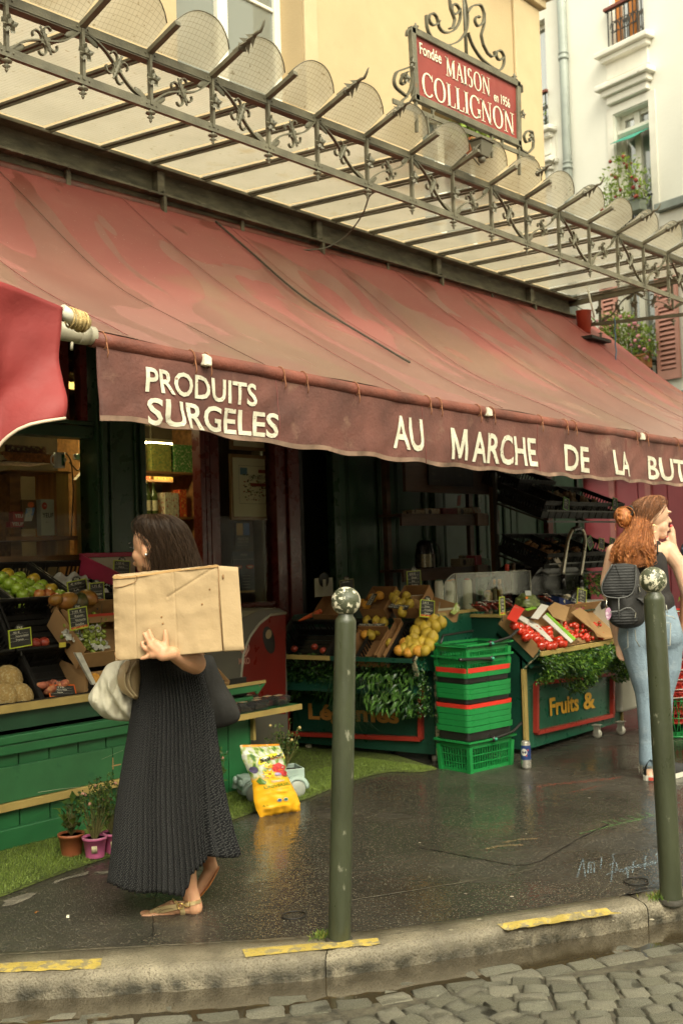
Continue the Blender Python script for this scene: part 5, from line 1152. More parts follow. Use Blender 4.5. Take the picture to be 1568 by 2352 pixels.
# --- GREEN COUNTER AT LEFT
CG=M('counter_green_paint',(.020,.125,.040),rough=.42,var=.2,vs=4,bump=.2,bs=30,col2=(.014,.085,.028),c2s=4.5,c2t=.60,c2w=.1,stretch=(.5,1,1))
CG2=M('counter_panel_green',(.028,.125,.042),rough=.5,var=.16,vs=2.6,bump=.25,bs=35,col2=(.018,.10,.035),c2s=6,c2t=.60,c2w=.04)
BEI=M('beige_edge_trim',(.40,.29,.09),rough=.6,var=.12,vs=6,bump=.2)
WOODB=M('chipped_bare_wood',(.42,.26,.10),rough=.8)
YC=4.93
zc=lambda y:atY(0,y,YC).z
ct=thing('produce_counter','green painted wooden produce counter at the left with beige edge trims','counter',(3.0,YC,0))
XL,XR=-.5,4.79
mb=MB(); mb.b2((XL,YC-.02,zc(1640)),(4.0,YC+.02,zc(1622))); mb.build('edge_trim',BEI,ct,bevel=.003)
mb=MB(); mb.b2((XL,YC+.03,zc(1692)),(4.0,YC+.06,zc(1640))); mb.build('recessed_board',M('counter_green_shadowed',(.012,.062,.025),rough=.5,var=.2),ct)  # shadow under the edge trim painted in as a darker counter green
mb=MB(); mb.b2((XL,YC-.03,zc(1712)),(XR-.02,YC+.028,zc(1692))); mb.build('upper_rail',CG,ct,bevel=.006)
mb=MB(); mb.b2((XL,YC-.018,zc(1737)),(XR-.02,YC+.02,zc(1713.5))); mb.build('lower_rail',CG,ct,bevel=.006)
x=XL; k=0
while x<XR-.01:
 x2=min(x+.182,XR); mb=MB(); mb.b2((x+.0035,YC+.022,.0),(x2-.0035,YC+.04,zc(1737) if x<4.15 else .44)); mb.build('plank',CG,ct,bevel=.004,seg=1); x+=.182
mb=MB(); mb.b2((XL,YC+.041,0),(XR-.01,YC+.06,zc(1640))); mb.build('inner_lining',BLK,ct)
mb=MB(); mb.b2((XL,YC-.012,zc(1846)),(3.70,YC+.012,zc(1765))); mb.build('front_panel',CG2,ct,bevel=.003); mb=MB(); mb.b2((3.705,YC-.012,zc(1846)),(4.35,YC+.012,zc(1765))); mb.build('front_panel',CG2,ct,bevel=.003)
mb=MB(); mb.b2((XL,YC-.026,zc(1866)),(4.30,YC+.0,zc(1847))); mb.build('edge_trim',BEI,ct,bevel=.003)
mb=MB(); mb.b2((XL,YC-.01,0.014),(4.35,YC+.02,zc(1908))); mb.build('plinth_board',CG,ct,bevel=.006)
mb=MB(); mb.b2((XR,YC+.0,.30),(XR+.02,YC+.05,.52)); mb.build('corner_trim',BEI,ct); mb=MB(); mb.b2((XR-.02,YC+.06,0),(XR,5.85,.52)); mb.build('end_panel',CG,ct)
mb=MB();
for (x,y,l,a) in [(200,1757,.05,0),(220,1752,.02,0)]: p=atY(268,1757,YC-.0125); mb.b2((p.x-.03,p.y-.001,p.z-.004),(p.x+.03,p.y,p.z+.002)); break
mb.b2((3.699,YC-.0135,zc(1820)),(3.704,YC-.0125,zc(1790))); mb.build('paint_chip',WOODB,ct)
mb=MB()
for (x,y,x2,y2) in [(90,1820,195,1806),(235,1742,285,1724)]:
 pass
mb.tube([atY(88,1820,YC-.0128),atY(140,1812,YC-.0128),atY(195,1807,YC-.0128)],.0015,4); mb.tube([atY(234,1744,YC-.0128),atY(283,1723,YC-.0128)],.0008,4); mb.build('scratch',M('scratch_pale',(.35,.4,.25)),ct)
mb=MB(); mb.prism([(XL,4.96,.5),(XL,4.96,.60),(XL,5.18,.80),(XL,5.38,1.05),(XL,5.85,1.28),(XL,5.85,.5)],(4.6-XL-.6,0,0)); mb.build('display_steps',BLK,ct)
s0,s1=atY(545,1652,4.80),atY(690,1624,4.80)
mb=MB(); mb.b2((4.05,4.80,s1.z-.006),(s1.x,5.25,s1.z+.02)); o=mb.build('shelf_board',CG,ct); mb=MB(); mb.b2((4.05,4.785,s1.z-.012),(s1.x,4.799,s1.z+.022)); mb.build('edge_trim',BEI,ct)
mb=MB(); mb.bar((4.86,5.0,s1.z-.01),(4.72,5.0,s1.z-.16),.02,.03,(0,1,0)); mb.build('shelf_bracket',BLK,ct)
u0,u1=atY(530,1588,4.86),atY(608,1564,4.86)
mb=MB(); mb.b2((4.05,4.86,u1.z-.055),(u1.x-.05,4.875,u1.z-.014)); mb.b2((4.05,4.87,s1.z+.03),(4.55,4.90,u1.z-.09)); mb.build('tray_front',CG,ct); mb=MB(); mb.b2((4.05,4.85,u1.z-.012),(u1.x,4.87,u1.z+.006)); mb.build('edge_trim',BEI,ct)
mb=MB(); mb.b2((4.05,4.88,u1.z-.05),(u1.x-.05,5.5,u1.z-.04)); mb.bar((u1.x,4.86,u1.z),(u1.x-.07,4.87,u1.z-.07),.02,.015,(0,1,0)); mb.build('tray_board',CG,ct)
ch=carton('open brown carton of dark cherries tilted on the counter end',(4.10,4.93,u1.z+.01),.50,.42,.09,math.radians(35),0,CARD,lift=.02)
CHM=M('cherry_skin',(.045,.008,.006),rough=.15,rvar=.03); CHB_=MB().ball((0,0,0),.0115,10,7); CHB_=CHB_.mesh('cherry',CHM)
N35=V((0,-math.sin(math.radians(35)),math.cos(math.radians(35))))
rs=random.Random(6)
for i in range(110):
 x=rs.uniform(.03,.47); y=rs.uniform(.02,.26); p=V((4.10,4.93,u1.z+.01))+V((x,0,0))+V((0,math.cos(.611),math.sin(.611)))*y-N35*rs.uniform(.03,.06)
 put('cherry',CHB_,p,'dark red cherry heaped in the tilted brown carton','cherry','dark cherries in the brown carton')
PNM=glassM('clear_punnet_plastic',(.86,.88,.82),rough=.12,fac=.04,dw=.03); RCUR=M('redcurrants',(.42,.03,.02),rough=.25,var=.4,vs=90,bump=1,bs=150); GCUR=M('dark_berries',(.07,.05,.045),rough=.4,var=.4,vs=90,bump=1,bs=150)
STK=M('punnet_sticker',(.5,.48,.35),rough=.5,col2=(.6,.2,.03),c2s=35,c2t=.52,c2w=.05)
k=0
for i,(x,y,red) in enumerate([(565,1643,1),(600,1640,0),(632,1634,0),(560,1628,1),(590,1625,0),(615,1621,1),(640,1619,0),(568,1618,0)]):
 Yp=4.86+.12*(0 if i<3 else 1 if i<7 else 2); p=atZ(x,y,s1.z+.022); p.y=max(p.y,4.86)
 t=thing('berry_punnet',['clear punnet of redcurrants at the front left of the low shelf','clear punnet of dark berries in the middle of the front row','clear punnet of pale contents at the front right of the low shelf','clear punnet of redcurrants behind on the left','clear punnet with orange sticker in the middle of the back row','clear punnet of redcurrants in the back row right of centre','clear punnet at the back right corner of the low shelf','clear punnet furthest back on the low shelf'][i],'punnet',p,(0,0,rs.uniform(-.15,.15)),'punnets on the low shelf')
 mb=MB(); mb.add([(-.055,-.04,0),(.055,-.04,0),(.055,.04,0),(-.055,.04,0),(-.065,-.05,.045),(.065,-.05,.045),(.065,.05,.045),(-.065,.05,.045),(-.055,-.04,.06),(.055,-.04,.06),(.055,.04,.06),(-.055,.04,.06)],[(0,1,5,4),(1,2,6,5),(2,3,7,6),(3,0,4,7),(4,5,9,8),(5,6,10,9),(6,7,11,10),(7,4,8,11),(8,9,10,11)]); mb.build('plastic_shell',PNM,t,world=False)
 mb=MB(); mb.grid(lambda u,v:V((-.052+.104*u,-.038+.076*v,.006+.03*math.sin(math.pi*min(1,max(0,u)))**.3*math.sin(math.pi*v)**.3+.004*noise.noise(V((u*30,v*30,i))))),14,10); mb.build('berries',RCUR if red else GCUR,t,world=False)
 mb=MB(); mb.b2((-.03,-.015,.0605),(.03,.02,.0615)); mb.build('sticker',STK,t,world=False)
# --- CRATES ON THE COUNTER
T1=math.atan2(.235,.2); n1=V((0,-math.sin(T1),math.cos(T1)))
r1=[('black crate of melons at the left end of the bottom row',2.965),('black crate with flat peaches, bottom row beside the white tote bag',3.30)]
for lb,X in r1: crate(lb,(X,4.955,.735),.318,.30,.13,T1)
T2=math.atan2(.26,.185)
r2_=[('mostly empty black crate at the left edge of the middle row',2.85),('black crate with a few nectarines in the middle row',3.243)]
for lb,X in r2_: crate(lb,(X,5.10,.995),.36,.31,.13,T2)
T3=math.atan2(.2,.48); n3=V((0,-math.sin(T3),math.cos(T3)))
for lb,X in (('black crate of apples, far left of the top row',2.96),('black crate heaped with green and yellow apples in the top row',3.37),('long black crate with paper lining behind the price tags',3.79)): crate(lb,(X,5.33,1.255),.39,.51,.15,T3)
rs=random.Random(12)
P3=V((3.6,5.33,1.255));
def up3(p,k): return p+n3*k
for i,(x,y,kd) in enumerate([(85,280,1),(225,312,0),(380,335,1),(175,348,0),(110,385,0),(320,385,0),(250,405,0),(470,400,0),(205,440,0),(435,440,0),(575,447,1),(355,485,0),(265,508,0),(30,312,0),(545,508,2),(445,512,2),(672,512,0),(620,555,2)]):
 p=atP(*c4(x,y),P3-n3*.03+n3*.0,n3)
 put('apple',APG[kd],p,{0:'green apple heaped in the black crate on the top row',1:'yellow apple among the green apples on the top row',2:'reddish apple at the lower edge of the apple crate'}[kd],'apple',{0:'green apples in the top crate',1:'yellow apples in the top crate',2:'reddish apples in the top crate'}[kd],sc=1.06)
for i in range(12):
 p=V((3.37+rs.uniform(.05,.34),0,0)); s=rs.uniform(.04,.4); p+=V((0,5.33+s*math.cos(T3),1.255+s*math.sin(T3)))-n3*rs.uniform(.085,.10); put('apple',APG[0],p,'green apple heaped in the black crate on the top row','apple','green apples in the top crate')
for (x,y) in [(80,548),(5,525),(-60,500),(-40,560)]:
 put('apple',APG[0],atP(*c4(x,y),P3-n3*.07,n3),'green apple in the far left crate of the top row','apple','green apples in the far left crate')
for i,(x,y,g) in enumerate([(625,560,0),(755,570,0),(905,575,1),(985,540,0)]):
 p=atY(*c4(x,y),5.22); put('mango',MAND if g else MAN,p,['reddish mango at the left of the mango tray','large orange mango in the middle of the tray','dark green mango right of the orange mango','red mango behind the right price tag'][i],'mango','mangoes in the red-edged tray',rot=(1.3,0.2,.3+i),sc=1.1 if i!=0 else .75)
REDE=M('red_printed_edge',(.50,.045,.02),rough=.5)
carton('shallow carton with red edge holding mangoes',(3.60,5.13,1.145),.40,.24,.05,math.radians(15),0,CARD,REDE,lift=.03)
for i,(x,y) in enumerate([(290,1052),(400,1050),(495,1040)]): put('nectarine',NEC,atY(*c4(x,y),5.145),['dark red nectarine beside the small price tag','orange red nectarine in the middle of the crate front','dark nectarine at the right of the crate front'][i],'nectarine','nectarines in the middle crate')
for i,(x,y) in enumerate([(95,1450),(215,1650),(40,1660)]): put('melon',MEL,atY(*c4(x,y),5.10-.07*(i>0)),['large netted melon at the top of the melon pile','netted melon with green ribs at the front right','netted melon cut by the left edge of the photo'][i],'melon','melons in the bottom crate',rot=((.9,.3,.4),(1.2,.5,1.4),(1.1,-.2,2.))[i],sc=1.0)
for i,(x,y) in enumerate([(500,1540),(520,1600),(570,1520),(640,1500),(700,1500),(470,1520),(560,1570)]): put('flat_peach',PEA,atY(*c4(x,y),5.07-.01*i),'flat peach at the left of the bottom crate','peach','flat peaches in the bottom crate')
FRST=M('fruit_sticker',(.55,.55,.4));
TG=math.atan2(.25,.3); ng=V((0,-math.sin(TG),math.cos(TG)))
gc=carton('brown carton of green grapes with white tissue paper',(3.565,4.97,.945),.42,.36,.11,TG,0,CARD,None,lift=.06)
carton('plain brown carton below the grape carton',(3.59,4.99,.84),.36,.3,.13,math.radians(12),0,CARD,None,lift=.02)
put('citrus',ORG,atY(*c4(1055,1445),5.0),'orange fruit peeking from the lower carton beside the tote bag','orange')
mb=MB(); mb.prism([atY(*c4(x,y),4.955) for x,y in ((845,1150),(915,1150),(1080,1500),(1040,1510))],(0,.02,0)); mb.build('white_crate_end',M('white_greyish_card',(.5,.48,.4),rough=.8,var=.2,vs=20),label='white printed card edge beside the bottom black crate',cat='card')
TIS=M('white_tissue',(.62,.62,.52),rough=.9,var=.1,trans=.2)
GRP=M('green_grape_skin',(.24,.30,.045),rough=.2,rvar=.03,var=.25,vs=20,rnd=.1,sss=0)
GM=MB().ball((0,0,0),(.0125,.0125,.0145),10,7).mesh('grape',GRP)
mb=MB(); rs=random.Random(4)
for (x0,y0,w,h) in ((820,960,170,140),(1050,900,140,160),(1120,1060,140,110)):
 a=atP(*c4(x0,y0),V((3.6,4.97,.95)),ng);
 mb.grid(lambda u,v:a+V(((u-.5)*.11,(v-.5)*.06,(v-.5)*.05+.03*noise.noise(V((u*7+x0,v*7,0)))))+ng*(.012*noise.noise(V((u*13,v*13,x0)))),14,14)
mb.build('tissue_paper',TIS,gc)
for bi,(cx,cy,n,lb) in enumerate([(830,905,34,'bunch of green grapes under the price tag'),(1110,800,40,'bunch of small green grapes at the back right'),(960,985,34,'bunch of green grapes in the middle'),(1040,1060,34,'bunch of green grapes at the carton front'),(1100,960,22,'loose bunch of large green grapes at right')]):
 c=atP(*c4(cx,cy),V((3.6,4.97,.95))-ng*.02,ng); t=thing('grape_bunch',lb,'grapes',c,group='bunches of green grapes')
 small=.75 if bi==1 else 1.05
 for k in range(n):
  q=V((rs.gauss(0,.028),rs.gauss(0,.022),rs.gauss(0,.022))); o=link_mesh('grape',GM,t,q+V((0,0,0)),(rs.uniform(0,3),rs.uniform(0,3),0),small*rs.uniform(.9,1.15))
 mb=MB(); mb.tube([c,c+V((.01,-.02,.03)),c+V((.012,-.01,.07)),c+V((.02,-.01,.10))],.0022,5); mb.build('stalk',STEM,t)
MAG=M('magenta_box_print',(.36,.03,.07),rough=.5)
bx=thing('fruit_box','open magenta edged fruit box with white tissue behind the tags','box',(4.17,5.45,1.30))
mb=MB(); a0=V((4.15,5.80,1.30)); mb.b2((4.16,5.80,1.28),(4.58,5.81,1.47)); mb.build('back_wall',M('white_card',(.5,.47,.36),rough=.8),bx)
mb=MB(); mb.b2((4.15,5.79,1.472),(4.60,5.82,1.50)); mb.prism([(4.15,5.82,1.50),(4.15,5.35,1.35),(4.15,5.35,1.27),(4.15,5.82,1.36)],(.012,0,0)); mb.prism([(4.60,5.82,1.50),(4.60,5.35,1.35),(4.60,5.35,1.2),(4.60,5.82,1.3)],(.012,0,0)); mb.build('printed_wall',MAG,bx,bevel=.004)
mb=MB(); mb.b2((4.16,5.36,1.18),(4.60,5.80,1.19)); mb.build('box_base',CARD,bx)
mb=MB(); mb.grid(lambda u,v:V((lerp(4.17,4.58,u),lerp(5.40,5.79,v),1.25+.1*v+.03*math.sin(u*22)*math.sin(v*18)+.02*noise.noise(V((u*9,v*9,2))))),30,30); mb.build('moulded_paper',TIS,bx)
mb=MB(); mb.grid(lambda u,v:V((lerp(3.80,4.14,u),lerp(5.50,5.80,v),1.25+.12*v+.02*math.sin(u*20)*math.sin(v*18))),30,30); mb.build('moulded_paper_tray',TIS,label='white moulded paper tray lying in the long black crate',cat='tray')
mb=MB(); o_=atY(*c4(700,1065),4.97); mb.b2(o_+V((-.02,-.004,-.012)),o_+V((.02,.0,.014))); mb.build('yellow_label',M('label_yellow',(.55,.45,.04)),label='torn yellow label on the middle crate rim',cat='label')
tagpx('price tag reading 7,95 € above the green grapes',*c4(890,765),5.03,43,45,['7,95 €','Raisin','Victoria','Italia'],roll=6)
tagpx('price tag reading € Kilo in the long black crate',*c4(880,430),5.30,46,34,['   € Kilo','','   LA','FRANCE'],roll=8,strip=False)
tagpx('price tag reading 1,95 € Mangue above the mangoes',*c4(1090,475),5.24,34,41,['1,95 €','','Mangue','Pérou'],roll=2,top='Pièce')
tagpx('price tag standing in the magenta edged box',*c4(1360,215),5.60,40,36,['1,50 €','Poire','','FRANCE'],roll=-4,top='3kg',strip=False)
tagpx('price tag reading ,90 € lying in the nectarine crate',*c4(235,985),5.10,50,38,[',90 €','Nectarine blanche','France'],roll=4,strip=False)
tagpx('orange framed price tag reading 6,90 € for flat peaches',*c4(715,1580),4.975,64,29,['6,90 € Kilo','Pêche Plate','France'],fr='o',roll=-6,pitch=-.5)
# --- POTS
def pot(label,x,y,r,h,mat,rimm,kind,seed,lab=False):
 p=atZ(x,y,.014); rs=random.Random(seed); t=thing('potted_plant',label,'potted plant',p)
 mb=MB(); mb.lathe([(r*.74,0),(r*.76,.004),(r*.97,h*.86),(r*1.04,h*.86),(r*1.06,h),(r*.98,h),(r*.9,h*.9)],p,24); mb.build('pot',mat,t)
 mb=MB(); mb.lathe([(r*.0,h*.90),(r*.96,h*.90)],p,20,caps=False); mb.build('soil',M('potting_soil',(.04,.025,.015),rough=.9,bump=1.5,bs=120),t)
 if rimm: mb=MB(); mb.lathe([(r*1.05,h*.97),(r*1.075,h*.985),(r*1.05,h*1.0)],p,24,caps=False); mb.build('pot_rim',rimm,t)
 if lab: mb=MB(); mb.grid(lambda u,v:p+V((r*.92*math.cos(-2.5+u*.5),r*.92*math.sin(-2.5+u*.5),h*(.3+.35*v))).xyz+V((math.cos(-2.3)*.006*v,math.sin(-2.3)*.006*v,0)),5,2); mb.build('pot_label',LABM,t,solid=.001)
 mb=MB(); sm=MB(); c=p+V((0,0,h))
 if kind=='leafy':
  for i in range(46):
   a=rs.uniform(0,6.28); e=rs.uniform(0,1); d=V((math.cos(a)*(1-e*.6),math.sin(a)*(1-e*.6),.3+e)); q=c+V((math.cos(a),math.sin(a),0))*r*rs.uniform(.2,.9)+V((0,0,rs.uniform(.0,.15)))
   sm.tube([c+V((0,0,-.01)),q],.0018,4,False); leafcard(mb,q,d+rv(.4),V((0,0,1))+rv(.3),rs.uniform(.035,.06),rs.uniform(.03,.045),i%3,.5)
 else:
  for i in range(46):
   a=rs.uniform(0,6.28); s=rs.uniform(.2,1); top=c+V((math.cos(a)*r*1.5*s,math.sin(a)*r*1.5*s,rs.uniform(.10,.26)*(1.15-s*.4))); mid=c.lerp(top,.5)+V((math.cos(a),math.sin(a),0))*r*.15
   sm.tube([c+V((math.cos(a)*r*.2,math.sin(a)*r*.2,-.01)),mid,top],[.0022,.0016,.001],4,False)
   for j in range(12):
    q=(mid if j<5 else top).lerp(top,rs.random())+rv(.012); leafcard(mb,q,rdir()+V((0,0,.4)),rdir(),rs.uniform(.012,.026),rs.uniform(.006,.012),rs.randrange(3))
 mb.build('leaves',LEAFM,t); sm.build('stems',M('plant_stem',(.13,.12,.035),rough=.7),t)
 fb=MB()
 for i in range(4 if kind!='leafy' else 0):
  a=rs.uniform(0,6.28); fb.ball(c+V((math.cos(a)*r*.9,math.sin(a)*r*.9,rs.uniform(.12,.24))),.009,7,5)
 if fb.v: fb.build('buds',M('pink_bud',(.6,.3,.22),rough=.7),t)
 return t
LEAFM=[M('leaf_mid',(.055,.11,.018),rough=.5,trans=.25,var=.25,vs=20),M('leaf_dark',(.03,.07,.014),rough=.45,trans=.2,var=.25,vs=20),M('leaf_light',(.12,.18,.03),rough=.5,trans=.3,var=.25,vs=20)]
TERR=M('terracotta_plastic',(.33,.10,.04),rough=.5,var=.12); PNK=M('pink_plastic',(.60,.14,.30),rough=.4,var=.08); GRY=M('pot_grey_rim',(.35,.33,.3))
pot('terracotta pot with a broad leafed plant against the green plinth',165,1963,.062,.105,TERR,None,'leafy',1)
pot('pink pot with a thin stemmed rose bush, middle of the three pots',219,1968,.058,.10,PNK,GRY,'bush',2,True)
pot('pink pot with a flowering bush half hidden by the skirt',262,1957,.055,.10,PNK,GRY,'bush',3,True)
pot('small rose bush behind the skirt near the soil bag',500,1860,.05,.09,TERR,None,'bush',7)
# --- SHARED
def zcol(x,y,P): d=ray(x,y); P=V(P); t=(P.xy.to_3d()).dot(fh)/d.dot(fh); return H+d.z*t
def c5(x,y): return ((x*.7015)/1.7417,(2000+y*.7015)/1.7417)
def cR(x,y): return (784+x*.871/1.7417,(2850+y*.871)/1.7417)
def cS(x,y): return ((1500+x*.4464)/1.7417,(1850+y*.4464)/1.7417)
def cT(x,y): return ((1700+x*.4145)/1.7417,(2150+y*.4145)/1.7417)
def textpx(mb,s,a,b,P0,N,cap,off=.02,lift=.004,mi=0):
 p,q=atP(*a,P0,N),atP(*b,P0,N); xd=(q-p).normalized(); yd=V((0,0,1));
 return text_mb(mb,s,p+V(N)*lift,xd,yd,cap,(q-p).length,off,0,mi)
def foliage(name,par,fn,n,L,mats,seed=1,hang=.4,w=.4,label=None,cat=None):
 rs=random.Random(seed); mb=MB()
 for i in range(n):
  p,nn=fn(rs.random(),rs.random(),rs); d=(V(nn)*rs.uniform(.3,1.2)+rv(.8)+V((0,0,-hang))); l=rs.uniform(*L); leafcard(mb,p,d,rdir(),l,l*w*rs.uniform(.7,1.2),min(2,int(rs.random()*3)),.4)
 return mb.build(name,mats,par,label=label,cat=cat,kind='stuff' if par is not None else None)
HEDGE=[M('hedge_mid',(.07,.17,.025),rough=.35,trans=.2,var=.25,vs=20),M('hedge_dark',(.02,.065,.014),rough=.35,trans=.15,var=.2,vs=20),M('hedge_light',(.18,.32,.04),rough=.4,trans=.25,var=.25,vs=20)]
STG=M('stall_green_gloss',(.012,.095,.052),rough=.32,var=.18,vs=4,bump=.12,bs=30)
STD=M('stall_green_shaded',(.010,.055,.034),rough=.35,var=.18,vs=4)  # stall green darkened in the colour for faces turned from the light
REDM=M('red_moulding',(.35,.035,.022),rough=.35,var=.15)
GOLD=M('gold_sign_paint',(.66,.36,.03),rough=.4,var=.1)
CHIP=M('chipped_edge',(.35,.30,.18),rough=.8,var=.4,vs=40,col2=(.02,.08,.04),c2s=30,c2t=.5,c2w=.05)
# --- LEGUMES STALL
C0=V((6.085,4.486,0)); EX=V((-.131,.991,0)).normalized(); NL=V((-.991,-.131,0)).normalized()
def LG(u,v,w): return C0+EX*u+NL*v+V((0,0,w))
lg=thing('vegetable_stall','dark green wooden stall lettered Légumes with hanging greenery behind the front bollard','market stall',LG(.6,0,0))
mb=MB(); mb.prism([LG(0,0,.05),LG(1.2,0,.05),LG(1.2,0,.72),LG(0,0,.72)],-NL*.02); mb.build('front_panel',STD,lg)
mb=MB(); mb.prism([LG(-.02,0,.04),LG(-.02,-.75,.04),LG(-.02,-.75,1.0),LG(-.02,-.02,1.0),LG(-.02,.31,.73),LG(-.02,.28,.66),LG(-.02,.0,.62)],-EX*.02); mb.build('right_cheek',STG,lg)
mb=MB(); mb.bar(LG(-.035,.315,.725),LG(-.035,-.03,1.005),.026,.012); mb.bar(LG(-.03,.315,.72),LG(-.03,.27,.62),.03,.02); mb.build('chipped_edge',CHIP,lg)
mb=MB(); mb.bar(LG(-.03,-.03,1.006),LG(-.03,-.75,1.006),.03,.022); mb.build('top_edge_trim',BEI,lg)
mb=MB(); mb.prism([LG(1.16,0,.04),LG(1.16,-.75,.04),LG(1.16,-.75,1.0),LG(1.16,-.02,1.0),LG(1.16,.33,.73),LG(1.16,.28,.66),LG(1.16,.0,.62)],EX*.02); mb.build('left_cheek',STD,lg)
mb=MB(); mb.prism([LG(0,.25,.50),LG(1.16,.27,.50),LG(1.16,-.10,.78),LG(0,-.10,.78)],(0,0,-.02)); mb.prism([LG(0,-.05,.93),LG(1.16,-.05,.93),LG(1.16,-.75,.93),LG(0,-.75,.93)],(0,0,-.02)); mb.build('display_board',STD,lg)
lf=atP(610,1502,LG(0,.33,.7),NL); rf_=atP(990,1512,LG(0,.33,.7),NL)
mb=MB(); mb.bar(LG(1.17,.335,.725),LG(.62,.335,.725),.02,.03); mb.build('front_edge_trim',BEI,lg); mb=MB(); mb.bar(LG(.62,.333,.725),LG(-.03,.333,.725),.02,.03); mb.build('front_edge',STD,lg)
PL0=LG(0,.012,0)
def lgframe(pa,pb,w=.045):
 a,b=atP(*pa,PL0,NL),atP(*pb,PL0,NL); return a,b
q=[atP(*p,PL0,NL) for p in [(657,1560),(967,1560),(967,1697),(657,1684)]]
mb=MB()
for a,b in ((q[0],q[3]),(q[1],q[2]),(q[3],q[2]),(q[0],q[1])): mb.bar(a,b,.03,.05,NL); mb.bar(a+NL*.01,b+NL*.01,.02,.022,NL)
mb.build('moulding',REDM,lg)
mb=MB();
textpx(mb,'Légumes',(709,1650),(917,1660),PL0,NL,.112,off=.035,lift=.004)
mb.build('lettering',M('dull_gold_paint',(.50,.22,.05),rough=.5),lg)
mb=MB(); mb.bar(LG(-.03,.0,.04),LG(-.03,.0,.62),.03,.03,(1,0,0)); mb.build('corner_trim',CHIP,lg)
for u in (.03,1.1): mb=MB(); mb.lathe([(.025,0),(.025,.04)],LG(u,-.05,0),10); mb.build('foot',BARM2,lg)
def lgf(a,b,rs):
 u=-.06+1.26*a; drop=.26+.10*noise.noise(V((u*4,0,5)))+.08*(u<.35); return LG(u,.26+rs.uniform(-.08,.06)-.12*b,.715-drop*b*1.15+.02),NL
foliage('hanging_greenery',lg,lgf,7500,(.020,.038),[HEDGE[1],HEDGE[1],HEDGE[0]],3)
def lgf2(a,b,rs):
 u=.02+.30*a; return LG(u,.31+rs.uniform(-.05,.05),.62-.26*b),NL
mb=MB(); rs=random.Random(5)
for i in range(170):
 u=rs.uniform(-.02,.36); p=LG(u,.30+rs.uniform(-.04,.05),.64-.24*rs.random()); leafcard(mb,p,NL*.7+EX*rs.uniform(-.8,.8)+V((0,0,-rs.uniform(.3,1.4))),NL+rv(.3),rs.uniform(.055,.10),rs.uniform(.014,.022),rs.randrange(3),.6)
for i in range(120):
 u=rs.gauss(.52,.06); a=LG(u,.30,.60); b=LG(u+rs.gauss(0,.05),.33+rs.uniform(-.02,.04),.40); c=LG(u+rs.gauss(0,.08),.30,.22+rs.uniform(0,.12)); mb.tube([a,b,c],[.003,.002,.0008],3,False,1)
mb.build('long_leaved_greenery',[HEDGE[0],HEDGE[1],HEDGE[0]],lg,kind='stuff')
tl=math.atan2(.27,.33); nl=(NL*math.sin(tl)+V((0,0,math.cos(tl)))).normalized(); up_l=(-NL*math.cos(tl)+V((0,0,math.sin(tl)))).normalized()
def lgroot(t,P):
 R=Matrix((-EX,up_l,nl)).transposed(); t.location=P; t.rotation_euler=R.to_euler(); WM[t]=Matrix.Translation(P)@R.to_4x4()
def lcrate(lb,u,w,d,h,mat=None,fn=crate,v=.325,**k):
 global thing
 P=LG(u,0,0); P=LG(u,v,.735); t=None
 oth=thing
 def th(nm,l2,cat,loc,rot=(0,0,0),group=None):
  o=oth(nm,l2,cat,loc,rot,group); lgroot(o,P); return o
 thing=th
 try: t=fn(lb,P,w,d,h,0,0,mat,**k)
 finally: thing=oth
 return t
lcrate('empty black crate at the left of the vegetable stall',1.15,.46,.36,.14)
lcrate('black crate behind the front bollard on the vegetable stall',.66,.24,.36,.14)
CDK=M('dark_brown_carton',(.26,.13,.045),rough=.85,var=.15,vs=4)
PRN=M('black_print_band',(.02,.018,.015),rough=.6)
b1=lcrate('brown carton of mandarins printed SANS TRAITEMENT beside the bollard',.50,.24,.26,.09,CDK,carton)
b2_=lcrate('narrow brown carton right of the mandarins',.245,.06,.34,.09,CDK,carton)
b3=lcrate('black crate of large lemons at the right end of the vegetable stall',.17,.20,.36,.10)
N0,P0l=nl,LG(.3,.325,.735)
for t,(x,y,x2,y2) in ((b1,(985,1392,1100,1392)),):
 pass
mb=MB(); a=LG(.50,.325,.735); mb2=MB()
for nm,(pa,pb) in {'a':(c6(765,712),c6(905,712))}.items():
 p,q_=atP(*pa,P0l+nl*.03,nl),atP(*pb,P0l+nl*.03,nl); xd=(q_-p).normalized(); yd=up_l
 o=MB(); o.prism([p-xd*.01-yd*.03,q_+xd*.01-yd*.03,q_+xd*.01+yd*.012,p-xd*.01+yd*.012],nl*.001); o.build('print_band',PRN,b1)
 o=MB(); text_mb(o,'SANS TRAITEMENT',p-yd*.006,xd,yd,.014,(q_-p).length,.015,lift=.003); text_mb(o,'APRES RECOLTE',p-yd*.025+xd*.01,xd,yd,.014,(q_-p).length*.85,.015,lift=.003); o.build('band_lettering',WT,b1)
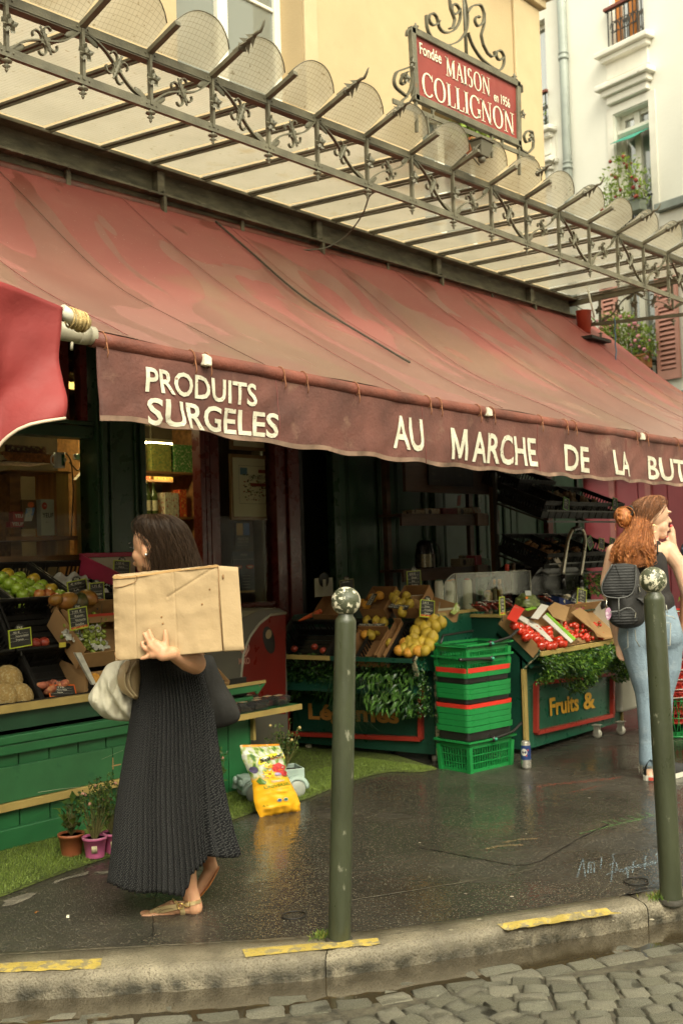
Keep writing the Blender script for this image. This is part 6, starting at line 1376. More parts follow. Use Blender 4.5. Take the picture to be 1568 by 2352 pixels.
for lb,(px,py),w,mat in (('brown carton of lemons on the upper tier behind the mandarins',c6(955,525),.20,CDK),('brown carton of oranges on the upper tier behind the bollard',c6(770,530),.20,CDK),('dark wooden crate with carrots on the upper tier at the left',c6(500,560),.26,CDK)):
 P=atP(px,py+40,LG(0,.04,1.0),NL);
 t=thing('carton_tray',lb,'carton',P);
 def q3(a,b,c): return P-EX*a+up_l*b+nl*c
 for A_,B2 in (((0,0),(w,0)),((w,0),(w,.24)),((0,0),(0,.24)),((0,.24),(w,.24))):
  mb=MB(); mb.prism([q3(*A_,-.08),q3(*B2,-.08),q3(*B2,0.01),q3(*A_,.01)],(nl.cross(V((B2[0]-A_[0],B2[1]-A_[1],0)).normalized() if 0 else V((0,0,1))))*.0+up_l*.004 if A_[1]==B2[1] else EX*.004); mb.build('side_flap',mat,t)
 mb=MB(); mb.prism([q3(0,0,-.08),q3(w,0,-.08),q3(w,.24,-.08),q3(0,.24,-.08)],-nl*.004); mb.build('carton_base',mat,t)
CRT=MB(); CRT.lathe([(.001,-.09),(.008,-.07),(.014,0),(.018,.07),(.012,.08),(.001,.08)],seg=10,caps=False); CRT=CRT.mesh('carrot',M('carrot_orange',(.60,.10,.02),rough=.5))
for (x,y) in [(495,655),(480,665)]: put('carrot',CRT,atP(*c6(x,y),LG(0,.05,1.0)+nl*-.02,nl),'orange carrot in the dark crate beside the freezer','carrot','carrots in the dark crate',rot=(1.2,.3,.4))
lemons=[(1115,705,1.15,0),(1190,690,1.05,0),(1160,725,.95,0),(1085,755,1.05,0),(1080,790,1.05,0),(1150,770,1.15,0),(1025,815,.95,1),(1060,840,1.05,0),(1120,815,1.0,0),(995,858,1.0,1),(1045,872,.9,1),(1100,862,1.0,1),(1200,720,1.,0),(1140,860,.9,0),(1232,700,1.,0),(1180,785,1.1,0),(1165,825,1.,0),(1075,858,1.,0),(1022,850,1.,0),(1088,830,1.05,0),(1140,735,1.1,0),(1050,815,1.,0)]
for x,y,s,k in lemons: put('lemon' if k==0 else 'citrus',LEM if k==0 else ORG,atP(*c6(x,y),P0l+nl*.0,nl),'large lemon heaped at the right end of the vegetable stall' if k==0 else 'orange tinted citrus at the front of the lemon heap','lemon' if k==0 else 'orange','lemons heaped at the right end' if k==0 else 'orange tinted citrus in the lemon heap',sc=s*1.15)
for x,y,k in [(808,690,0),(862,690,0),(905,700,0),(780,745,1),(830,735,1),(875,745,0),(800,768,1),(832,770,0),(855,725,1),(940,820,0)]: put('citrus' if k else 'lemon',ORG if k else LEM,atP(*c6(x,y),P0l-nl*.012,nl),'small lemon in the printed carton beside the bollard' if not k else 'orange mandarin in the printed carton beside the bollard','lemon' if not k else 'orange','lemons in the printed carton' if not k else 'mandarins in the printed carton',sc=.95)
pu=LG(.2,.0,1.03)
for x,y,k in [(980,545,0),(1033,550,0),(977,577,0),(1008,590,0),(1050,597,0),(985,610,0),(880,545,1),(840,560,1),(780,590,1),(805,600,1),(745,585,1),(960,560,0),(1010,640,0)]: put('citrus' if k else 'lemon',ORG if k else LEM,atP(*c6(x,y),pu+nl*.02,nl),'lemon in the upper carton behind the price tags' if not k else 'orange in the upper carton behind the bollard','lemon' if not k else 'orange','lemons in the upper carton' if not k else 'oranges in the upper carton')
mb=MB(); p,q_=atP(*c6(825,600),pu+nl*.05,nl),atP(*c6(862,535),pu+nl*.05,nl); xd=(q_-p).normalized(); yd=nl.cross(xd); mb.prism([p-yd*.012,q_-yd*.012,q_+yd*.035,p+yd*.035],nl*.002); o=mb.build('printed_band',PRN,label='slanted black band printed TRAITEMENT RECOLTE over the oranges',cat='packaging'); mb=MB(); text_mb(mb,'TRAITEMENT',p+yd*.014,xd,yd,.014,(q_-p).length,.015,lift=.004); text_mb(mb,'RECOLTE',p-yd*.006,xd,yd,.014,(q_-p).length*.8,.015,lift=.004); mb.build('band_lettering',WT,o)
mb=MB(); p,q_=atP(*c6(935,608),pu+nl*.05,nl),atP(*c6(1040,620),pu+nl*.05,nl); xd=(q_-p).normalized(); yd=nl.cross(xd); mb.prism([p-yd*.014,q_-yd*.014,q_+yd*.03,p+yd*.03],nl*.002); o=mb.build('printed_band',PRN,label='black band printed TRAITEMENT APRES RECOLTE over the lemons',cat='packaging'); mb=MB(); text_mb(mb,'TRAITEMENT',p+yd*.010,xd,yd,.013,(q_-p).length,.015,lift=.004); text_mb(mb,'RES RECOLTE',p-yd*.008,xd,yd,.012,(q_-p).length*.85,.015,lift=.004); mb.build('band_lettering',WT,o)
for (x,y) in [(395,850),(510,838),(560,860)]: put('nectarine',NEC,atP(*c6(x,y),P0l-nl*.03,nl),'red fruit left in the nearly empty black crate','nectarine','red fruit in the nearly empty crate',sc=.8)
tagpx('price tag reading 4,95 € above the upper lemons',*c6(1076,455),4.95,45,38,['4,95 €','Citron','Vrac','Espagne'],roll=1)
tagpx('price tag reading 5,95 € leaning over the large lemons',*c6(1148,620),4.45,47,36,['5,95 €','Citron','Primofiori','Espagne'],roll=-7)
tagpx('dull price tag half hidden behind the bollard ball',*c6(695,485),5.2,42,22,['3,50 € Kilo'],fr='d',roll=4,strip=False)
p=atY(*c6(565,550),5.35); cd=thing('card_holder','white card holder with a black disc behind the empty crate','card holder',p); mb=MB(); mb.b2(p+V((-.095,0,0)),p+V((.10,.006,.135))); mb.build('white_card',M('card_white',(.42,.42,.33),rough=.6),cd); mb=MB(); mb.prism([p+V((.0+.055*math.cos(k*.39),-.004,.12+.055*math.sin(k*.39))) for k in range(16)],(0,.003,0)); mb.build('black_disc',BLK,cd); mb=MB(); mb.b2(p+V((-.016,-.007,.02)),p+V((.016,-.004,.125))); mb.build('white_clip',M('card_white',(.4,.4,.3)),cd)
t=lcrate('small empty black tag crate',.0,.001,.001,.001) if 0 else None
# --- FREEZER
YFZ=5.35
def fz(x,y): return atY(x,y,YFZ)
fzr=thing('chest_freezer','grey ice cream chest freezer with red MIKO panel beside the door','freezer',(5.2,YFZ,0))
FG=M('freezer_grey',(.12,.11,.085),rough=.4,var=.1);
a=fz(480,1640); b=fz(655,1392); xr,zt=b.x+.0,b.z
out=[(4.75,YFZ,.12),(xr,YFZ,.12),(xr,YFZ,zt-.10)]+[(xr-.07+.07*math.cos(t),YFZ,zt-.08+.07*math.sin(t)) for t in [k*math.pi/12 for k in range(7)]]+[(5.25,YFZ,zt-.02),(5.05,YFZ,zt-.08),(4.75,YFZ,zt-.2)]
mb=MB(); mb.prism(out,(0,.5,0)); mb.build('cabinet',FG,fzr,bevel=.008)
RP=[fz(x,y) for x,y in [(560,1640),(655,1640),(655,1408),(620,1412),(595,1432),(573,1462),(558,1500),(552,1560)]]
RP=[V((p.x,YFZ-.004,p.z)) for p in RP]; mb=MB(); mb.prism(RP,(0,.003,0)); mb.build('red_panel',M('miko_red',(.15,.014,.009),rough=.35,var=.1),fzr)
mb=MB(); mb.tube([RP[k]+V((0,-.001,0)) for k in (0,7,6,5,4,3,2)],.010,6); mb.build('white_outline',M('dull_white',(.36,.34,.25),rough=.5),fzr)
PKL=M('logo_pale_pink',(.50,.26,.19),rough=.5)
mb=MB(); textpx(mb,'MIKO',(548,1526),(573,1524),V((0,YFZ-.004,0)),V((0,-1,0)),.042,.02,.003); mb.build('lettering',PKL,fzr)
mb=MB(); c=fz(561,1492);
for s,r in ((1,1),(-1,1),(1,.55),(-1,.55)):
 mb.tube(smoothline([V((c.x,YFZ-.006,c.z-.045*r)),V((c.x+s*.04*r,YFZ-.006,c.z)),V((c.x+s*.035*r,YFZ-.006,c.z+.035*r)),V((c.x+s*.012*r,YFZ-.006,c.z+.03*r)),V((c.x,YFZ-.006,c.z+.005))],14,1),.005,5)
mb.build('heart_logo',PKL,fzr)
mb=MB(); c=fz(617,1470); mb.ball((c.x,YFZ-.004,c.z),(.055,.004,.10),14,8,Matrix.Rotation(-.3,3,'Y')); mb.build('chocolate_print',BLK,fzr); mb=MB(); mb.ball((c.x-.005,YFZ-.007,c.z+.04),(.03,.003,.035),10,6,Matrix.Rotation(.5,3,'Y'));
mb.build('cream_print',M('print_cream',(.28,.20,.10)),fzr)
# --- FRUITS STALL
XF=6.62; YFF=4.10
fs=thing('fruit_stall','green stall lettered Fruits & with red moulding and hanging greenery','market stall',(7.3,YFF,0))
xR=atY(1425,1665,YFF).x
mb=MB(); mb.b2((XF,YFF,.035),(xR,YFF+.02,.68)); mb.build('front_panel',STG,fs)
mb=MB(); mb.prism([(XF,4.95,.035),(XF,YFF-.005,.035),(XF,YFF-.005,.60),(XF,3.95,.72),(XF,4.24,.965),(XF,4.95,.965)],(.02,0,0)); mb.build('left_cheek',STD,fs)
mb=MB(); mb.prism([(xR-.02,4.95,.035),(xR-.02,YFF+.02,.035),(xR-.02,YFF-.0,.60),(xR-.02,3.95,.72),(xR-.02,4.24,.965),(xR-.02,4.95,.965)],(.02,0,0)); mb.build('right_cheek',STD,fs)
mb=MB(); mb.bar((XF-.006,4.24,.97),(XF-.006,4.75,.97),.025,.022); mb.build('top_edge_trim',BEI,fs)
mb=MB(); mb.bar((XF,3.945,.722),(XF,4.24,.968),.016,.010); mb.bar((XF,3.945,.72),(XF,YFF-.01,.60),.016,.010); mb.build('chipped_edge',CHIP,fs)
e0,e1=atY(1229,1503,3.94),atY(1416,1466,3.94)
mb=MB(); mb.bar((XF-.01,3.94,.712),(xR+.01,3.94,.712),.02,.034); mb.build('front_edge_trim',BEI,fs,bevel=.003)
mb=MB(); mb.prism([(XF,4.02,.62),(xR,4.02,.62),(xR,4.30,.85),(XF,4.30,.85)],(0,.01,-.015)); mb.b2((XF+.0205,4.25,.93),(xR-.021,4.95,.945)); mb.build('display_board',STD,fs)
mb=MB(); mb.b2((XF-.022,YFF-.02,.035),(XF+.022,YFF-.001,.60)); mb.b2((xR-.002,YFF-.015,.035),(xR+.02,YFF+.02,.60)); mb.build('corner_trim',BEI,fs)
N_Y=V((0,-1,0)); PFp=V((0,YFF-.012,0))
q=[atP(*p,PFp,N_Y) for p in [(1229,1570),(1404,1548),(1404,1643),(1229,1683)]]
mb=MB()
for a,b in ((q[0],q[3]),(q[1],q[2]),(q[3],q[2]),(q[0],q[1])): mb.bar(a,b,.026,.045,N_Y); mb.bar(a+N_Y*.012,b+N_Y*.012,.018,.020,N_Y)
mb.build('moulding',REDM,fs)
mb=MB(); textpx(mb,'Fruits',(1262,1643),(1328,1630),PFp,N_Y,.125,.03,.002); textpx(mb,'&',(1339,1629),(1366,1624),PFp,N_Y,.125,.03,.002); mb.build('lettering',GOLD,fs)
def fsf(a,b,rs):
 X=XF+.0+(xR-XF+.18)*a; drop=.20+.09*noise.noise(V((X*3,1,7)))+.06*math.sin(X*9); return V((X,4.0-.13*math.sin(math.pi*b)+rs.uniform(-.06,.05),.70-drop*b)),(0,-1,0)
foliage('hanging_greenery',fs,fsf,8000,(.022,.045),HEDGE,9,w=.36)
def caster(nm,p,par):
 mb=MB(); R=Matrix.Rotation(math.pi/2,3,'Y'); mb.lathe([(.008,-.012),(.034,-.012),(.036,0),(.034,.012),(.008,.012)],p+V((0,0,.036)),14,R); w=mb.build(nm,M('caster_grey',(.42,.40,.33),rough=.4),par); mb=MB(); mb.b2(p+V((-.018,-.02,.04)),p+V((-.014,.02,.10))); mb.b2(p+V((.014,-.02,.04)),p+V((.018,.02,.10))); mb.b2(p+V((-.03,-.03,.10)),p+V((.03,.03,.105))); mb.build('caster_fork',M('caster_fork',(.45,.43,.36),rough=.35,metal=.6),par)
caster('caster',atZ(1385,1698)+V((0,.05,0)),fs);
TF=math.atan2(.245,.29); nf=V((0,-math.sin(TF),math.cos(TF))); Pf=V((XF+.02,3.955,.735))
CWH=M('white_carton_inside',(.55,.52,.45),rough=.8,var=.06); GRP_=M('green_print_edge',(.20,.42,.03),rough=.5)
XA=atP(*c7(590,1165),Pf,nf).x; XB=atP(*c7(840,1125),Pf,nf).x; XC=atP(*c7(1020,1095),Pf,nf).x
carton('open carton of large red tomatoes at the left of the fruit stall',(XA-.02,3.96,.735),XB-XA-.02,.36,.07,TF,0,CARD,None,lift=.05)
carton('open carton of cherry tomatoes with green printed edge in the middle of the stall',(XB+.01,3.96,.735),XC-XB-.02,.36,.07,TF,0,CARD,None,lift=.05)
carton('scalloped carton of small tomatoes at the right end of the fruit stall',(XC+.01,3.96,.735),xR-XC-.03,.36,.07,TF,0,CARD,None,lift=.05)
def board(label,pts,P0,N,mat,nm='carton_flap',th=.005,par=None,lift=0,cat='carton'):
 P=[atP(*c7(x,y),P0+N*lift,N) for x,y in pts]; mb=MB(); mb.prism(P,N*th); return mb.build(nm,mat,par,label=label if par is None else None,cat=cat if par is None else None)
REDC=M('red_carton_print',(.55,.035,.02),rough=.4,var=.05)
o=board('bright red printed carton flap above the tomatoes',[(378,968),(432,875),(498,905),(440,998)],Pf,nf,REDC,lift=.085)
mb=MB(); a,b=atP(*c7(428,893),Pf+nf*.09,nf),atP(*c7(468,905),Pf+nf*.09,nf); text_mb(mb,'Savéol',a,b-a,nf.cross(b-a),.012,None,.01,.004); mb.build('lettering',WT,o)
board('white carton divider lying across the tomatoes',[(455,970),(475,950),(590,1010),(690,1120),(665,1125),(570,1040)],Pf,nf,CWH,lift=.05)
board('white carton flap leaning over the tomato cartons',[(540,965),(610,870),(662,885),(590,975)],Pf,nf,CWH,lift=.10)
board('white strip with green edge between the tomato cartons',[(617,960),(640,940),(830,1118),(810,1135)],Pf,nf,CWH,lift=.06); board('bright green carton edge between the tomato cartons',[(640,937),(652,932),(843,1105),(830,1120)],Pf,nf,GRP_,lift=.065)
board('green and white carton edge behind the red flap',[(500,905),(560,890),(585,900),(520,918)],Pf,nf,GRP_,lift=.07)
board('brown carton side behind the cherry tomatoes',[(650,900),(700,860),(800,895),(790,930),(770,990),(690,960)],Pf,nf,CARD,lift=.06)
board('brown carton side with torn wavy edge at the right',[(810,930),(870,895),(920,930),(940,980),(1000,1040),(1045,1080),(1115,1085),(1115,1098),(1030,1100),(960,1050)],Pf,nf,CARD,lift=.05)
o=board('brown printed flap dividing the small tomatoes',[(905,965),(925,985),(1025,1100),(990,1095)],Pf,nf,CDK,lift=.05)
MG2=M('magenta_print',(.42,.03,.13),rough=.5); board('magenta printed carton edge under the right price tag',[(780,885),(865,875),(905,885),(900,900),(815,912)],V((0,4.27,.99)),nf,MG2)
for i,(x,y) in enumerate([(430,1015),(463,1028),(515,1030),(567,1042),(612,1047),(660,1040),(530,1062),(512,1092),(572,1085),(662,1068),(665,1095),(577,1108),(640,1140),(610,1152),(665,1155),(545,1090),(600,1115),(620,1110),(725,1115),(740,1135),(490,1060),(470,1050),(590,1060),(690,1150),(760,1140)]):
 put('tomato',TOM,atP(*c7(x,y),Pf+nf*.02,nf),'large red tomato in the left carton of the fruit stall','tomato','large red tomatoes in the left carton',rot=(random.uniform(-.4,.4)+.3,random.uniform(-.4,.4),random.uniform(0,6)),sc=random.uniform(.88,1.05))
rs=random.Random(21)
VINE=M('tomato_vine',(.10,.15,.03),rough=.6)
for ci,(x0,y0,n,sp_,s) in enumerate([(715,975,7,26,1.15),(770,1030,9,34,1.15),(845,1010,3,18,1.35),(800,1075,10,34,1.15),(870,1075,11,30,1.15),(930,1090,8,28,1.15),(905,1010,9,24,.85),(985,1025,9,26,.95),(1005,1075,8,22,.9),(940,1040,7,24,.85)]):
 pts=[]
 for k in range(n):
  x,y=x0+rs.gauss(0,sp_*.6),y0+rs.gauss(0,sp_*.5); pts.append(atP(*c7(x,y),Pf+nf*rs.uniform(.0,.03),nf)); put('cherry_tomato',CHT,pts[-1],'small red tomato on the vine in the right cartons of the stall','tomato','small vine tomatoes in the right cartons',sc=s*rs.uniform(.9,1.1))
 mb=MB(); mb.tube(smoothline([p+nf*.02 for p in pts[:4]],10,2),.002,4)
 mb.build('tomato_vine',VINE,label=['top left','left','single large','lower left','lower middle','lower right','upper middle','upper right','far right','central right'][ci]+' green vine stalk among the small tomatoes',cat='vine')
YT=4.40; NV=V((0,-1,0))
PKG=glassM('clear_wrap',(.9,.9,.85),rough=.15,fac=.08,dw=.10,diff=(.7,.68,.6)); BRO=M('broccoli_green',(.16,.20,.045),rough=.6,var=.35,vs=40,bump=1.6,bs=90,coat=.5)
c=atY(*c7(512,850),YT-.03); mb=MB(); mb.grid(lambda u,v:c+V((.115*math.cos(u*6.283)*math.sin(v*1.57+.0001),.09*math.sin(u*6.283)*math.sin(v*1.57+.0001),-.04+.095*math.cos(v*1.57)))*1.0+.02*noise.noise_vector(V((math.cos(u*6.283)*2,math.sin(u*6.283)*2,v*4))),40,16); o=mb.build('wrapped_cabbage',BRO,label='large film wrapped green cauliflower head behind the tomatoes',cat='vegetable')
mb=MB(); p=atY(*c7(530,800),YT-.14); mb.prism([p+V(q) for q in ((-.05,0,-.01),(.03,0,-.015),(.04,.01,.02),(-.04,.01,.025))],(0,.002,0)); mb.build('grey_label',M('grey_label',(.40,.42,.38),rough=.5),o)
STO=M('orange_price_sticker',(.8,.2,.01),rough=.5,rvar=0); mb=MB(); p=atY(*c7(515,828),YT-.15); mb.prism([p+V((.018*math.cos(k*.785),0,.009*math.sin(k*.785))) for k in range(8)],(0,.002,0)); mb.build('orange_sticker',STO,o)
MUSH=M('mushroom_pale',(.50,.43,.28),rough=.7,var=.2,vs=30)
t=thing('mushroom_tray','blue tray of pale mushrooms under film behind the tomatoes','mushrooms',atY(*c7(740,850),YT)); c=atY(*c7(740,840),YT)
mb=MB(); mb.add([c+V(q) for q in ((-.12,-.06,-.04),(.10,-.07,-.055),(.13,.06,-.05),(-.1,.07,-.03),(-.13,-.065,.03),(.11,-.075,-.03),(.14,.065,-.01),(-.12,.075,.05))],[(0,1,2,3),(0,4,5,1),(1,5,6,2),(2,6,7,3),(3,7,4,0)]); mb.build('tray',M('dark_blue_tray',(.02,.03,.10),rough=.4),t)
for k in range(16): o=link_mesh('mushroom',CHT,t,(rs.uniform(-.09,.09),rs.uniform(-.05,.05),.0+rs.uniform(-.01,.03)),(0,0,0),rs.uniform(1.2,1.9)); o.data=MUSHM if 'MUSHM' in globals() else CHT
MUSHM=MB().ball((0,0,0),.0155,10,7).mesh('mushroom',MUSH)
for ch_ in t.children:
 if ch_.name.startswith('mushroom'): ch_.data=MUSHM
mb=MB(); mb.grid(lambda u,v:c+V((-.13+.26*u,-.075+.15*v,.045-.05*u+.03*math.sin(u*3.14)*math.sin(v*3.14))),12,8); mb.build('film',PKG,t)
SAU=M('radish_red',(.45,.045,.03),rough=.4,var=.4,vs=50,col2=(.6,.5,.4),c2s=60,c2t=.55)
for i,(x,y,lb) in enumerate([(225,880,'clear packet with red contents leftmost on the stall top'),(270,885,'clear packet with red contents second from the left'),(310,880,'packet with white label behind the narrow price tag'),(375,870,'packet right of the narrow price tag'),(640,835,'white and red packet behind the cauliflower'),(200,895,'lowest red packet at the left end of the stall top')]):
 c=atY(*c7(x,y),YT-.02*i); t=thing('food_packet',lb,'packet',c,(0,math.radians(28),rs.uniform(-.3,.3)))
 mb=MB(); mb.grid(lambda u,v:V((-.07+.14*u,-.05+.1*v,.018*math.sin(math.pi*u)*math.sin(math.pi*v)+.004*noise.noise(V((u*9,v*9,i))))),10,8); mb.build('film',PKG,t,world=False); mb=MB(); mb.grid(lambda u,v:V((-.05+.1*u,-.04+.08*v,.008*math.sin(math.pi*u)*math.sin(math.pi*v)-.002)),8,6); mb.build('contents',SAU,t,world=False,solid=.012)
 mb=MB(); mb.b2((-.045,-.045,.021),(.01,-.005,.023)); mb.build('label_card',M('card_white2',(.6,.58,.48),rough=.5,col2=(.08,.07,.05),c2s=60,c2t=.55,c2w=.04),t,world=False)
tagpx('narrow yellow price tag reading 3,95 € in front of the packets',*c7(348,882),4.16,17,38,['3,95 €','Radis','Bio','Tendre'],roll=0,top='1kg')
tagpx('price tag reading 5,95 € Tomate leaning over the right cartons',*c7(880,822),4.22,36,33,['5,95 €','Tomate','Bio','France'],roll=-11,top='1kg')
o=MB(); a=atY(*c7(92,910),4.6); b=atY(*c7(155,1100),4.6); o.b2((a.x,4.58,.3),(b.x+.05,4.62,a.z)); o.build('maroon_cloth',M('maroon_cloth',(.14,.02,.035),rough=.8,var=.2),label='maroon cloth panel between the two stalls',cat='cloth')
a=atY(*c6(1215,640),4.55); bx=carton('small white edged carton right of the leaning price tag',(a.x-.14,4.45,a.z+.03),.26,.24,.11,math.radians(15),0,CARD,M('white_edge_print',(.45,.42,.3)),lift=.03)
mb=MB(); mb.prism([atY(*c6(x,y),4.43) for x,y in ((1288,645),(1322,585),(1338,630),(1305,655))],(0,.01,0)); mb.build('green_label_end',M('lime_label',(.40,.48,.12),rough=.6,col2=(.6,.6,.4),c2s=20,c2t=.5),label='white and lime carton end beside the stall top',cat='carton')
ACR=glassM('clear_acrylic',(.93,.94,.90),rough=.05,fac=.0,ior=1.18); ACE=M('acrylic_edge',(.50,.48,.36),rough=.15,rvar=0)
YA=4.62
ac=thing('sneeze_guard','clear acrylic guard with rounded left end over the stall top','acrylic guard',(6.6,YA,.95))
A1,A2,A3,A4=[atY(*cT(x,y),YA) for x,y in ((295,348),(1010,318),(1010,620),(310,660))]
mb=MB(); mb.prism([A1,A2,V((A2.x,YA,.96)),V((A1.x,YA,.96))],(0,.004,0)); mb.build('front_pane',ACR,ac)
arc=[V((A1.x-.20+.20*math.sin(t),YA+.0,.96+(A1.z-.96)*(1-math.cos(t)) if 0 else .96+(A1.z-.96)*math.sin(t))) for t in [0]]
AR=[V((A1.x-.23*math.cos(t),YA-.0,.96+(A1.z-.96)*math.sin(t))) for t in [k*math.pi/24 for k in range(13)]]
mb=MB(); mb.prism([V((A1.x,YA,.96))]+AR,(0,.004,0)); mb.build('rounded_end_pane',ACR,ac)
mb=MB(); mb.tube([p+V((0,-.002,0)) for p in AR],.0025,5,False); mb.tube([A1,A2],.003,4); mb.tube([A1,V((A1.x,YA,.96))],.004,4); mb.tube([A2,V((A2.x,YA,.96))],.004,4); mb.build('pane_edges',ACE,ac)
a,b=atY(*cT(1015,330),4.66),atY(*cT(1350,400),4.66); m_=MB(); m_.prism([V((a.x+.01,4.66,.96)),V((b.x,4.66,.96)),V((b.x,4.66,b.z)),V((b.x-.0,4.66,b.z)),V((a.x+.01,4.66,b.z+.01))],(0,.004,0)); o=m_.build('acrylic_box',ACR,label='clear acrylic box with curved lid right of the bottles',cat='acrylic box')
m_=MB(); m_.tube(smoothline([V((a.x+.02,4.659,b.z+.02)),V((lerp(a.x,b.x,.4),4.659,b.z+.075)),V((lerp(a.x,b.x,.75),4.659,b.z+.06)),V((b.x,4.659,b.z))],20,2),.006,6); m_.tube([V((a.x,4.659,b.z)),V((b.x,4.659,b.z))],.003,4); m_.tube([V((b.x,4.659,b.z)),V((b.x,4.659,.96))],.004,4); m_.build('lid_edge',ACE,o)
def bot(label,x,y0,y1,r,mat,capm,Y=4.78,kind=0):
 t_=atY(*cT(x,y0),Y); h=t_.z-.95; p=V((t_.x,Y,.95)); t=thing('bottle',label,'bottle',p); mb=MB()
 if kind==0: mb.lathe([(r*.95,0),(r,.008),(r,h*.62),(r*.6,h*.78),(r*.45,h*.86)],p,16)
 elif kind==1: mb.lathe([(r*.9,0),(r,.01),(r*.98,h*.9),(r*.8,h*.98)],p,16)
 mb.build('bottle_body',mat,t); mb=MB(); rr=r*.5 if kind==0 else r*.6
 mb.lathe([(rr,h*.86 if kind==0 else h*.96),(rr,h),(rr*.3,h+.004)],p,12); mb.build('cap',capm,t)
 return t
WP=M('white_hdpe',(.55,.53,.42),rough=.35,var=.06); RC=M('red_cap',(.6,.06,.03),rough=.4); BC=M('brown_cap',(.10,.06,.03),rough=.4); OC=M('orange_cap',(.7,.28,.03),rough=.4); GC=M('dark_green_cap',(.02,.09,.04),rough=.4); SAUCE=M('sauce_brown',(.10,.02,.01),rough=.2); OIL=M('oil_amber',(.30,.13,.02),rough=.1)
bot('white squeeze bottle with green cap at the left end of the guard',130,410,600,.034,WP,GC,kind=1); bot('white squeeze bottle second from the left',225,415,600,.034,WP,OC,kind=1); bot('white squeeze bottle with yellow top third from the left',265,405,600,.03,WP,OC,kind=1); bot('white squeeze bottle standing alone behind the guard',402,400,640,.036,WP,RC,kind=1,Y=4.70)
bot('brown sauce bottle with red cap behind the guard',785,262,600,.034,SAUCE,RC); bot('tall white bottle with brown cap behind the guard',848,250,600,.034,WP,BC); bot('glass bottle with orange cap in the middle of the guard',715,405,600,.026,OIL,OC); bot('thin glass bottle left of the orange capped one',665,408,600,.018,M('pale_oil',(.25,.2,.1),rough=.1),OC); bot('short jar with orange lid low behind the guard',605,515,620,.034,M('jar_contents',(.35,.2,.12),rough=.3),OC,kind=1,Y=4.70)
p=atY(*cT(935,310),4.8); jug=thing('milk_jug','square white plastic jug right of the tall bottle','jug',V((p.x,4.8,.95))); mb=MB(); mb.b2((p.x-.065,4.76,.95),(p.x+.06,4.84,p.z)); mb.build('jug_body',WP,jug,bevel=.015); mb=MB(); mb.tube(smoothline([V((p.x-.055,4.75,p.z-.02)),V((p.x-.04,4.74,p.z-.09)),V((p.x-.06,4.74,p.z-.14)),V((p.x-.04,4.75,p.z-.22))],14,2),.005,5); mb.build('jug_seam',M('grey_seam',(.2,.2,.16)),jug)
mb=MB(); mb.b2((p.x+.012,4.757,p.z-.13),(p.x+.045,4.7595,p.z-.03)); mb.build('jug_label',STK,jug)
for i,(x,lb) in enumerate([(1030,'small glass shaker left of the curved lid'),(1070,'small glass shaker right of its twin')]):
 p=atY(*cT(x,312),4.8); mb=MB(); mb.lathe([(.016,.95-p.z),(.016,-.02),(.012,-.015),(.012,0)],p,10); mb.build('glass_shaker',M('shaker_steel',(.4,.38,.3),rough=.2,metal=.8),label=lb,cat='shaker')
p=atY(*cT(1050,255),4.95);
# --- WOODEN SHELF WITH CUPS AND FLASK
YS_=5.45
DW=M('dark_stained_wood',(.075,.038,.018),rough=.55,var=.3,vs=3,stretch=(1,6,6)); DWL=M('worn_post_wood',(.15,.075,.028),rough=.55,var=.3,vs=4,stretch=(8,8,.6))
su=thing('wooden_shelving','dark wooden shelving behind the two stalls with blackboard on top','shelf',(7.9,YS_,0))
S=lambda x,y,Y=YS_:atY(*cS(x,y),Y)
x0=S(300,600).x;
pz=[S(1035,180),S(1090,960)]; X1=S(1060,560).x
mb=MB(); mb.b2((X1-.03,YS_-.03,0),(X1+.03,YS_+.02,2.9)); mb.build('post',DWL,su)
mb=MB(); mb.b2((x0,YS_+.22,0),(x0+.05,YS_+.27,2.9)); mb.build('post',DW,su); mb=MB(); mb.b2((X1-.03,YS_+.24,0),(X1+.03,YS_+.28,2.9)); mb.build('post',DW,su)
for (ya,yb) in ((480,575),(940,1010)):
 zt_=S(600,ya-20 if ya<900 else ya+5).z; mb=MB(); mb.b2((x0-.05,YS_+.03,zt_-.10),(X1-.032,YS_+.05,zt_)); mb.b2((x0-.05,YS_+.05,zt_-.02),(X1-.032,YS_+.28,zt_)); mb.build('shelf',DW,su)
 p=S(950,ya-10); mb=MB(); mb.b2((p.x-.06,YS_-.0,zt_-.10),(p.x+.10,YS_+.029,zt_+.01)); mb.b2((X1+.032,YS_-.0,zt_-.06),(X1+.10,YS_+.02,zt_+.04)); mb.build('shelf_end',DWL,su)
mb=MB(); p=S(480,60); q_=S(880,200); mb.b2((p.x,YS_,q_.z-.02),(q_.x,YS_+.03,2.28)); mb.build('blackboard_panel',M('menu_blackboard',(.008,.008,.006),rough=.5),su); mb=MB(); mb.b2((p.x-.3,YS_+.02,q_.z-.08),(X1+.1,YS_+.05,2.3)); mb.build('header_board',DW,su)
mb=MB(); rs=random.Random(3)
for k,s in enumerate(['Boissons Chaudes','Café','Thé','Chocolat','Cappuccino']): text_mb(mb,s,(p.x+.03,YS_-.002,2.2-k*.055),(1,0,0),(0,0,1),.024,None,.004); text_mb(mb,s[::-1].title() if 0 else ['Boissons Froides','1,50','2,00','2,50','2,50'][k],(p.x+.42,YS_-.002,2.2-k*.055),(1,0,0),(0,0,1),.024,None,.004)
mb.build('faint_chalk',M('faint_chalk',(.10,.10,.07),rough=.9),su)
z1=S(600,470).z; z2=S(600,945).z
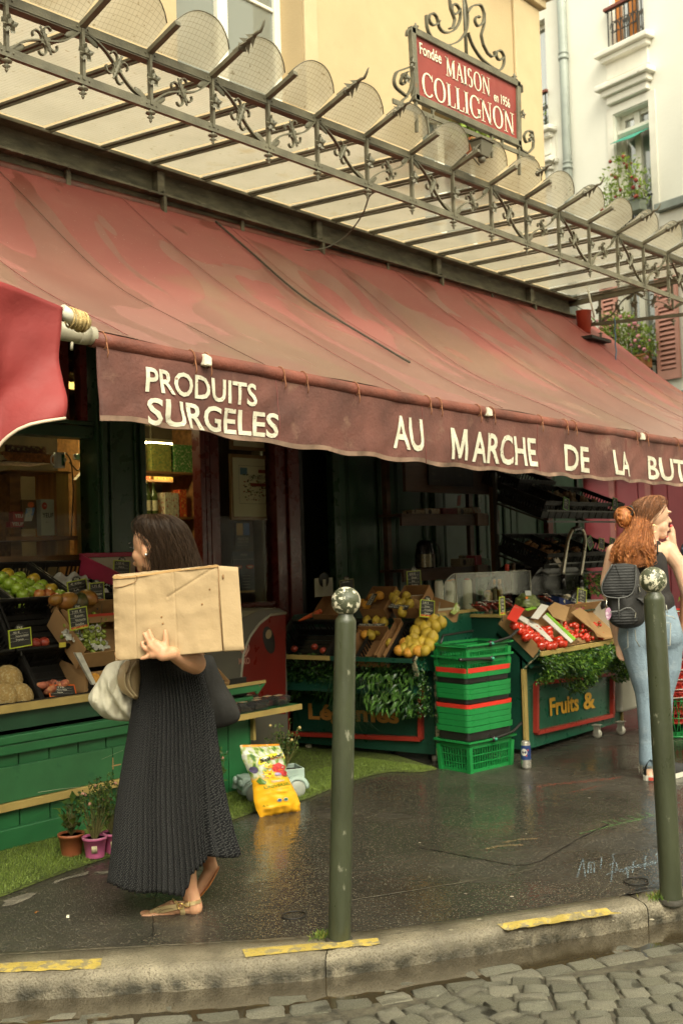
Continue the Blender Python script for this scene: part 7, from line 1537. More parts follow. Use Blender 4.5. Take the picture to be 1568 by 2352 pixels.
CB=[M('tea_box_%s'%a,c,rough=.6,col2=c2,c2s=30,c2t=.56,c2w=.04) for a,c,c2 in (('cream',(.32,.27,.17),(.05,.04,.03)),('maroon',(.15,.02,.02),(.1,.015,.015)),('pale',(.36,.33,.24),(.3,.1,.05)),('pink',(.45,.08,.10),(.4,.06,.08)),('green',(.18,.30,.2),(.4,.38,.3)))]
def sbox(lb,xa,ya,xb,yb,mi,zb,disc=False,Y=YS_+.08):
 a,b=S(xa,ya,Y),S(xb,yb,Y); h=a.z-b.z; mb=MB(); mb.b2((a.x,Y,zb+.001),(b.x,Y+.1,zb+h)); o=mb.build('tea_box',CB[mi],label=lb,cat='box')
 if disc: mb=MB(); c=V((lerp(a.x,b.x,.3),Y-.001,zb+h*.5)); mb.prism([c+V((h*.38*math.cos(k*.52),0,h*.38*math.sin(k*.52))) for k in range(12)],(0,-.002,0)); mb.build('round_logo',BLK,o)
 return o
sbox('plain small box at the left end of the upper shelf',330,440,442,488,0,z1); sbox('small box with black round logo on the upper shelf left',450,412,580,475,2,z1,True); sbox('maroon box in the middle of the upper shelf',605,392,735,460,1,z1); sbox('cream box with black round logo at the right of the upper shelf',737,378,865,450,0,z1,True); sbox('small carton end at the right end of the upper shelf',868,362,943,440,2,z1)
sbox('cream box with black round logo on the lower shelf',757,855,890,922,0,z2,True); sbox('pink pot with white lid on the lower shelf',897,818,952,910,3,z2,Y=YS_+.07); sbox('green and cream box at the right of the lower shelf',958,848,1030,908,4,z2); sbox('folded brown carton behind the cream box',825,765,943,855,0,z2,Y=YS_+.19)
a=S(860,350); mb=MB(); mb.prism([V((a.x-.02,YS_+.14,z1+.09)),V((a.x+.03,YS_+.14,z1+.09)),V((a.x+.05,YS_+.14,z1+.19)),V((a.x,YS_+.14,z1+.18))],(0,.003,0)); mb.build('pink_card',M('pink_card',(.30,.09,.06)),label='small pink card sticking up on the upper shelf',cat='card')
a=S(575,690); rr=.085; fk=thing('thermos_flask','black pump flask with steel band standing on the lower shelf','flask',(a.x,YS_+.16,z2)); hh=a.z-z2
mb=MB(); mb.lathe([(rr,0),(rr*1.02,.01),(rr*.98,hh*.5),(rr*.85,hh*.72),(rr*.8,hh*.85),(rr*.6,hh*.97),(rr*.2,hh)],(a.x,YS_+.16,z2),20); mb.build('flask_body',M('flask_black',(.012,.012,.012),rough=.25),fk); mb=MB(); mb.lathe([(rr*1.03,.01),(rr*1.0,hh*.5)],(a.x,YS_+.16,z2),20,caps=False); mb.build('steel_band',M('flask_steel',(.12,.11,.08),rough=.3,metal=.8),fk); mb=MB(); mb.tube(smoothline([V((a.x+.03,YS_+.08,z2+hh*.93)),V((a.x+.09,YS_+.08,z2+hh*.8)),V((a.x+.12,YS_+.08,z2+hh*.3)),V((a.x+.13,YS_+.1,z2+.02))],16,2),.005,5); mb.build('cord',BLK,fk)
# --- CRATE RACK AT RIGHT
GREENS=[M('tag_leaf_green',(.10,.22,.07),rough=.5,var=.2,vs=20)]
rk=thing('crate_rack','dark metal rack carrying tilted produce crates at the right of the shop','rack',(8.6,5.0,0))
RKM=M('rack_grey_metal',(.05,.05,.04),rough=.4)
mb=MB()
mb.build if 0 else None
for (z,zt) in ((1.66,1.84),(1.22,1.38)):
 mb=MB(); mb.bar((7.85,4.58,z),(9.3,4.58,z),.012,.016); mb.bar((7.85,4.575,z+.09),(9.3,4.575,z+.09),.008,.012); mb.bar((7.85,5.05,z+.17),(9.3,5.05,z+.17),.015,.015)
 for X in (7.86,8.55,9.28): mb.bar((X,4.58,z),(X,5.05,z+.17),.015,.015)
 mb.build('rack_shelf',RKM,rk)
for X in (7.87,9.28): mb=MB(); mb.bar((X,5.08,0),(X,5.08,2.1),.03,.03,(0,1,0)); mb.bar((X,5.08,.03),(X,4.6,.03),.03,.03); mb.build('rack_upright',RKM,rk)
tr=math.atan2(.17,.42)
lb=[['black crate at the left of the upper rack','black crate with garlic in the middle of the upper rack','black crate with a green tag at the right of the upper rack'],['black crate of ginger at the left of the lower rack','black crate of onions in the middle of the lower rack','black crate at the right of the lower rack']]
for j,z in enumerate((1.83,1.395)):
 for i in range(3): crate(lb[j][i],(7.88+i*.47,4.60,z),.455,.46,.15,tr)
crate('black crate perched behind on the upper rack',(8.05,4.95,2.04),.6,.36,.15,tr)
GAR=MB(); GAR.lathe([(.002,-.018),(.018,-.02),(.026,-.004),(.018,.014),(.005,.024),(.003,.034)],seg=10,caps=False); GAR=GAR.mesh('garlic',M('garlic_skin',(.30,.24,.14),rough=.7,var=.3,vs=40,rnd=.2))
GNG=MB(); GNG.ball((0,0,0),(.04,.018,.016),9,6); GNG.ball((.02,.02,.005),(.014,.022,.012),8,5); GNG=GNG.mesh('ginger_root',M('ginger_skin',(.28,.15,.06),rough=.8,var=.3,vs=40,rnd=.25))
nr=V((0,-math.sin(tr),math.cos(tr))); rs=random.Random(31)
for k in range(26):
 x=8.38+rs.uniform(.03,.42); s=rs.uniform(.02,.35); put('garlic_bulb',GAR,V((x,4.60+s*math.cos(tr),1.83+s*math.sin(tr)))-nr*rs.uniform(.0,.05),'garlic bulb in the middle crate of the upper rack','garlic','garlic bulbs in the upper rack')
for k in range(30):
 x=7.92+rs.uniform(.03,.85); s=rs.uniform(.02,.35); put('ginger_root',GNG,V((x,4.60+s*math.cos(tr),1.395+s*math.sin(tr)))-nr*rs.uniform(.02,.06),'knobbly ginger root in the lower rack crates','ginger','ginger roots in the lower rack',sc=rs.uniform(.8,1.2))
tagpx('green price tag on the upper rack, left of two',*c7(775,195),4.585,22,25,['Ail','Blanc','Bio'],fr='g',roll=-12,top=None,strip=False); tagpx('green price tag on the upper rack, right of two',*c7(1105,195),4.585,18,25,['Ail','Rose','Bio'],fr='g',roll=-8,top=None,strip=False)
tagpx('tilted green price tag on the lower rack nearest the handle',*c7(948,452),4.55,20,24,['Bio','Kg'],fr='g',roll=30,top=None,strip=False); tagpx('yellow framed price tag between two green ones on the lower rack',*c7(1015,462),4.55,20,22,['Gin','Bio'],fr='y',roll=-8,top=None,strip=False); tagpx('green price tag on the lower rack furthest right',*c7(1088,457),4.55,20,20,['Oi','Bio'],fr='g',roll=-8,top=None,strip=False)
def gf(a,b,rs): return V((8.35+.9*a,4.50+rs.uniform(-.08,.1),1.20-.16*b+.03*math.sin(a*20))),(0,-1,0)
foliage('hanging_greenery',rk,gf,1500,(.02,.045),HEDGE,12)
HERB=[M('herb_pale',(.25,.33,.14),rough=.6,trans=.3,var=.3,vs=20),M('herb_mid',(.12,.2,.05),rough=.6,trans=.2),M('herb_flower',(.5,.48,.38),rough=.7)]
def hf(a,b,rs): return V((8.65+.5*a,4.45+rs.uniform(-.1,.1),.72+.42*b)),(0,-1,.6)
foliage('herb_bundle',None,hf,1300,(.03,.06),HERB,13,hang=-.3,label='pale green herb bundle below the crate rack',cat='herbs')
bh=thing('hooded_cart','black hooded cart with bent steel handle behind the fruit stall','cart',(8.2,4.7,0))
BP_=M('cart_black_plastic',(.012,.011,.009),rough=.22)
mb=MB()
def hood(u,v):
 a=math.pi*u; p=atY(1235,1350,4.85); return V((p.x-.55*math.cos(a)*1.0,4.85+(v-.5)*.4,p.z-.15+.38*math.sin(a)))
mb.grid(hood,20,3); mb.grid(lambda u,v:V((hood(u,0).x,4.65,lerp(.5,hood(u,0).z,v))),20,4); mb.build('hood',BP_,bh)
mb=MB(); c=atY(1325,1385,4.5); mb.lathe([(.01,-.02),(.12,-.02),(.13,0),(.12,.02),(.01,.02)],c,20,Matrix.Rotation(math.pi/2,3,'X')); mb.lathe([(.09,-.03),(.09,.03)],c,20,Matrix.Rotation(math.pi/2,3,'X')); mb.build('wheel',BP_,bh)
mb=MB(); P=smoothline([atY(*c7(x,y),4.55) for x,y in ((757,670),(772,560),(790,440),(815,375),(855,357),(895,375),(910,430),(895,560),(878,680))],50,2); mb.tube(P,.016,10); mb.build('steel_handle',M('brushed_steel_tube',(.40,.37,.28),rough=.3,metal=.7),bh)
mb=MB(); mb.tube(P[20:28],.022,10); mb.tube([P[0],P[0]-V((0,0,.12))],.022,8); mb.tube([P[-1],P[-1]-V((0,0,.12))],.022,8); mb.build('handle_grip',BP_,bh)
mb=MB(); a=[atY(*c7(x,y),4.62) for x,y in ((672,535),(705,522),(752,600),(740,625))]; mb.prism(a,(0,.003,0)); mb.build('warning_label',M('warning_label',(.45,.38,.28),col2=(.5,.25,.02),c2s=14,c2t=.5,rough=.5),bh)
# --- SHOPPING BASKETS
A=atZ(1079,1778); B=atZ(1161,1759); Cc=atZ(1011,1767)
ex=V((B.x-A.x,B.y-A.y,0)); WX=.42; ex.normalize(); ey=V((-ex.y,ex.x,0)); WY=.27
GB1=M('basket_green',(.012,.20,.045),rough=.35,var=.1,vs=5); RB=M('basket_red',(.60,.035,.02),rough=.35,var=.1); KB=M('basket_black',(.015,.014,.012),rough=.35)
def BK(x,y,z): return A+ex*x+ey*y+V((0,0,z))
def lattice_basket(lb,z,h,m,grp=None,handles=0,flip=False,tap=.03,jit=0):
 t=thing('shopping_basket',lb,'shopping basket',BK(WX/2,WY/2,z),group=grp); g=.024
 def q(x,y,zz):
  k=1-(1-zz/h)*tap*2; cx,cy=WX/2,WY/2; return BK(cx+(x-cx)*k+jit,cy+(y-cy)*k,z+zz)
 r=.018
 mb=MB(); e=.022
 for a,b in (((-e,-e),(WX+e,-e)),((WX+e,-e),(WX+e,WY+e)),((WX+e,WY+e),(-e,WY+e)),((-e,WY+e),(-e,-e))): mb.bar(q(*a,h),q(*b,h),.012,.012);
 for a,b in (((0,0),(WX,0)),((WX,0),(WX,WY)),((WX,WY),(0,WY)),((0,WY),(0,0))): mb.bar(q(*a,h-.004),q(*b,h-.004),.03,.006); mb.bar(q(*a,h-.03),q(*b,h-.03),.005,.03)
 mb.build('rim',m,t)
 mb=MB()
 for a,b,n in (((0,0),(WX,0),17),((WX,0),(WX,WY),11),((WX,WY),(0,WY),17),((0,WY),(0,0),11)):
  for k in range(n+1):
   x,y=lerp(a[0],b[0],k/n),lerp(a[1],b[1],k/n); big=k in(0,n) ; mb.bar(q(x,y,0),q(x,y,h-.03),.03 if big else .008,.004 if not big else .03,(ex if a[1]==b[1] else ey))
  for zz in ((h*.36,) if h<.16 else (h*.3,h*.55)): mb.bar(q(*a,zz),q(*b,zz),.004,.006)
  mb.bar(q(*a,.006),q(*b,.006),.006,.03)
 mb.build('lattice_side',m,t); mb=MB(); mb.prism([q(0,0,.002),q(WX,0,.002),q(WX,WY,.002),q(0,WY,.002)],(0,0,.003)); mb.build('basket_base',m,t)
 if handles:
  mb=MB(); y_=-.03 if not flip else -.035
  mb.tube(smoothline([q(WX*.52,-.02,h-.0),q(WX*.9,-.05,h+.03),q(WX*1.12,-.04,h+.075)] if not flip else [q(WX*.52,-.025,h-.02),q(WX*.2,-.05,h-.01),q(-.12,-.05,h)],14,1),.010,8); mb.ball(q(WX*.52,-.02,h-(.0 if not flip else .02)),.022,10,6)
  mb.build('handle',KB,t); mb=MB(); mb.ball(q(WX*.52,-.04,h-(.0 if not flip else .02)),.012,8,6); mb.build('handle_pin',M('pin_teal',(.03,.28,.16),rough=.3),t)
  mb=MB(); mb.tube([q(WX*.05,WY*.9,h+.0),q(WX*.2,WY*1.02,h+.05),q(WX*.9,WY*1.02,h+.06)],.009,6); mb.build('handle',KB,t)
 return t
zb=lambda y:zcol(1083,y,A)
lattice_basket('green open lattice basket standing on the pavement under the stack',.0,zb(cR(0,140)[1])-.0,GB1,handles=1)
xx,yy_=0,0
bands=[(R_[0],R_[1]) for R_ in []]
ys=lambda y:zcol(1083,c7(0,y)[1],A)
seq=[('k',1497+188,1497+160),]
zlist=[]
zA=zb(cR(0,133)[1]); zB=zb(cR(0,95)[1])
ord_=[('k',zA-.002,zB)]
ztop_=ys(1325)
edges=[(1595+14,1570+14,'r'),(1570+10,1535+10,'k')]
levels=[zB]+[lerp(zB,ys(1578),k/4) for k in (1,2,3,4)]
for k in range(4): ord_.append(('g',levels[k],levels[k+1]))
z=levels[-1]; ord_.append(('r',z,ys(1548))); z=ys(1548); ord_.append(('k',z,ys(1515))); z=ys(1515)
for k in range(3): ord_.append(('g',lerp(z,ys(1410),k/3),lerp(z,ys(1410),(k+1)/3)))
z=ys(1410); ord_.append(('k',z,ys(1372))); ord_.append(('g',ys(1372),ys(1338))); ord_.append(('r',ys(1338),ys(1303)))
nmc={'g':'green','k':'black','r':'red'}; place=['resting on the open lattice basket','lowest green of the lower group','second green of the lower group','third green of the lower group','fourth green of the lower group','lower red one in the stack','below the upper green group','lowest green of the upper group','middle green of the upper group','top green of the upper group','directly under the top green band','green band under the upper red rim','upper red one in the stack']
rs=random.Random(2)
for i,(c,za,zb_) in enumerate(ord_):
 e=.012+rs.uniform(-.003,.003); t=thing('shopping_basket',nmc[c]+' nested shopping basket, '+place[i],'shopping basket',BK(WX/2,WY/2,za),group='nested shopping baskets'); m={'g':GB1,'k':KB,'r':RB}[c]
 if c=='k': e-=.012
 o=[(-e,-e),(WX+e,-e),(WX+e,WY+e),(-e,WY+e)]; r=.03; P=[]
 for (cx,cy,a0) in ((-e+r,-e+r,math.pi),(WX+e-r,-e+r,1.5*math.pi),(WX+e-r,WY+e-r,0),(-e+r,WY+e-r,.5*math.pi)):
  for k in range(4): a=a0+k*math.pi/6; P.append((cx+r*math.cos(a),cy+r*math.sin(a)))
 mb=MB(); n=len(P); vs=[BK(x*1.0,y*1.0,za+.0015) for x,y in P]+[BK(x+(x-WX/2)*.012,y+(y-WY/2)*.012,zb_-.0015) for x,y in P]; mb.add(vs,[(k,(k+1)%n,n+(k+1)%n,n+k) for k in range(n)]+[tuple(reversed(range(n)))],0,False); mb.build('rim_band',m,t,solid=.003)
zt2=ord_[-1][2]
lattice_basket('upper green basket with black handle swung to the right, second from the top',zt2-.06,zb(c7(0,1232)[1])-zt2+.06,GB1,handles=1,flip=True); zz=zb(c7(0,1232)[1])
lattice_basket('topmost green basket of the stack with raised black handle',zz-.09,.09+ (zb(c7(0,1150)[1])-zz),GB1,handles=1)
# --- CAN
p=atZ(1208,1765); r=.033; h=zcol(1208,1702,p); cn=thing('drinks_can','tall blue and silver drinks can standing on the pavement','drinks can',p)
ALU=M('can_aluminium',(.55,.53,.47),rough=.28,metal=.7); CBL=M('can_blue',(.03,.06,.20),rough=.3,metal=.3)
mb=MB(); mb.lathe([(r*.8,0),(r*.98,.008),(r,.016),(r,h-.02),(r*.82,h-.004),(r*.82,h),(r*.74,h-.003),(0.001,h-.004)],p,24); mb.build('can_body',ALU,cn); mb=MB(); mb.lathe([(r+.0006,h*.34),(r+.0006,h*.86)],p,24,caps=False); mb.build('blue_wrap',CBL,cn)
def cyl(a,z,rr=r+.0015): return p+V((rr*math.cos(a),rr*math.sin(a),z))
a0=math.atan2(-p.y,-p.x)
mb=MB(); mb.add([cyl(a0-.35,h*.62)]+[cyl(a0-.35+.62*math.cos(k*.4),h*(.62+.13*math.sin(k*.4))) for k in range(16)],[(0,1+k,1+(k+1)%16) for k in range(16)]); mb.build('white_oval',M('can_white',(.6,.58,.5),rough=.3),cn)
vs,fs_=text_data('64',1,.03,2); mb=MB(); mb.add([cyl(a0-.62+v.x*.55,h*.575+v.y*.022,r+.0025) for v in vs],fs_); mb.build('number_print',BLK,cn)
mb=MB(); mb.add([cyl(a0+.42+.16*math.cos(k*.785),h*(.70+.035*math.sin(k*.785))) for k in range(8)],[tuple(range(8))]); mb.add([cyl(a0+.1+.14*math.cos(k*.785),h*(.50+.03*math.sin(k*.785))) for k in range(8)],[tuple(range(8))]); mb.build('red_mark',RD,cn)
mb=MB(); mb.add([cyl(a0+.45+u*.3,h*(.12+v*.08)) for u,v in ((0,0),(1,0),(1,1),(0,1))],[(0,1,2,3)]); mb.build('barcode_patch',M('bar_grey',(.15,.15,.13),rough=.6),cn)
# --- SOIL BAG
b0,b1=atZ(597,1877,.0),atZ(691,1862,.0); bx_=(b1-b0).normalized(); bn=V((bx_.y,-bx_.x,0));
if bn.dot(-b0)<0: bn=-bn
NB=(bn*math.cos(.22)+V((0,0,math.sin(.22)))).normalized();
t0,t1=atP(553,1716,b0,NB),atP(641,1713,b0,NB); k0=atP(565,1790,b0,NB); k1=atP(655,1790,b0,NB)
def bag(u,v):
 L_=b0.lerp(t0,v)*1.0; R_=b1.lerp(t1,v);
 p=L_.lerp(R_,u); cu=4*u*(1-u); cv=max(0,min(1,4*v*(1-v)*1.6)); bul=.055*(cu**.55)*(cv**.6)
 wr=.006*noise.noise(V((u*5,v*14,1)))*(1 if .12<v<.85 else 2.2)+.006*math.sin(u*30)*max(0,1-v/.12)+.004*math.sin(u*24+1)*max(0,(v-.9)/.1)
 side=.010*math.sin(v*9)*(abs(2*u-1)**3)*(1 if u>.5 else -1)
 return p+NB*(bul+wr)+bx_*side
def bagm():
 m=bpy.data.materials.new('soil_bag_print'); m.use_nodes=True; n=m.node_tree.nodes; L=m.node_tree.links; b=n['Principled BSDF']; uv=n.new('ShaderNodeUVMap').outputs[0]
 s=n.new('ShaderNodeSeparateXYZ'); L.new(uv,s.inputs[0])
 no=n.new('ShaderNodeTexNoise'); no.inputs['Scale'].default_value=5; no.inputs['Detail'].default_value=3; L.new(uv,no.inputs[0])
 ad=n.new('ShaderNodeMath'); ad.operation='MULTIPLY_ADD'; L.new(no.outputs[0],ad.inputs[0]); ad.inputs[1].default_value=.22; L.new(s.outputs[1],ad.inputs[2])
 r=n.new('ShaderNodeValToRGB'); L.new(ad.outputs[0],r.inputs[0]); e=r.color_ramp.elements; e[0].position=.63; e[0].color=(.80,.40,.015,1); e[1].position=.69; e[1].color=(.42,.44,.30,1)
 no2=n.new('ShaderNodeTexNoise'); no2.inputs['Scale'].default_value=9; no2.inputs['Detail'].default_value=2; L.new(uv,no2.inputs[0]); r2=n.new('ShaderNodeValToRGB'); L.new(no2.outputs[0],r2.inputs[0]); el=r2.color_ramp.elements
 el[0].position=.36; el[0].color=(.07,.16,.03,1); el[1].position=.66; el[1].color=(.55,.55,.48,1); x=el.new(.45); x.color=(.35,.42,.12,1); x=el.new(.54); x.color=(.5,.52,.42,1)
 f=n.new('ShaderNodeMapRange'); L.new(ad.outputs[0],f.inputs[0]); f.inputs[1].default_value=.62; f.inputs[2].default_value=.70
 mx=n.new('ShaderNodeMix'); mx.data_type='RGBA'; L.new(f.outputs[0],mx.inputs[0]); L.new(r.outputs[0],mx.inputs[6]); L.new(r2.outputs[0],mx.inputs[7]); L.new(mx.outputs[2],b.inputs['Base Color']); b.inputs['Roughness'].default_value=.28; return m
sbag=thing('potting_soil_bag','yellow and floral Soldor bag of potting soil leaning on the toy truck','soil bag',(b0+b1)/2)
mb=MB(); mb.grid(bag,40,60); nv=len(mb.v); mb.grid(lambda u,v:bag(1-u,v)-NB*(.055*((4*u*(1-u))**.55)*(max(0,min(1,4*v*(1-v)*1.6))**.6)*1.9+.003),40,60)
o=mb.build('bag',bagm(),sbag); uvl=o.data.uv_layers.new(name='UVMap')
W_=41
for l in o.data.loops:
 i=l.vertex_index; j=i if i<nv else i-nv; uvl.data[l.index].uv=((j%W_)/40,(j//W_)/60)
def onbag(mb,s,u0,v0,u1,v1,cap,off=.02,lift=.005,mi=0):
 vs,fs_=text_data(s,1,off,3); x0=min(v.x for v in vs); x1=max(v.x for v in vs); P=[]
 for q in vs:
  a=(q.x-x0)/(x1-x0); u=lerp(u0,u1,a); v=lerp(v0,v1,a)+q.y/.72*cap; P.append(bag(u,v)+NB*lift)
 mb.add(P,fs_,mi)
def patch(nm,pts,mat,lift=.003,par=None):
 cx=sum(p[0] for p in pts)/len(pts); cy=sum(p[1] for p in pts)/len(pts); P=[bag(cx,cy)+NB*lift]+[bag(*p)+NB*lift for p in pts]; mb=MB(); n=len(pts); mb.add(P,[(0,1+k,1+(k+1)%n) for k in range(n)]); return mb.build(nm,mat,sbag)
YLP=M('bag_yellow',(.75,.60,.03),rough=.3); patch('logo_patch',[(.22,.74),(.28,.72),(.6,.79),(.98,.80),(.99,.86),(.93,.90),(.6,.875),(.3,.83)],YLP)
mb=MB(); onbag(mb,'Soldor',.28,.755,.92,.845,.048,.03,.007); mb.build('lettering',BLK,sbag); mb=MB(); onbag(mb,'ALGOFLASH',.52,.785,.92,.815,.018,.01,.007); mb.build('lettering',RD,sbag)
patch('hibiscus_print',[(.70+.20*math.cos(t)*(1+.15*math.sin(5*t)),.66+.075*math.sin(t)*(1+.15*math.cos(5*t))) for t in [k*.262 for k in range(24)]],M('flower_red',(.55,.05,.05),rough=.3,var=.3,vs=20),.004)
patch('hibiscus_print',[(.82+.12*math.cos(t)*(1+.15*math.sin(5*t)),.58+.045*math.sin(t)) for t in [k*.262 for k in range(24)]],M('flower_red',(.55,.05,.05)),.0045)
FY=M('flower_yellow',(.75,.47,.03),rough=.3,var=.25,vs=30)
for cx,cy,r_ in ((.42,.585,.20),(.45,.70,.14)): patch('daisy_print',[(cx+r_*(1 if k%2 else .55)*math.cos(k*.349),cy+r_*.36*(1 if k%2 else .55)*math.sin(k*.349)) for k in range(18)],FY,.005); patch('daisy_centre',[(cx+r_*.2*math.cos(k),cy+r_*.07*math.sin(k)) for k in range(6)],M('daisy_brown',(.3,.1,.01)),.0065)
patch('violet_print',[(.10+.09*math.cos(k*.7),.66+.05*math.sin(k*.7)) for k in range(9)],M('flower_violet',(.10,.08,.16),rough=.3,var=.3,vs=30),.004); patch('violet_print',[(.62+.09*math.cos(k*.7),.575+.022*math.sin(k*.7)) for k in range(9)],M('flower_lilac',(.35,.28,.45),rough=.3,var=.3,vs=50),.006); patch('leaf_print',[(.06,.50),(.16,.55),(.30,.48),(.26,.44),(.12,.455)],M('print_leaf',(.10,.20,.03),rough=.3),.004); patch('leaf_print',[(.74,.535),(.9,.555),(.97,.54),(.85,.525)],M('print_leaf',(.10,.20,.03)),.004); patch('orange_sticker',[(.66,.625),(.79,.63),(.79,.642),(.66,.638)],STO,.008)
mb=MB(); onbag(mb,'TERREAU',.40,.458,.74,.468,.028,.02); onbag(mb,'Notre terreau pour les semis',.25,.33,.85,.345,.008,.0) if 0 else None; mb.build('lettering',WT,sbag)
GTX=M('bag_green_text',(.20,.28,.02),rough=.3); mb=MB(); onbag(mb,'UNIVERSEL',.20,.378,.90,.405,.045,.02); onbag(mb,'Toutes Plantes',.34,.345,.80,.362,.018,.005); onbag(mb,'Pour toutes les plantes vertes et fleuries',.20,.305,.86,.32,.007); onbag(mb,'de la maison et du jardin',.32,.29,.74,.30,.007); onbag(mb,'6 L',.10,.135,.22,.14,.028,.01); mb.build('lettering',GTX,sbag)
for cx,cm in ((.47,BLU),(.63,M('recycle_green',(.05,.15,.06)))): patch('round_badge',[(cx+.06*math.cos(k*.52),.20+.028*math.sin(k*.52)) for k in range(12)],WT,.004); patch('badge_centre',[(cx+.042*math.cos(k*.52),.20+.019*math.sin(k*.52)) for k in range(12)],cm,.0055)
mb=MB();
for k in range(41): pass
mb.grid(lambda u,v:bag(u,1.0+v*.03)+NB*(.0015),40,1); mb.grid(lambda u,v:bag(u,-v*.02)+NB*(.003*math.sin(u*50)),40,1); mb.build('sealed_edge',M('bag_orange_edge',(.72,.28,.02),rough=.3),sbag)
# --- TOY TRUCK PLANTER
TB=M('pale_blue_tin',(.36,.46,.40),rough=.45,var=.15,vs=8,bump=.2)
p0=atZ(640,1838); tk=thing('truck_planter','pale blue toy truck planter holding a rose bush','planter',p0+V((0,.1,0)),(0,0,math.radians(-28)))
def kb(a,b,nm,m=TB,bv=.004): mb=MB(); mb.b2(a,b); mb.build(nm,m,tk,world=False,bevel=bv)
kb((-.16,-.07,.06),(.22,.11,.075),'chassis'); kb((.05,-.07,.075),(.22,-.062,.17),'bed_side'); kb((.05,.10,.075),(.22,.108,.17),'bed_side'); kb((.212,-.06,.075),(.22,.10,.17),'tailgate'); kb((.05,-.06,.14),(.212,.10,.145),'bed_soil',M('potting_soil',(.04,.025,.015)),0)
for x in (-.03,.05):
 for y in (-.07,.10): kb((x,y,.075),(x+.012,y+.012,.27),'cab_post')
kb((-.035,-.075,.27),(.065,.115,.282),'cab_roof'); kb((-.04,-.07,.075),(.055,-.062,.14),'door_panel'); kb((-.16,-.05,.075),(-.04,.09,.14),'bonnet')
for x in (-.10,.16):
 for y in (-.095,.11): mb=MB(); mb.lathe([(.01,-.014),(.05,-.014),(.055,0),(.05,.014),(.01,.014)],(x,y,.055),16,Matrix.Rotation(math.pi/2,3,'X')); mb.build('wheel',M('tin_wheel',(.30,.32,.27),rough=.5),tk,world=False); mb=MB(); mb.tube([(x+.068*math.cos(t),y,.055+.068*math.sin(t)) for t in [k*math.pi/10 for k in range(11)]],.02,6,flat=.5); mb.build('fender',TB,tk,world=False)
for y in (-.04,.08): mb=MB(); mb.ball((-.17,y,.11),(.014,.024,.024),10,6); mb.build('headlight',TB,tk,world=False)
rs=random.Random(9); mb=MB(); sm=MB()
for i in range(40):
 a=rs.uniform(0,6.28); s=rs.uniform(.2,1); top=V((.12+.12*math.cos(a)*s,.02+.10*math.sin(a)*s,.22+rs.uniform(.06,.22))); sm.tube([(.12,.02,.14),(.12+.03*math.cos(a),.02+.03*math.sin(a),.2),top],[.003,.002,.001],4,False)
 for j in range(10): q=V((.12,.02,.2)).lerp(top,rs.uniform(.3,1))+rv(.012); leafcard(mb,q,rdir()+V((0,0,.3)),rdir(),rs.uniform(.016,.03),rs.uniform(.009,.015),rs.randrange(3))
mb.build('rose_leaves',LEAFM,tk,world=False); sm.build('rose_stems',M('plant_stem',(.13,.12,.035)),tk,world=False)
mb=MB();
for q in ((.22,.0,.40),(.15,-.05,.34),(.05,.05,.42)): mb.ball(q,.010,7,5)
mb.build('rose_buds',M('yellow_bud',(.5,.38,.15)),tk,world=False)
# --- BOLLARDS
BOLM=M('bollard_olive_paint',(.045,.052,.028),rough=.36,var=.2,vs=6,bump=.35,bs=35,col2=(.17,.17,.12),c2s=17,c2t=.62,c2w=.04,stretch=(1,1,.45))
BALLM=M('chipped_white_ball',(.07,.078,.045),rough=.35,var=.2,vs=8,col2=(.62,.58,.44),c2s=32,c2t=.52,c2w=.02,bump=.5,bs=40)
def bollard(lb,foot,top,rpx):
 b=atZ(*foot); d=ray(*top); n=(b-V((0,0,H))).dot(fh); tp=V((0,0,H))+d*(n/d.dot(fh)); ax=(tp-b); h=ax.length; q=ax.normalized().to_track_quat('Z','Y')
 t=thing('bollard',lb,'bollard',b,q.to_euler(),'pavement bollards'); r=rpx; hb=h-.0
 mb=MB(); mb.lathe([(r*1.0,-.02),(r,hb*.45),(r*.95,hb-.135),(r*.93,hb-.125),(r*.85,hb-.118),(r*.68,hb-.108),(r*.62,hb-.096),(r*.66,hb-.08)],(0,0,0),28,caps=False); mb.build('post',BOLM,t,world=False)
 mb=MB(); mb.ball((0,0,hb-.053),(.056,.056,.055),26,18); mb.build('ball_top',BALLM,t,world=False)
 mb=MB(); mb.lathe([(r*1.25,-.012),(r*1.25,.004),(r*1.02,.008)],(0,0,0),24,caps=False); mb.build('base_collar',DIRT,t,world=False)
 return t
bollard('olive painted bollard with flaking white ball in front of the vegetable stall',(779,2158),(795,1349),.0425)
t=bollard('olive painted bollard in front of the woman with the backpack',(1541,2066),(1497,1303),.044)
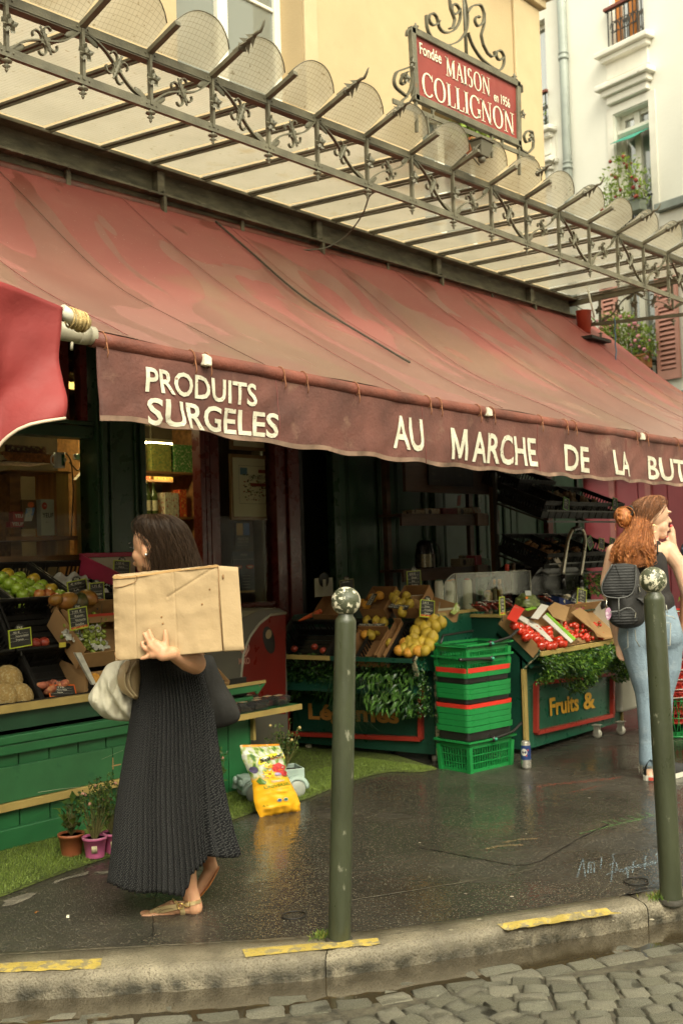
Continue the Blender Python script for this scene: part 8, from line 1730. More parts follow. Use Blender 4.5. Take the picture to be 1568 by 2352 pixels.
# --- WHITE UNIT, RED BASKETS AT RIGHT
p=atZ(1450,1690); a=atY(1424,1600,4.02); wu=thing('white_freezer_unit','white metal unit on casters right of the fruit stall','freezer',(p.x,4.1,0))
x0_=atY(1426,1600,4.05).x; x1_=atY(1468,1600,4.05).x; mb=MB(); mb.b2((x0_,4.05,.12),(x1_,4.8,1.0)); mb.build('cabinet',M('white_enamel',(.58,.56,.47),rough=.4,var=.05),wu,bevel=.02); caster('caster',atZ(1442,1690)+V((0,.06,0)),wu)
gb=atZ(1568,1700);
def round_basket(lb,c,z,r0,r1,h,m,grp):
 t=thing('round_basket',lb,'basket',V((c.x,c.y,z)),group=grp); c=V((c.x,c.y,z)); mb=MB()
 for zz,rr,w in ((h,r1,.008),(h*.93,r1*.99,.004),(0.01,r0,.008),(h*.5,(r0+r1)/2,.004)): mb.tube([c+V((rr*math.cos(k*.209),rr*math.sin(k*.209),zz)) for k in range(31)],w,6,False)
 for k in range(28):
  a=k*.2244
  for s in (-1,1): mb.tube([c+V((r0*math.cos(a),r0*math.sin(a),.01)),c+V((r1*math.cos(a+s*.22),r1*math.sin(a+s*.22),h))],.004,4,False)
 mb.lathe([(r0,0),(r0*1.02,.05)],c,30,caps=False); mb.build('lattice',m,t)
 mb=MB(); mb.tube([c+V(((r1+.012)*math.cos(t_),(r1+.012)*math.sin(t_),h-.012+.02*math.sin(t_*2))) for t_ in [2.6+k*.2 for k in range(20)]],.004,5,False); mb.build('white_handle',M('handle_white',(.55,.5,.42),rough=.4),t)
RB2=M('red_basket_plastic',(.62,.045,.03),rough=.35); c=atZ(1580,1690); c.y=c.y+.1
round_basket('green round basket at the bottom of the red basket stack',c,.0,.17,.20,.30,GB1,None)
for k in range(9): round_basket('red round basket in the stack at the right edge',c,.10+k*.072,.155,.195,.26,RB2,'red round baskets in the stack')
mb=MB(); mb.lathe([(.13,.02),(.15,.9)],c,20); mb.build('dark_inner_column',BLK,label='dark stacked basket bottoms inside the red stack',cat='basket')
# --- PEOPLE
SKIN=M('skin_light',(.56,.30,.17),rough=.5,var=.07,vs=14,bump=.12,bs=220,sss=.12,col2=(.60,.27,.17),c2s=9,c2t=.55,c2w=.3)
SKIN2=M('skin_pale',(.62,.38,.25),rough=.5,var=.06,vs=14,bump=.1,bs=220,sss=.12)
def blob(name,parts,mats,parent,vox=.006,sm=4,matfn=None,world=True):
 mb=MB()
 for q in parts:
  if q[0]=='c':
   a,ra,b,rb=V(q[1]),q[2],V(q[3]),q[4]; mb.tube([a,a.lerp(b,.5),b],[ra,(ra+rb)/2,rb],14); mb.ball(a,ra,14,10); mb.ball(b,rb,14,10)
  else: mb.ball(q[1],q[2],20,14,q[3] if len(q)>3 else None)
 o=mb.build(name,mats,parent,world=world); me=o.data
 for p in me.polygons: p.material_index=0
 r=o.modifiers.new('r','REMESH'); r.mode='VOXEL'; r.voxel_size=vox; r.use_smooth_shade=True
 s=o.modifiers.new('s','SMOOTH'); s.iterations=sm; s.factor=.5
 me=evalmesh(o); me.materials.clear()
 for m in mats: me.materials.append(m)
 W_=WM[parent] if parent else Matrix()
 if matfn:
  for p in me.polygons: p.material_index=matfn(W_@p.center)
 return o
def frame_at(P):
 def f(x,y,dd=0.): return atP(x,y,P-fh*dd,fh)
 return f
PW=V((2.93,3.56,0)); w=frame_at(PW); AX_=r0; TC=-fh
def c3_(x,y): return ((300+x*.5102)/1.7417,(2450+y*.5102)/1.7417)
w1=thing('person','woman in a pleated black skirt walking left with a large cardboard box','person',PW)
def cc(a,ra,b,rb): return ('c',a,ra,b,rb)
hd=.262/2
fdir=(-AX_*.86-TC*.5).normalized(); fs_=fdir.cross(V((0,0,1)))
hc=w(352,1250,0)
RH=Matrix((fdir,V((0,0,1)).cross(fdir),V((0,0,1)))).transposed()
parts=[('e',hc+V((0,0,.012)),(.090,.072,.098),RH),('e',hc+fdir*.030-V((0,0,.045)),(.062,.058,.072),RH),('e',hc+fdir*.052-V((0,0,.098)),(.028,.032,.024),RH),('e',hc+fdir*.096-V((0,0,.038)),(.012,.010,.020),RH),
 ('e',hc+fdir*.088-V((0,0,.078)),(.014,.024,.014),RH),('e',hc+fdir*.050+fs_*.035-V((0,0,.045)),(.028,.026,.028),RH),('e',hc+fdir*.050-fs_*.035-V((0,0,.045)),(.028,.026,.028),RH),('e',hc-fs_*.070*-1-fdir*.012-V((0,0,.03)),(.016,.008,.028),RH),('e',hc-fs_*.070-fdir*.012-V((0,0,.03)),(.016,.008,.028),RH)]
neck=w(372,1335,0); parts+=[cc(hc-V((0,0,.07))-fdir*.02,.048,neck,.050),cc(neck,.05,w(385,1375,0),.09)]
sL,sR=w(400,1375,.155),w(385,1370,-.155)
parts+=[('e',w(392,1400,0),(.10,.17,.09),Matrix((AX_,TC,V((0,0,1)))).transposed()),cc(w(392,1400,.05),.105,w(388,1480,.03),.09),cc(w(392,1400,-.05),.105,w(388,1480,-.03),.09),cc(w(386,1500,.02),.095,w(388,1570,.03),.10),cc(w(386,1500,-.02),.095,w(388,1570,-.03),.10)]
el=w(449,1524,.22); parts+=[cc(sL,.050,el,.041)]
wr=w(395,1500,.385); parts+=[cc(el,.043,el.lerp(wr,.35),.043),cc(el.lerp(wr,.35),.043,wr,.026)]
elR=w(350,1490,-.22); parts+=[cc(sR,.050,elR,.036),cc(elR,.036,w(300,1500,-.12),.026)]
pc=w(*c3_(640,275),.405); parts+=[cc(wr,.027,w(*c3_(690,330),.41),.026),cc(w(*c3_(690,330),.41),.024,w(*c3_(600,262),.405),.017),cc(w(*c3_(690,310),.41),.024,w(*c3_(615,330),.405),.017),cc(w(*c3_(700,300),.41),.022,w(*c3_(640,250),.405),.018)]
def finger(pts,rr):
 o=[]
 for i in range(len(pts)-1): o.append(cc(pts[i],rr[i],pts[i+1],rr[i+1]))
 return o
for pix,rr in (([(700,300),(715,235),(712,185),(708,145)],[.018,.0125,.0105,.008]),([(640,255),(610,215),(592,175),(583,143)],[.014,.0105,.0095,.0075]),([(612,255),(575,225),(555,190),(543,165)],[.0135,.0105,.0095,.0075]),([(600,285),(560,290),(535,270),(525,238)],[.013,.0105,.009,.0072]),([(620,335),(570,345),(545,355),(522,362)],[.012,.0095,.0085,.0068])):
 parts+=finger([w(*c3_(*p),.400) for p in pix],rr)
hipn=w(392,1600,.03); hipf=w(392,1600,-.03); ank=w(436,2044,.03); knee=w(398,1830,.05)
parts+=[cc(hipn,.095,knee,.060),cc(knee,.058,w(418,1930,.04),.052),cc(w(418,1930,.04),.052,ank,.032),cc(ank,.034,w(447,2084,.03),.034),cc(w(447,2084,.03),.030,w(395,2085,.03),.026),cc(w(395,2083,.03),.027,w(352,2098,.03),.018),cc(w(395,2092,.03),.024,w(350,2103,.04),.016),('e',w(436,2060,.03),(.03,.026,.03))]
for i,(x,y,dd,x2,y2,r) in enumerate([(356,2103,.05,331,2105,.0115),(352,2101,.035,327,2101,.0085),(350,2099,.02,325,2098,.008),(350,2097,.008,328,2095,.0075),(352,2096,-.004,333,2093,.007)]): parts.append(cc(w(x,y,dd),r*1.15,w(x2,y2,dd),r))
kn2=w(440,1800,-.06); an2=w(478,1975,-.13); parts+=[cc(hipf,.095,kn2,.060),cc(kn2,.058,w(462,1890,-.10),.050),cc(w(462,1890,-.10),.050,an2,.033),cc(an2,.033,w(486,1994,-.13),.029),cc(w(486,1994,-.13),.029,w(462,2035,-.13),.024),cc(w(462,2035,-.13),.024,w(445,2064,-.13),.014)]
LIP=M('lip_rose',(.42,.12,.09),rough=.4); NAIL=M('nail_pink',(.62,.36,.26),rough=.25)
eye=hc+fdir*.083+fs_*0+V((0,0,-.008))
def skf(p):
 q=p-hc;
 if (q-fdir*.097+V((0,0,.078))).length<.014: return 1
 return 0
blob('body',parts,[SKIN,LIP],w1,.0042,5,skf)
mb=MB();
for s in (1,-1):
 e=hc+fdir*.078+fs_*(.030*s)-V((0,0,.012)); mb.ball(e-fdir*.008,.010,10,7)
mb.build('eyes',M('eye_white',(.6,.58,.5),rough=.2),w1)
mb=MB()
for s in (1,-1):
 e=hc+fdir*.088+fs_*(.031*s)-V((0,0,.012)); mb.ball(e,.005,8,5); mb.tube([e+fs_*s*.013+V((0,0,.0)),e+V((0,0,.006)),e-fs_*s*.012],.002,4); mb.tube([e+fs_*s*.018+V((0,0,.018)),e+V((0,0,.024)),e-fs_*s*.014+V((0,0,.020))],.0028,4)
mb.build('brows_and_lashes',BLK,w1)
HAIRM=M('dark_brown_hair',(.034,.019,.010),rough=.42,var=.4,vs=30,stretch=(12,12,1),spec=.22,col2=(.07,.04,.022),c2s=14,c2t=.5,c2w=.2,rvar=.05)
def hairmass(name,par,hc,outer,tc,rd,mat,n=900,seed=1,L0=.0,curl=0.,thick=.0016,vox=.008,extra=None,nrows=14,top=None):
 """outer: list of (left x, right x, y, depth radius) rows in photo pixels: the volume of hair, with fine strands laid over it"""
 rs=random.Random(seed); fr,P=tc
 def surf(u,v):
  t=v*(len(outer)-1); i=min(int(t),len(outer)-2); f=t-i; a=[lerp(outer[i][k],outer[i+1][k],f) for k in range(5)]
  c=fr((a[0]+a[1])/2,a[2],a[4]); hw=(fr(a[1],a[2],a[4])-fr(a[0],a[2],a[4])).length/2; th=u*2*math.pi
  return c+r0*(hw*math.cos(th))-fh*(a[3]*math.sin(th))
 mb=MB(); mb.grid(lambda u,v:surf(u,v)+(surf(u,v)-surf(u+.5,v)).normalized()*(.004*math.sin(u*150)+.006*noise.noise(V((u*40,v*4,seed)))),150,40,closed=True)
 mb.poly([surf(k/24,0) for k in range(24)]); o=mb.build(name,mat,par)
 mb=MB()
 for i in range(n):
  u=rs.random(); v0=rs.uniform(0,.5)**1.2; v1=min(1,v0+rs.uniform(.35,.9)); ph=rs.uniform(0,6.28); am=curl*rs.uniform(.4,1.3); fq=rs.uniform(5,9); off=rs.uniform(.000,.006)+ (rs.random()<.12)*rs.uniform(.004,.02); P=[]
  for k in range(12):
   v=lerp(v0,v1,k/11); uu=u+.03*math.sin(ph+v*3)+am*.6*math.sin(ph+v*fq*2.2)*v; s=surf(uu,v); ctr=surf(uu+.5,v); nd=(s-ctr).normalized(); P.append(s+nd*(off+am*.5*math.cos(ph+v*fq*2.2)*.12*(.3+v))+V((0,0,-.01*(k/11)*(off>.006))))
  mb.tube(P,[thick*(1-.7*k/11) for k in range(12)],3,False)
 mb.build('hair_strands',mat,o if 0 else par,kind='stuff'); return o
hrows=[(338,366,1181,.04,0),(326,392,1187,.065,0),(316,412,1199,.085,0),(316,424,1215,.090,.0),(325,434,1235,.092,-.005),(333,443,1258,.090,-.005),(338,452,1282,.086,-.005),(341,461,1305,.082,-.005),(344,466,1330,.075,-.005),(348,462,1360,.06,-.005),(365,455,1385,.04,-.005)]
hrows=[(a+6*(y>1225)*0,b,y,r,d) for a,b,y,r,d in hrows]
hairmass('hair',w1,hc,hrows,(w,PW),None,HAIRM,1500,2,curl=.012,thick=.0013)
mb=MB(); p=w(335.5,1274,.075); mb.ball(p,.006,8,6); mb.build('earring',M('pearl_silver',(.7,.7,.66),rough=.15,metal=.6),w1)
TOPM=M('black_top',(.010,.010,.010),rough=.8,var=.2)
blob('top',[('e',w(392,1405,0),(.115,.18,.10),Matrix((AX_,TC,V((0,0,1)))).transposed()),cc(w(392,1410,.05),.115,w(388,1480,.03),.105),cc(w(392,1410,-.05),.115,w(388,1480,-.03),.105),cc(w(386,1490,.03),.108,w(388,1535,.05),.118),cc(w(386,1490,-.03),.108,w(388,1535,-.05),.118)],[TOPM],w1,.010,3)
SKL=[(318,1490),(316,1560),(308,1620),(300,1680),(290,1740),(281,1800),(275,1860),(272,1920),(266,1970),(260,2012)]
SKR=[(456,1520),(468,1560),(482,1620),(490,1680),(497,1740),(505,1800),(514,1860),(523,1920),(531,1960),(538,2012)]
def interp(P,y):
 for i in range(len(P)-1):
  if P[i][1]<=y<=P[i+1][1]: return lerp(P[i][0],P[i+1][0],(y-P[i][1])/(P[i+1][1]-P[i][1]))
 return P[0][0] if y<P[0][1] else P[-1][0]
def skirt(u,v):
 th=u*2*math.pi; ct,st_=math.cos(th),math.sin(th)
 hem=2010-46*max(0,min(1,(ct-.28)/.14))-6*math.sin(th*3)+5*math.sin(th*7)*(st_>0)
 y=lerp(1492,hem,v); xl,xr=interp(SKL,y),interp(SKR,y); c=w((xl+xr)/2,y,0); hw=(w(xr,y,0)-w(xl,y,0)).length/2; dr=lerp(.155,.235,v**.8)
 npl=66; ph=u*npl+.5*noise.noise(V((u*14,0,1))); tri=min((ph%1)/.72,(1-ph%1)/.28); pl=(.011+.017*v)*(tri-.5)*(.75+.35*noise.noise(V((u*9,v*2,2))))
 wav=.030*v*v*math.sin(th*5+1.5)+.02*v*noise.noise(V((math.cos(th)*2,math.sin(th)*2,v*2)))
 fold=-.055*v**1.5*math.exp(-((u-.085)/.020)**2)   # deep fold where the trailing leg lifts the cloth
 k=1+ (pl+wav+fold)/max(hw,.1)
 return c+r0*(hw*ct*k)-fh*(dr*st_*k)
mb=MB(); NU=740; NVV=60; mb.grid(skirt,NU,NVV)
def skirtM():
 m=bpy.data.materials.new('dotted_black_pleats'); m.use_nodes=True; n=m.node_tree.nodes; L=m.node_tree.links; b=n['Principled BSDF']; uv=n.new('ShaderNodeUVMap').outputs[0]
 mp=n.new('ShaderNodeMapping'); mp.inputs['Rotation'].default_value=(0,0,.35); mp.inputs['Scale'].default_value=(1/.0050,1/.0044,1); L.new(uv,mp.inputs[0])
 vo=n.new('ShaderNodeTexVoronoi'); vo.voronoi_dimensions='2D'; vo.inputs['Scale'].default_value=1; vo.inputs['Randomness'].default_value=.45; L.new(mp.outputs[0],vo.inputs['Vector'])
 r=n.new('ShaderNodeMapRange'); L.new(vo.outputs['Distance'],r.inputs[0]); r.inputs[1].default_value=.27; r.inputs[2].default_value=.18
 x=n.new('ShaderNodeMix'); x.data_type='RGBA'; L.new(r.outputs[0],x.inputs[0]); x.inputs[6].default_value=(.007,.007,.008,1); x.inputs[7].default_value=(.085,.085,.08,1); L.new(x.outputs[2],b.inputs['Base Color']); b.inputs['Roughness'].default_value=.8; b.inputs['Specular IOR Level'].default_value=.15; return m
o=mb.build('skirt',skirtM(),w1,solid=.002); uvl=o.data.uv_layers.new(name='UVMap')
for l in o.data.loops: i=l.vertex_index; uvl.data[l.index].uv=((i%(NU+1))/NU*1.5,(i//(NU+1))/NVV*.88)
TAN=M('tan_leather_sole',(.42,.15,.04),rough=.5,var=.1); GLD=M('gold_leather',(.80,.62,.32),rough=.3,metal=.75,var=.1)
def sole(pts,dd,par,th=.010,wid=.078,fr=w):
 mb=MB(); P=smoothline([fr(x,y,dd) for x,y in pts],16,1); n=len(P); vs=[]
 for i,p in enumerate(P):
  u=i/(n-1); ww=wid*.5*(.72+.28*math.sin(u*3.1)+ .18*math.sin(u*6.28+3.3))*(1 if 0<i<n-1 else .6); vs+=[p+TC*ww,p-TC*ww,p-TC*ww+V((0,0,-th)),p+TC*ww+V((0,0,-th))]
 mb.add(vs,[(i*4+k,i*4+(k+1)%4,i*4+4+(k+1)%4,i*4+4+k) for i in range(n-1) for k in range(4)]+[(3,2,1,0),(n*4-4,n*4-3,n*4-2,n*4-1)]); return mb.build('sandal_sole',TAN,par,bevel=.003)
sole([(321,2107),(350,2111),(395,2111),(430,2104),(463,2100)],.03,w1)
sole([(444,2074),(462,2052),(480,2030),(493,2010),(503,1990)],-.13,w1)
mb=MB(); mb.tube([w(440,2112,.03),w(461,2109,.03)],.006,6)
def strap(pts,wd=.011):
 mb=MB(); P=smoothline([w(x,y,d) for x,y,d in pts],24,2); ribbon(mb,P,.0035,wd,TC); return mb
strap([(345,2096,.05),(360,2089,.055),(385,2083,.062),(408,2080,.064)],.013).build('gold_strap',GLD,w1)
strap([(345,2097,.047),(375,2094,.058),(400,2088,.064),(412,2084,.064)],.010).build('gold_strap',GLD,w1)
strap([(396,2064,.03),(402,2070,.055),(412,2079,.064)],.010).build('gold_strap',GLD,w1); strap([(417,2083,.064),(421,2095,.062),(420,2104,.055)],.020).build('gold_strap',GLD,w1)
strap([(418,2080,.064),(432,2077,.066),(450,2073,.062),(462,2070,.045)],.014).build('gold_strap',GLD,w1)
mb=MB(); c=w(414,2081,.068); mb.tube([c+r0*.012*math.cos(k*.5)+V((0,0,.012*math.sin(k*.5))) for k in range(14)],.003,6,False); c=w(431,2077,.070); mb.tube([c+r0*a+V((0,0,b)) for a,b in ((-.01,-.009),(.01,-.009),(.01,.009),(-.01,.009),(-.01,-.009))],.002,5,False); mb.build('buckle',M('brass_buckle',(.6,.42,.15),rough=.2,metal=1),w1)
def c5_(x,y): return (x*.7015/1.7417,(2000+y*.7015)/1.7417)
BXM=M('box_cardboard',(.40,.285,.155),rough=.85,var=.06,vs=2.5,bump=.35,bs=25,col2=(.32,.21,.11),c2s=8,c2t=.69,c2w=.05)
bxo=thing('cardboard_box','large creased empty cardboard box carried under the arm of the woman','cardboard box',w(400,1520,.3))
DF=.378
FB=[c5_(645,437),c5_(1240,378),c5_(1272,862),c5_(660,918)]   # main face corners TL TR BR BL
def bil(Q,u,v): a=V((lerp(Q[0][0],Q[1][0],u),lerp(Q[0][1],Q[1][1],u))); b=V((lerp(Q[3][0],Q[2][0],u),lerp(Q[3][1],Q[2][1],u))); return a.lerp(b,v)
def bxf(u,v,Q=FB,d0=DF):
 p=bil(Q,u,v)
 if Q is not FB: return w(p.x,p.y,d0+.003*noise.noise(V((u*2,v*3,1)))-.006*math.exp(-((1-v)/.03)**2)-.006*math.exp(-(v/.03)**2))
 n1=.006*noise.noise(V((u*3,v*3,4)))+.004*noise.noise(V((u*9,v*7,1)));
 for uc in (.20,.58): n1-=.0035*math.exp(-((u-uc)/.006)**2)
 n1-=.005*math.exp(-(((u-.98)*.7+(v-.05)*1.1+.05)/.012)**2)*(u>.5); n1-=.010*math.exp(-(v/.02)**2)*abs(noise.noise(V((u*7,0,0))))
 n1-=.012*math.exp(-((u)/.03)**2)*(.4+abs(noise.noise(V((v*8,2,0))))); n1-=.006*math.exp(-((1-v)/.025)**2)*abs(noise.noise(V((u*9,5,0))))
 return w(p.x,p.y,d0+n1)
mb=MB(); mb.grid(bxf,120,70); mb.build('front_face',BXM,bxo,solid=.004)
FB2=[c5_(1243,376),c5_(1357,384),c5_(1392,858),c5_(1277,864)]
mb=MB(); mb.grid(lambda u,v:bxf(u,v,FB2,DF-.004-.03*u),30,50); mb.build('end_flap',BXM,bxo,solid=.004)
mb=MB(); mb.grid(lambda u,v:bxf(u,0).lerp(w(*bil([(FB[0][0]+4,FB[0][1]-3),(FB[1][0]+2,FB[1][1]-2),FB[1],FB[0]],u,0),DF-.16),v)+V((0,0,.004*noise.noise(V((u*12,v*3,0))))),60,10); mb.build('top_face',BXM,bxo,solid=.004)
mb=MB(); mb.grid(lambda u,v:bxf(u,1).lerp(bxf(u,1)+fh*.16-V((0,0,.0)),v),60,6); mb.grid(lambda u,v:bxf(0,v).lerp(bxf(0,v)+fh*.16,u),6,40); mb.build('side_face',BXM,bxo)
mb=MB(); mb.grid(lambda u,v:bxf(u,v)+fh*.162,10,6); mb.build('back_face',BXM,bxo)
mb=MB(); a=[w(*c5_(x,y),DF+.006) for x,y in ((640,440),(668,428),(700,438),(775,430),(1020,392),(1040,398),(1232,368),(1246,372),(1246,380),(1236,384),(1030,404),(780,440),(690,450),(650,450))]; mb.prism(a,fh*.004); mb.build('torn_edge',M('torn_cardboard',(.48,.29,.12),rough=.9),bxo)
mb=MB();
for pp in ([(648,500),(700,495),(770,470),(785,440),(772,428)],[(655,870),(662,900),(690,915)],[(1245,380),(1252,600),(1272,862)]): mb.tube([w(*c5_(x,y),DF+.006) for x,y in pp],.0016,4)
for x,y in ((925,668),(932,705),(1155,595),(1200,510)): mb.ball(w(*c5_(x,y),DF+.001),(.007,.003,.005),7,5)
mb.ball(w(*c5_(1273,438),DF-.004),(.004,.004,.010),8,6); mb.build('crease_marks',M('cardboard_stain',(.27,.15,.06),rough=.9),bxo)
def pillow(name,outline,dd,thick,mat,par=None,label=None,cat=None,wr=.012,seed=1,nr=16,fr=w,wf=9.):
 P=[fr(x,y,dd) for x,y in outline]; P=smoothline(P+[P[0]],72,2)[:-1]; c=sum(P,V((0,0,0)))/len(P); mb=MB()
 for s in (1,-1):
  def f(u,v):
   k=int(round(u*72))%72; e=P[min(k,len(P)-1)]; p=c.lerp(e,v); h=thick*math.sqrt(max(0,1-v**2.4));
   h+=wr*(noise.noise(V(((p-c).dot(r0)*wf*1.6+p.z*wf*.5,p.z*wf*.5,seed)))+.5*noise.noise(V(((p-c).dot(r0)*wf*3,p.z*wf,seed+3))))*min(1,(1-v)*3+.15); return p-fh*(h*s)
  mb.grid(f,72,nr,closed=True)
 return mb.build(name,mat,par,label=label,cat=cat)
TOTE=M('white_canvas_bag',(.58,.55,.43),rough=.85,var=.08,vs=6,bump=.5,bs=25)
pillow('tote_bag',[c5_(*q) for q in ((700,905),(610,935),(560,1030),(498,1122),(520,1165),(540,1190),(600,1250),(700,1262),(790,1262),(800,1100),(800,980),(760,915))],-.02,.10,TOTE,None,'bulging white canvas tote bag hanging in front of the skirt','tote bag',.045,3,wf=17)
BAG2=M('beige_leather',(.33,.24,.13),rough=.45,var=.1,vs=5)
bb=thing('handbag','beige leather saddle bag pressed between tote and skirt','handbag',w(300,1560,.1))
pillow('bag_body',[c5_(*q) for q in ((720,915),(685,950),(668,1010),(675,1060),(705,1105),(760,1135),(800,1140),(810,1000),(800,910))],.10,.05,BAG2,bb,wr=.004);
mb=MB(); mb.tube(smoothline([w(*c5_(x,y),.155) for x,y in ((745,915),(722,960),(712,1020),(720,1075),(765,1125))],24,2),.004,5); mb.tube(smoothline([w(*c5_(x,y),.155) for x,y in ((780,920),(752,960),(738,1020),(745,1075),(780,1120))],24,2),.004,5); mb.build('piping',M('beige_piping',(.40,.31,.18),rough=.4),bb)
mb=MB(); mb.prism([w(*c5_(x,y),.165) for x,y in ((725,925),(750,922),(722,985),(712,990),(706,975))],fh*.006); mb.build('leather_tab',BAG2,bb,bevel=.002)
pillow('shoulder_bag',[c5_(*q) for q in ((1150,880),(1215,885),(1240,960),(1290,1060),(1345,1150),(1375,1225),(1365,1260),(1300,1290),(1210,1310),(1150,1270),(1130,1050))],-.07,.07,M('black_cloth_bag',(.014,.013,.011),rough=.85,var=.3,bump=.4,bs=25),None,'black cloth shoulder bag hanging behind the skirt at the right','shoulder bag',.02,5)
P2=V((6.37,3.02,0)); g=frame_at(P2)
def k1(x,y): return ((2300+x*.2763)/1.7417,(1950+y*.2763)/1.7417)
def k2(x,y): return ((2300+x*.2977)/1.7417,(2500+y*.2977)/1.7417)
w2=thing('person','woman with curly red hair, black backpack and light jeans touching her mouth','person',P2)
G=lambda x,y,d=0:g(*k1(x,y),d); J=lambda x,y,d=0:g(*k2(x,y),d)
f2=(r0*.93+fh*.36).normalized(); s2=V((0,0,1)).cross(f2); RH2=Matrix((f2,s2,V((0,0,1)))).transposed(); h2=G(1130,400,.0)
Z=V((0,0,1))
pt=[('e',h2+Z*.012,(.096,.076,.100),RH2),('e',h2+f2*.040-Z*.045,(.058,.056,.068),RH2),cc(G(1215,560,0),.052,G(1258,676,0),.030),cc(G(1130,620,0),.045,G(1255,682,0),.028),('e',G(1368,490,-.02),(.014,.010,.010),RH2),cc(G(1325,420,-.02),.009,G(1368,478,-.02),.009),('e',G(1325,592,-.02),(.016,.022,.007),RH2),('e',G(1318,622,-.02),(.015,.022,.008),RH2),('e',G(1078,490,.075),(.020,.010,.033),RH2),('e',G(1310,360,-.01),(.02,.05,.012),RH2)]
pt+=[cc(h2-Z*.07-f2*.01,.050,G(1050,820,0),.055),('e',G(930,960,0),(.19,.10,.10),Matrix((r0,fh,Z)).transposed()),cc(G(820,1000,0),.11,G(960,1600,0),.105),cc(G(1040,1000,0),.11,G(1100,1600,0),.105),cc(G(960,1650,0),.10,G(960,1950,0),.105),cc(G(1120,1650,0),.10,G(1150,1950,0),.10)]
sh=G(1330,900,.0); elb=g(1586,1385,.05); pt+=[cc(sh,.055,g(1560,1300,.02),.050),cc(g(1560,1300,.02),.05,elb,.040),cc(elb,.040,g(1560,1300,-.12),.033),cc(g(1560,1300,-.12),.033,G(1405,830,-.13),.024),cc(G(1405,830,-.13),.025,G(1390,700,-.13),.026)]
for pix,rr in (([(1400,710),(1412,620),(1392,545)],[.012,.010,.0075]),([(1400,700),(1385,620),(1375,555)],[.012,.010,.0075]),([(1380,720),(1395,640),(1402,580)],[.012,.010,.0075]),([(1415,720),(1425,650),(1418,600)],[.012,.009,.007]),([(1385,790),(1330,780),(1316,715)],[.013,.011,.008])): pt+=finger([G(*p,-.12) for p in pix],rr)
shl=G(560,930,.0); pt+=[cc(shl,.050,g(1392,1340,-.02),.042),cc(g(1392,1340,-.02),.042,g(1408,1420,-.03),.034),cc(g(1408,1420,-.03),.034,g(1418,1478,-.01),.023),cc(g(1418,1478,-.01),.024,g(1424,1495,-.01),.022)]
pt+=finger([g(1424,1495,0),g(1432,1507,0),g(1437,1516,0)],[.014,.009,.007])+finger([g(1420,1495,0),g(1426,1510,0),g(1430,1517,0)],[.014,.009,.007])+finger([g(1418,1492,0),g(1420,1508,0),g(1424,1515,0)],[.014,.009,.007])+finger([g(1417,1488,0),g(1416,1502,0),g(1419,1510,0)],[.014,.008,.006])+finger([g(1426,1484,0),g(1434,1495,0),g(1436,1502,0)],[.014,.010,.008])
hl,hr=J(800,150,0),J(1180,150,0)
pt+=[cc(hl,.085,J(905,860,0),.045),cc(J(905,860),.045,J(985,1880,0),.035),cc(J(1200,150,-.02),.08,J(1190,900,-.04),.04),cc(J(1190,900,-.04),.04,J(1180,1800,-.065),.035),cc(J(990,1880),.04,J(1010,2060,.04),.03),cc(J(1180,1800,-.05),.04,J(1250,2000,-.06),.03)]
def sk2(p):
 if (p-G(1334,608,-.02)).length<.014: return 1
 for q in ((1392,548),(1316,712),(1378,560)):
  if (p-G(*q,-.12)).length<.0105: return 2
 return 0
blob('body',pt,[SKIN2,LIP,M('red_nail',(.55,.03,.03),rough=.2)],w2,.0045,6,sk2)
mb=MB(); mb.ball(G(1296,412,.030),(.008,.008,.005),8,6); mb.build('eye',M('eye_dark',(.05,.03,.02),rough=.2),w2); mb=MB(); mb.tube(smoothline([G(1270,375,.035),G(1300,362,.035),G(1330,375,.01)],8,1),.003,5); mb.build('eyebrow',M('brow_brown',(.16,.07,.03)),w2)
mb=MB(); c=G(1130,595,.085); mb.tube([c+r0*.021*math.cos(k*.42)+Z*.023*math.sin(k*.42) for k in range(14)],.0028,6,False); mb.build('hoop_earring',GLD,w2)
RHM=M('auburn_hair',(.38,.125,.030),rough=.42,var=.45,vs=22,stretch=(8,8,1.5),col2=(.58,.24,.07),c2s=14,c2t=.52,c2w=.15,bump=.4,bs=60)
DHM=M('auburn_root_hair',(.23,.088,.030),rough=.42,var=.45,vs=22,stretch=(8,8,1.5),bump=.4,bs=60)
def R1(*rows): return [(k1(a,0)[0],k1(b,0)[0],k1(0,y)[1],r,d) for a,b,y,r,d in rows]
hairmass('crown_hair',w2,h2,R1((1080,1200,112,.03,0),(960,1275,150,.06,0),(880,1285,200,.085,0),(840,1270,260,.10,0),(820,1235,320,.105,0),(810,1190,380,.105,0),(805,1120,440,.105,0),(815,1060,500,.10,0),(815,1030,560,.09,0)),(g,P2),None,DHM,700,4,curl=.02,thick=.0016)
hairmass('long_hair',w2,h2,R1((815,1050,420,.06,.03),(780,1070,560,.08,.05),(720,1075,660,.085,.06),(640,1085,760,.09,.08),(590,1100,860,.09,.10),(560,1120,950,.08,.11),(540,1120,1030,.06,.13),(620,1100,1090,.045,.15),(690,960,1140,.03,.16)),(g,P2),None,RHM,1300,5,curl=.10,thick=.0024)
mb=MB(); rs=random.Random(17)
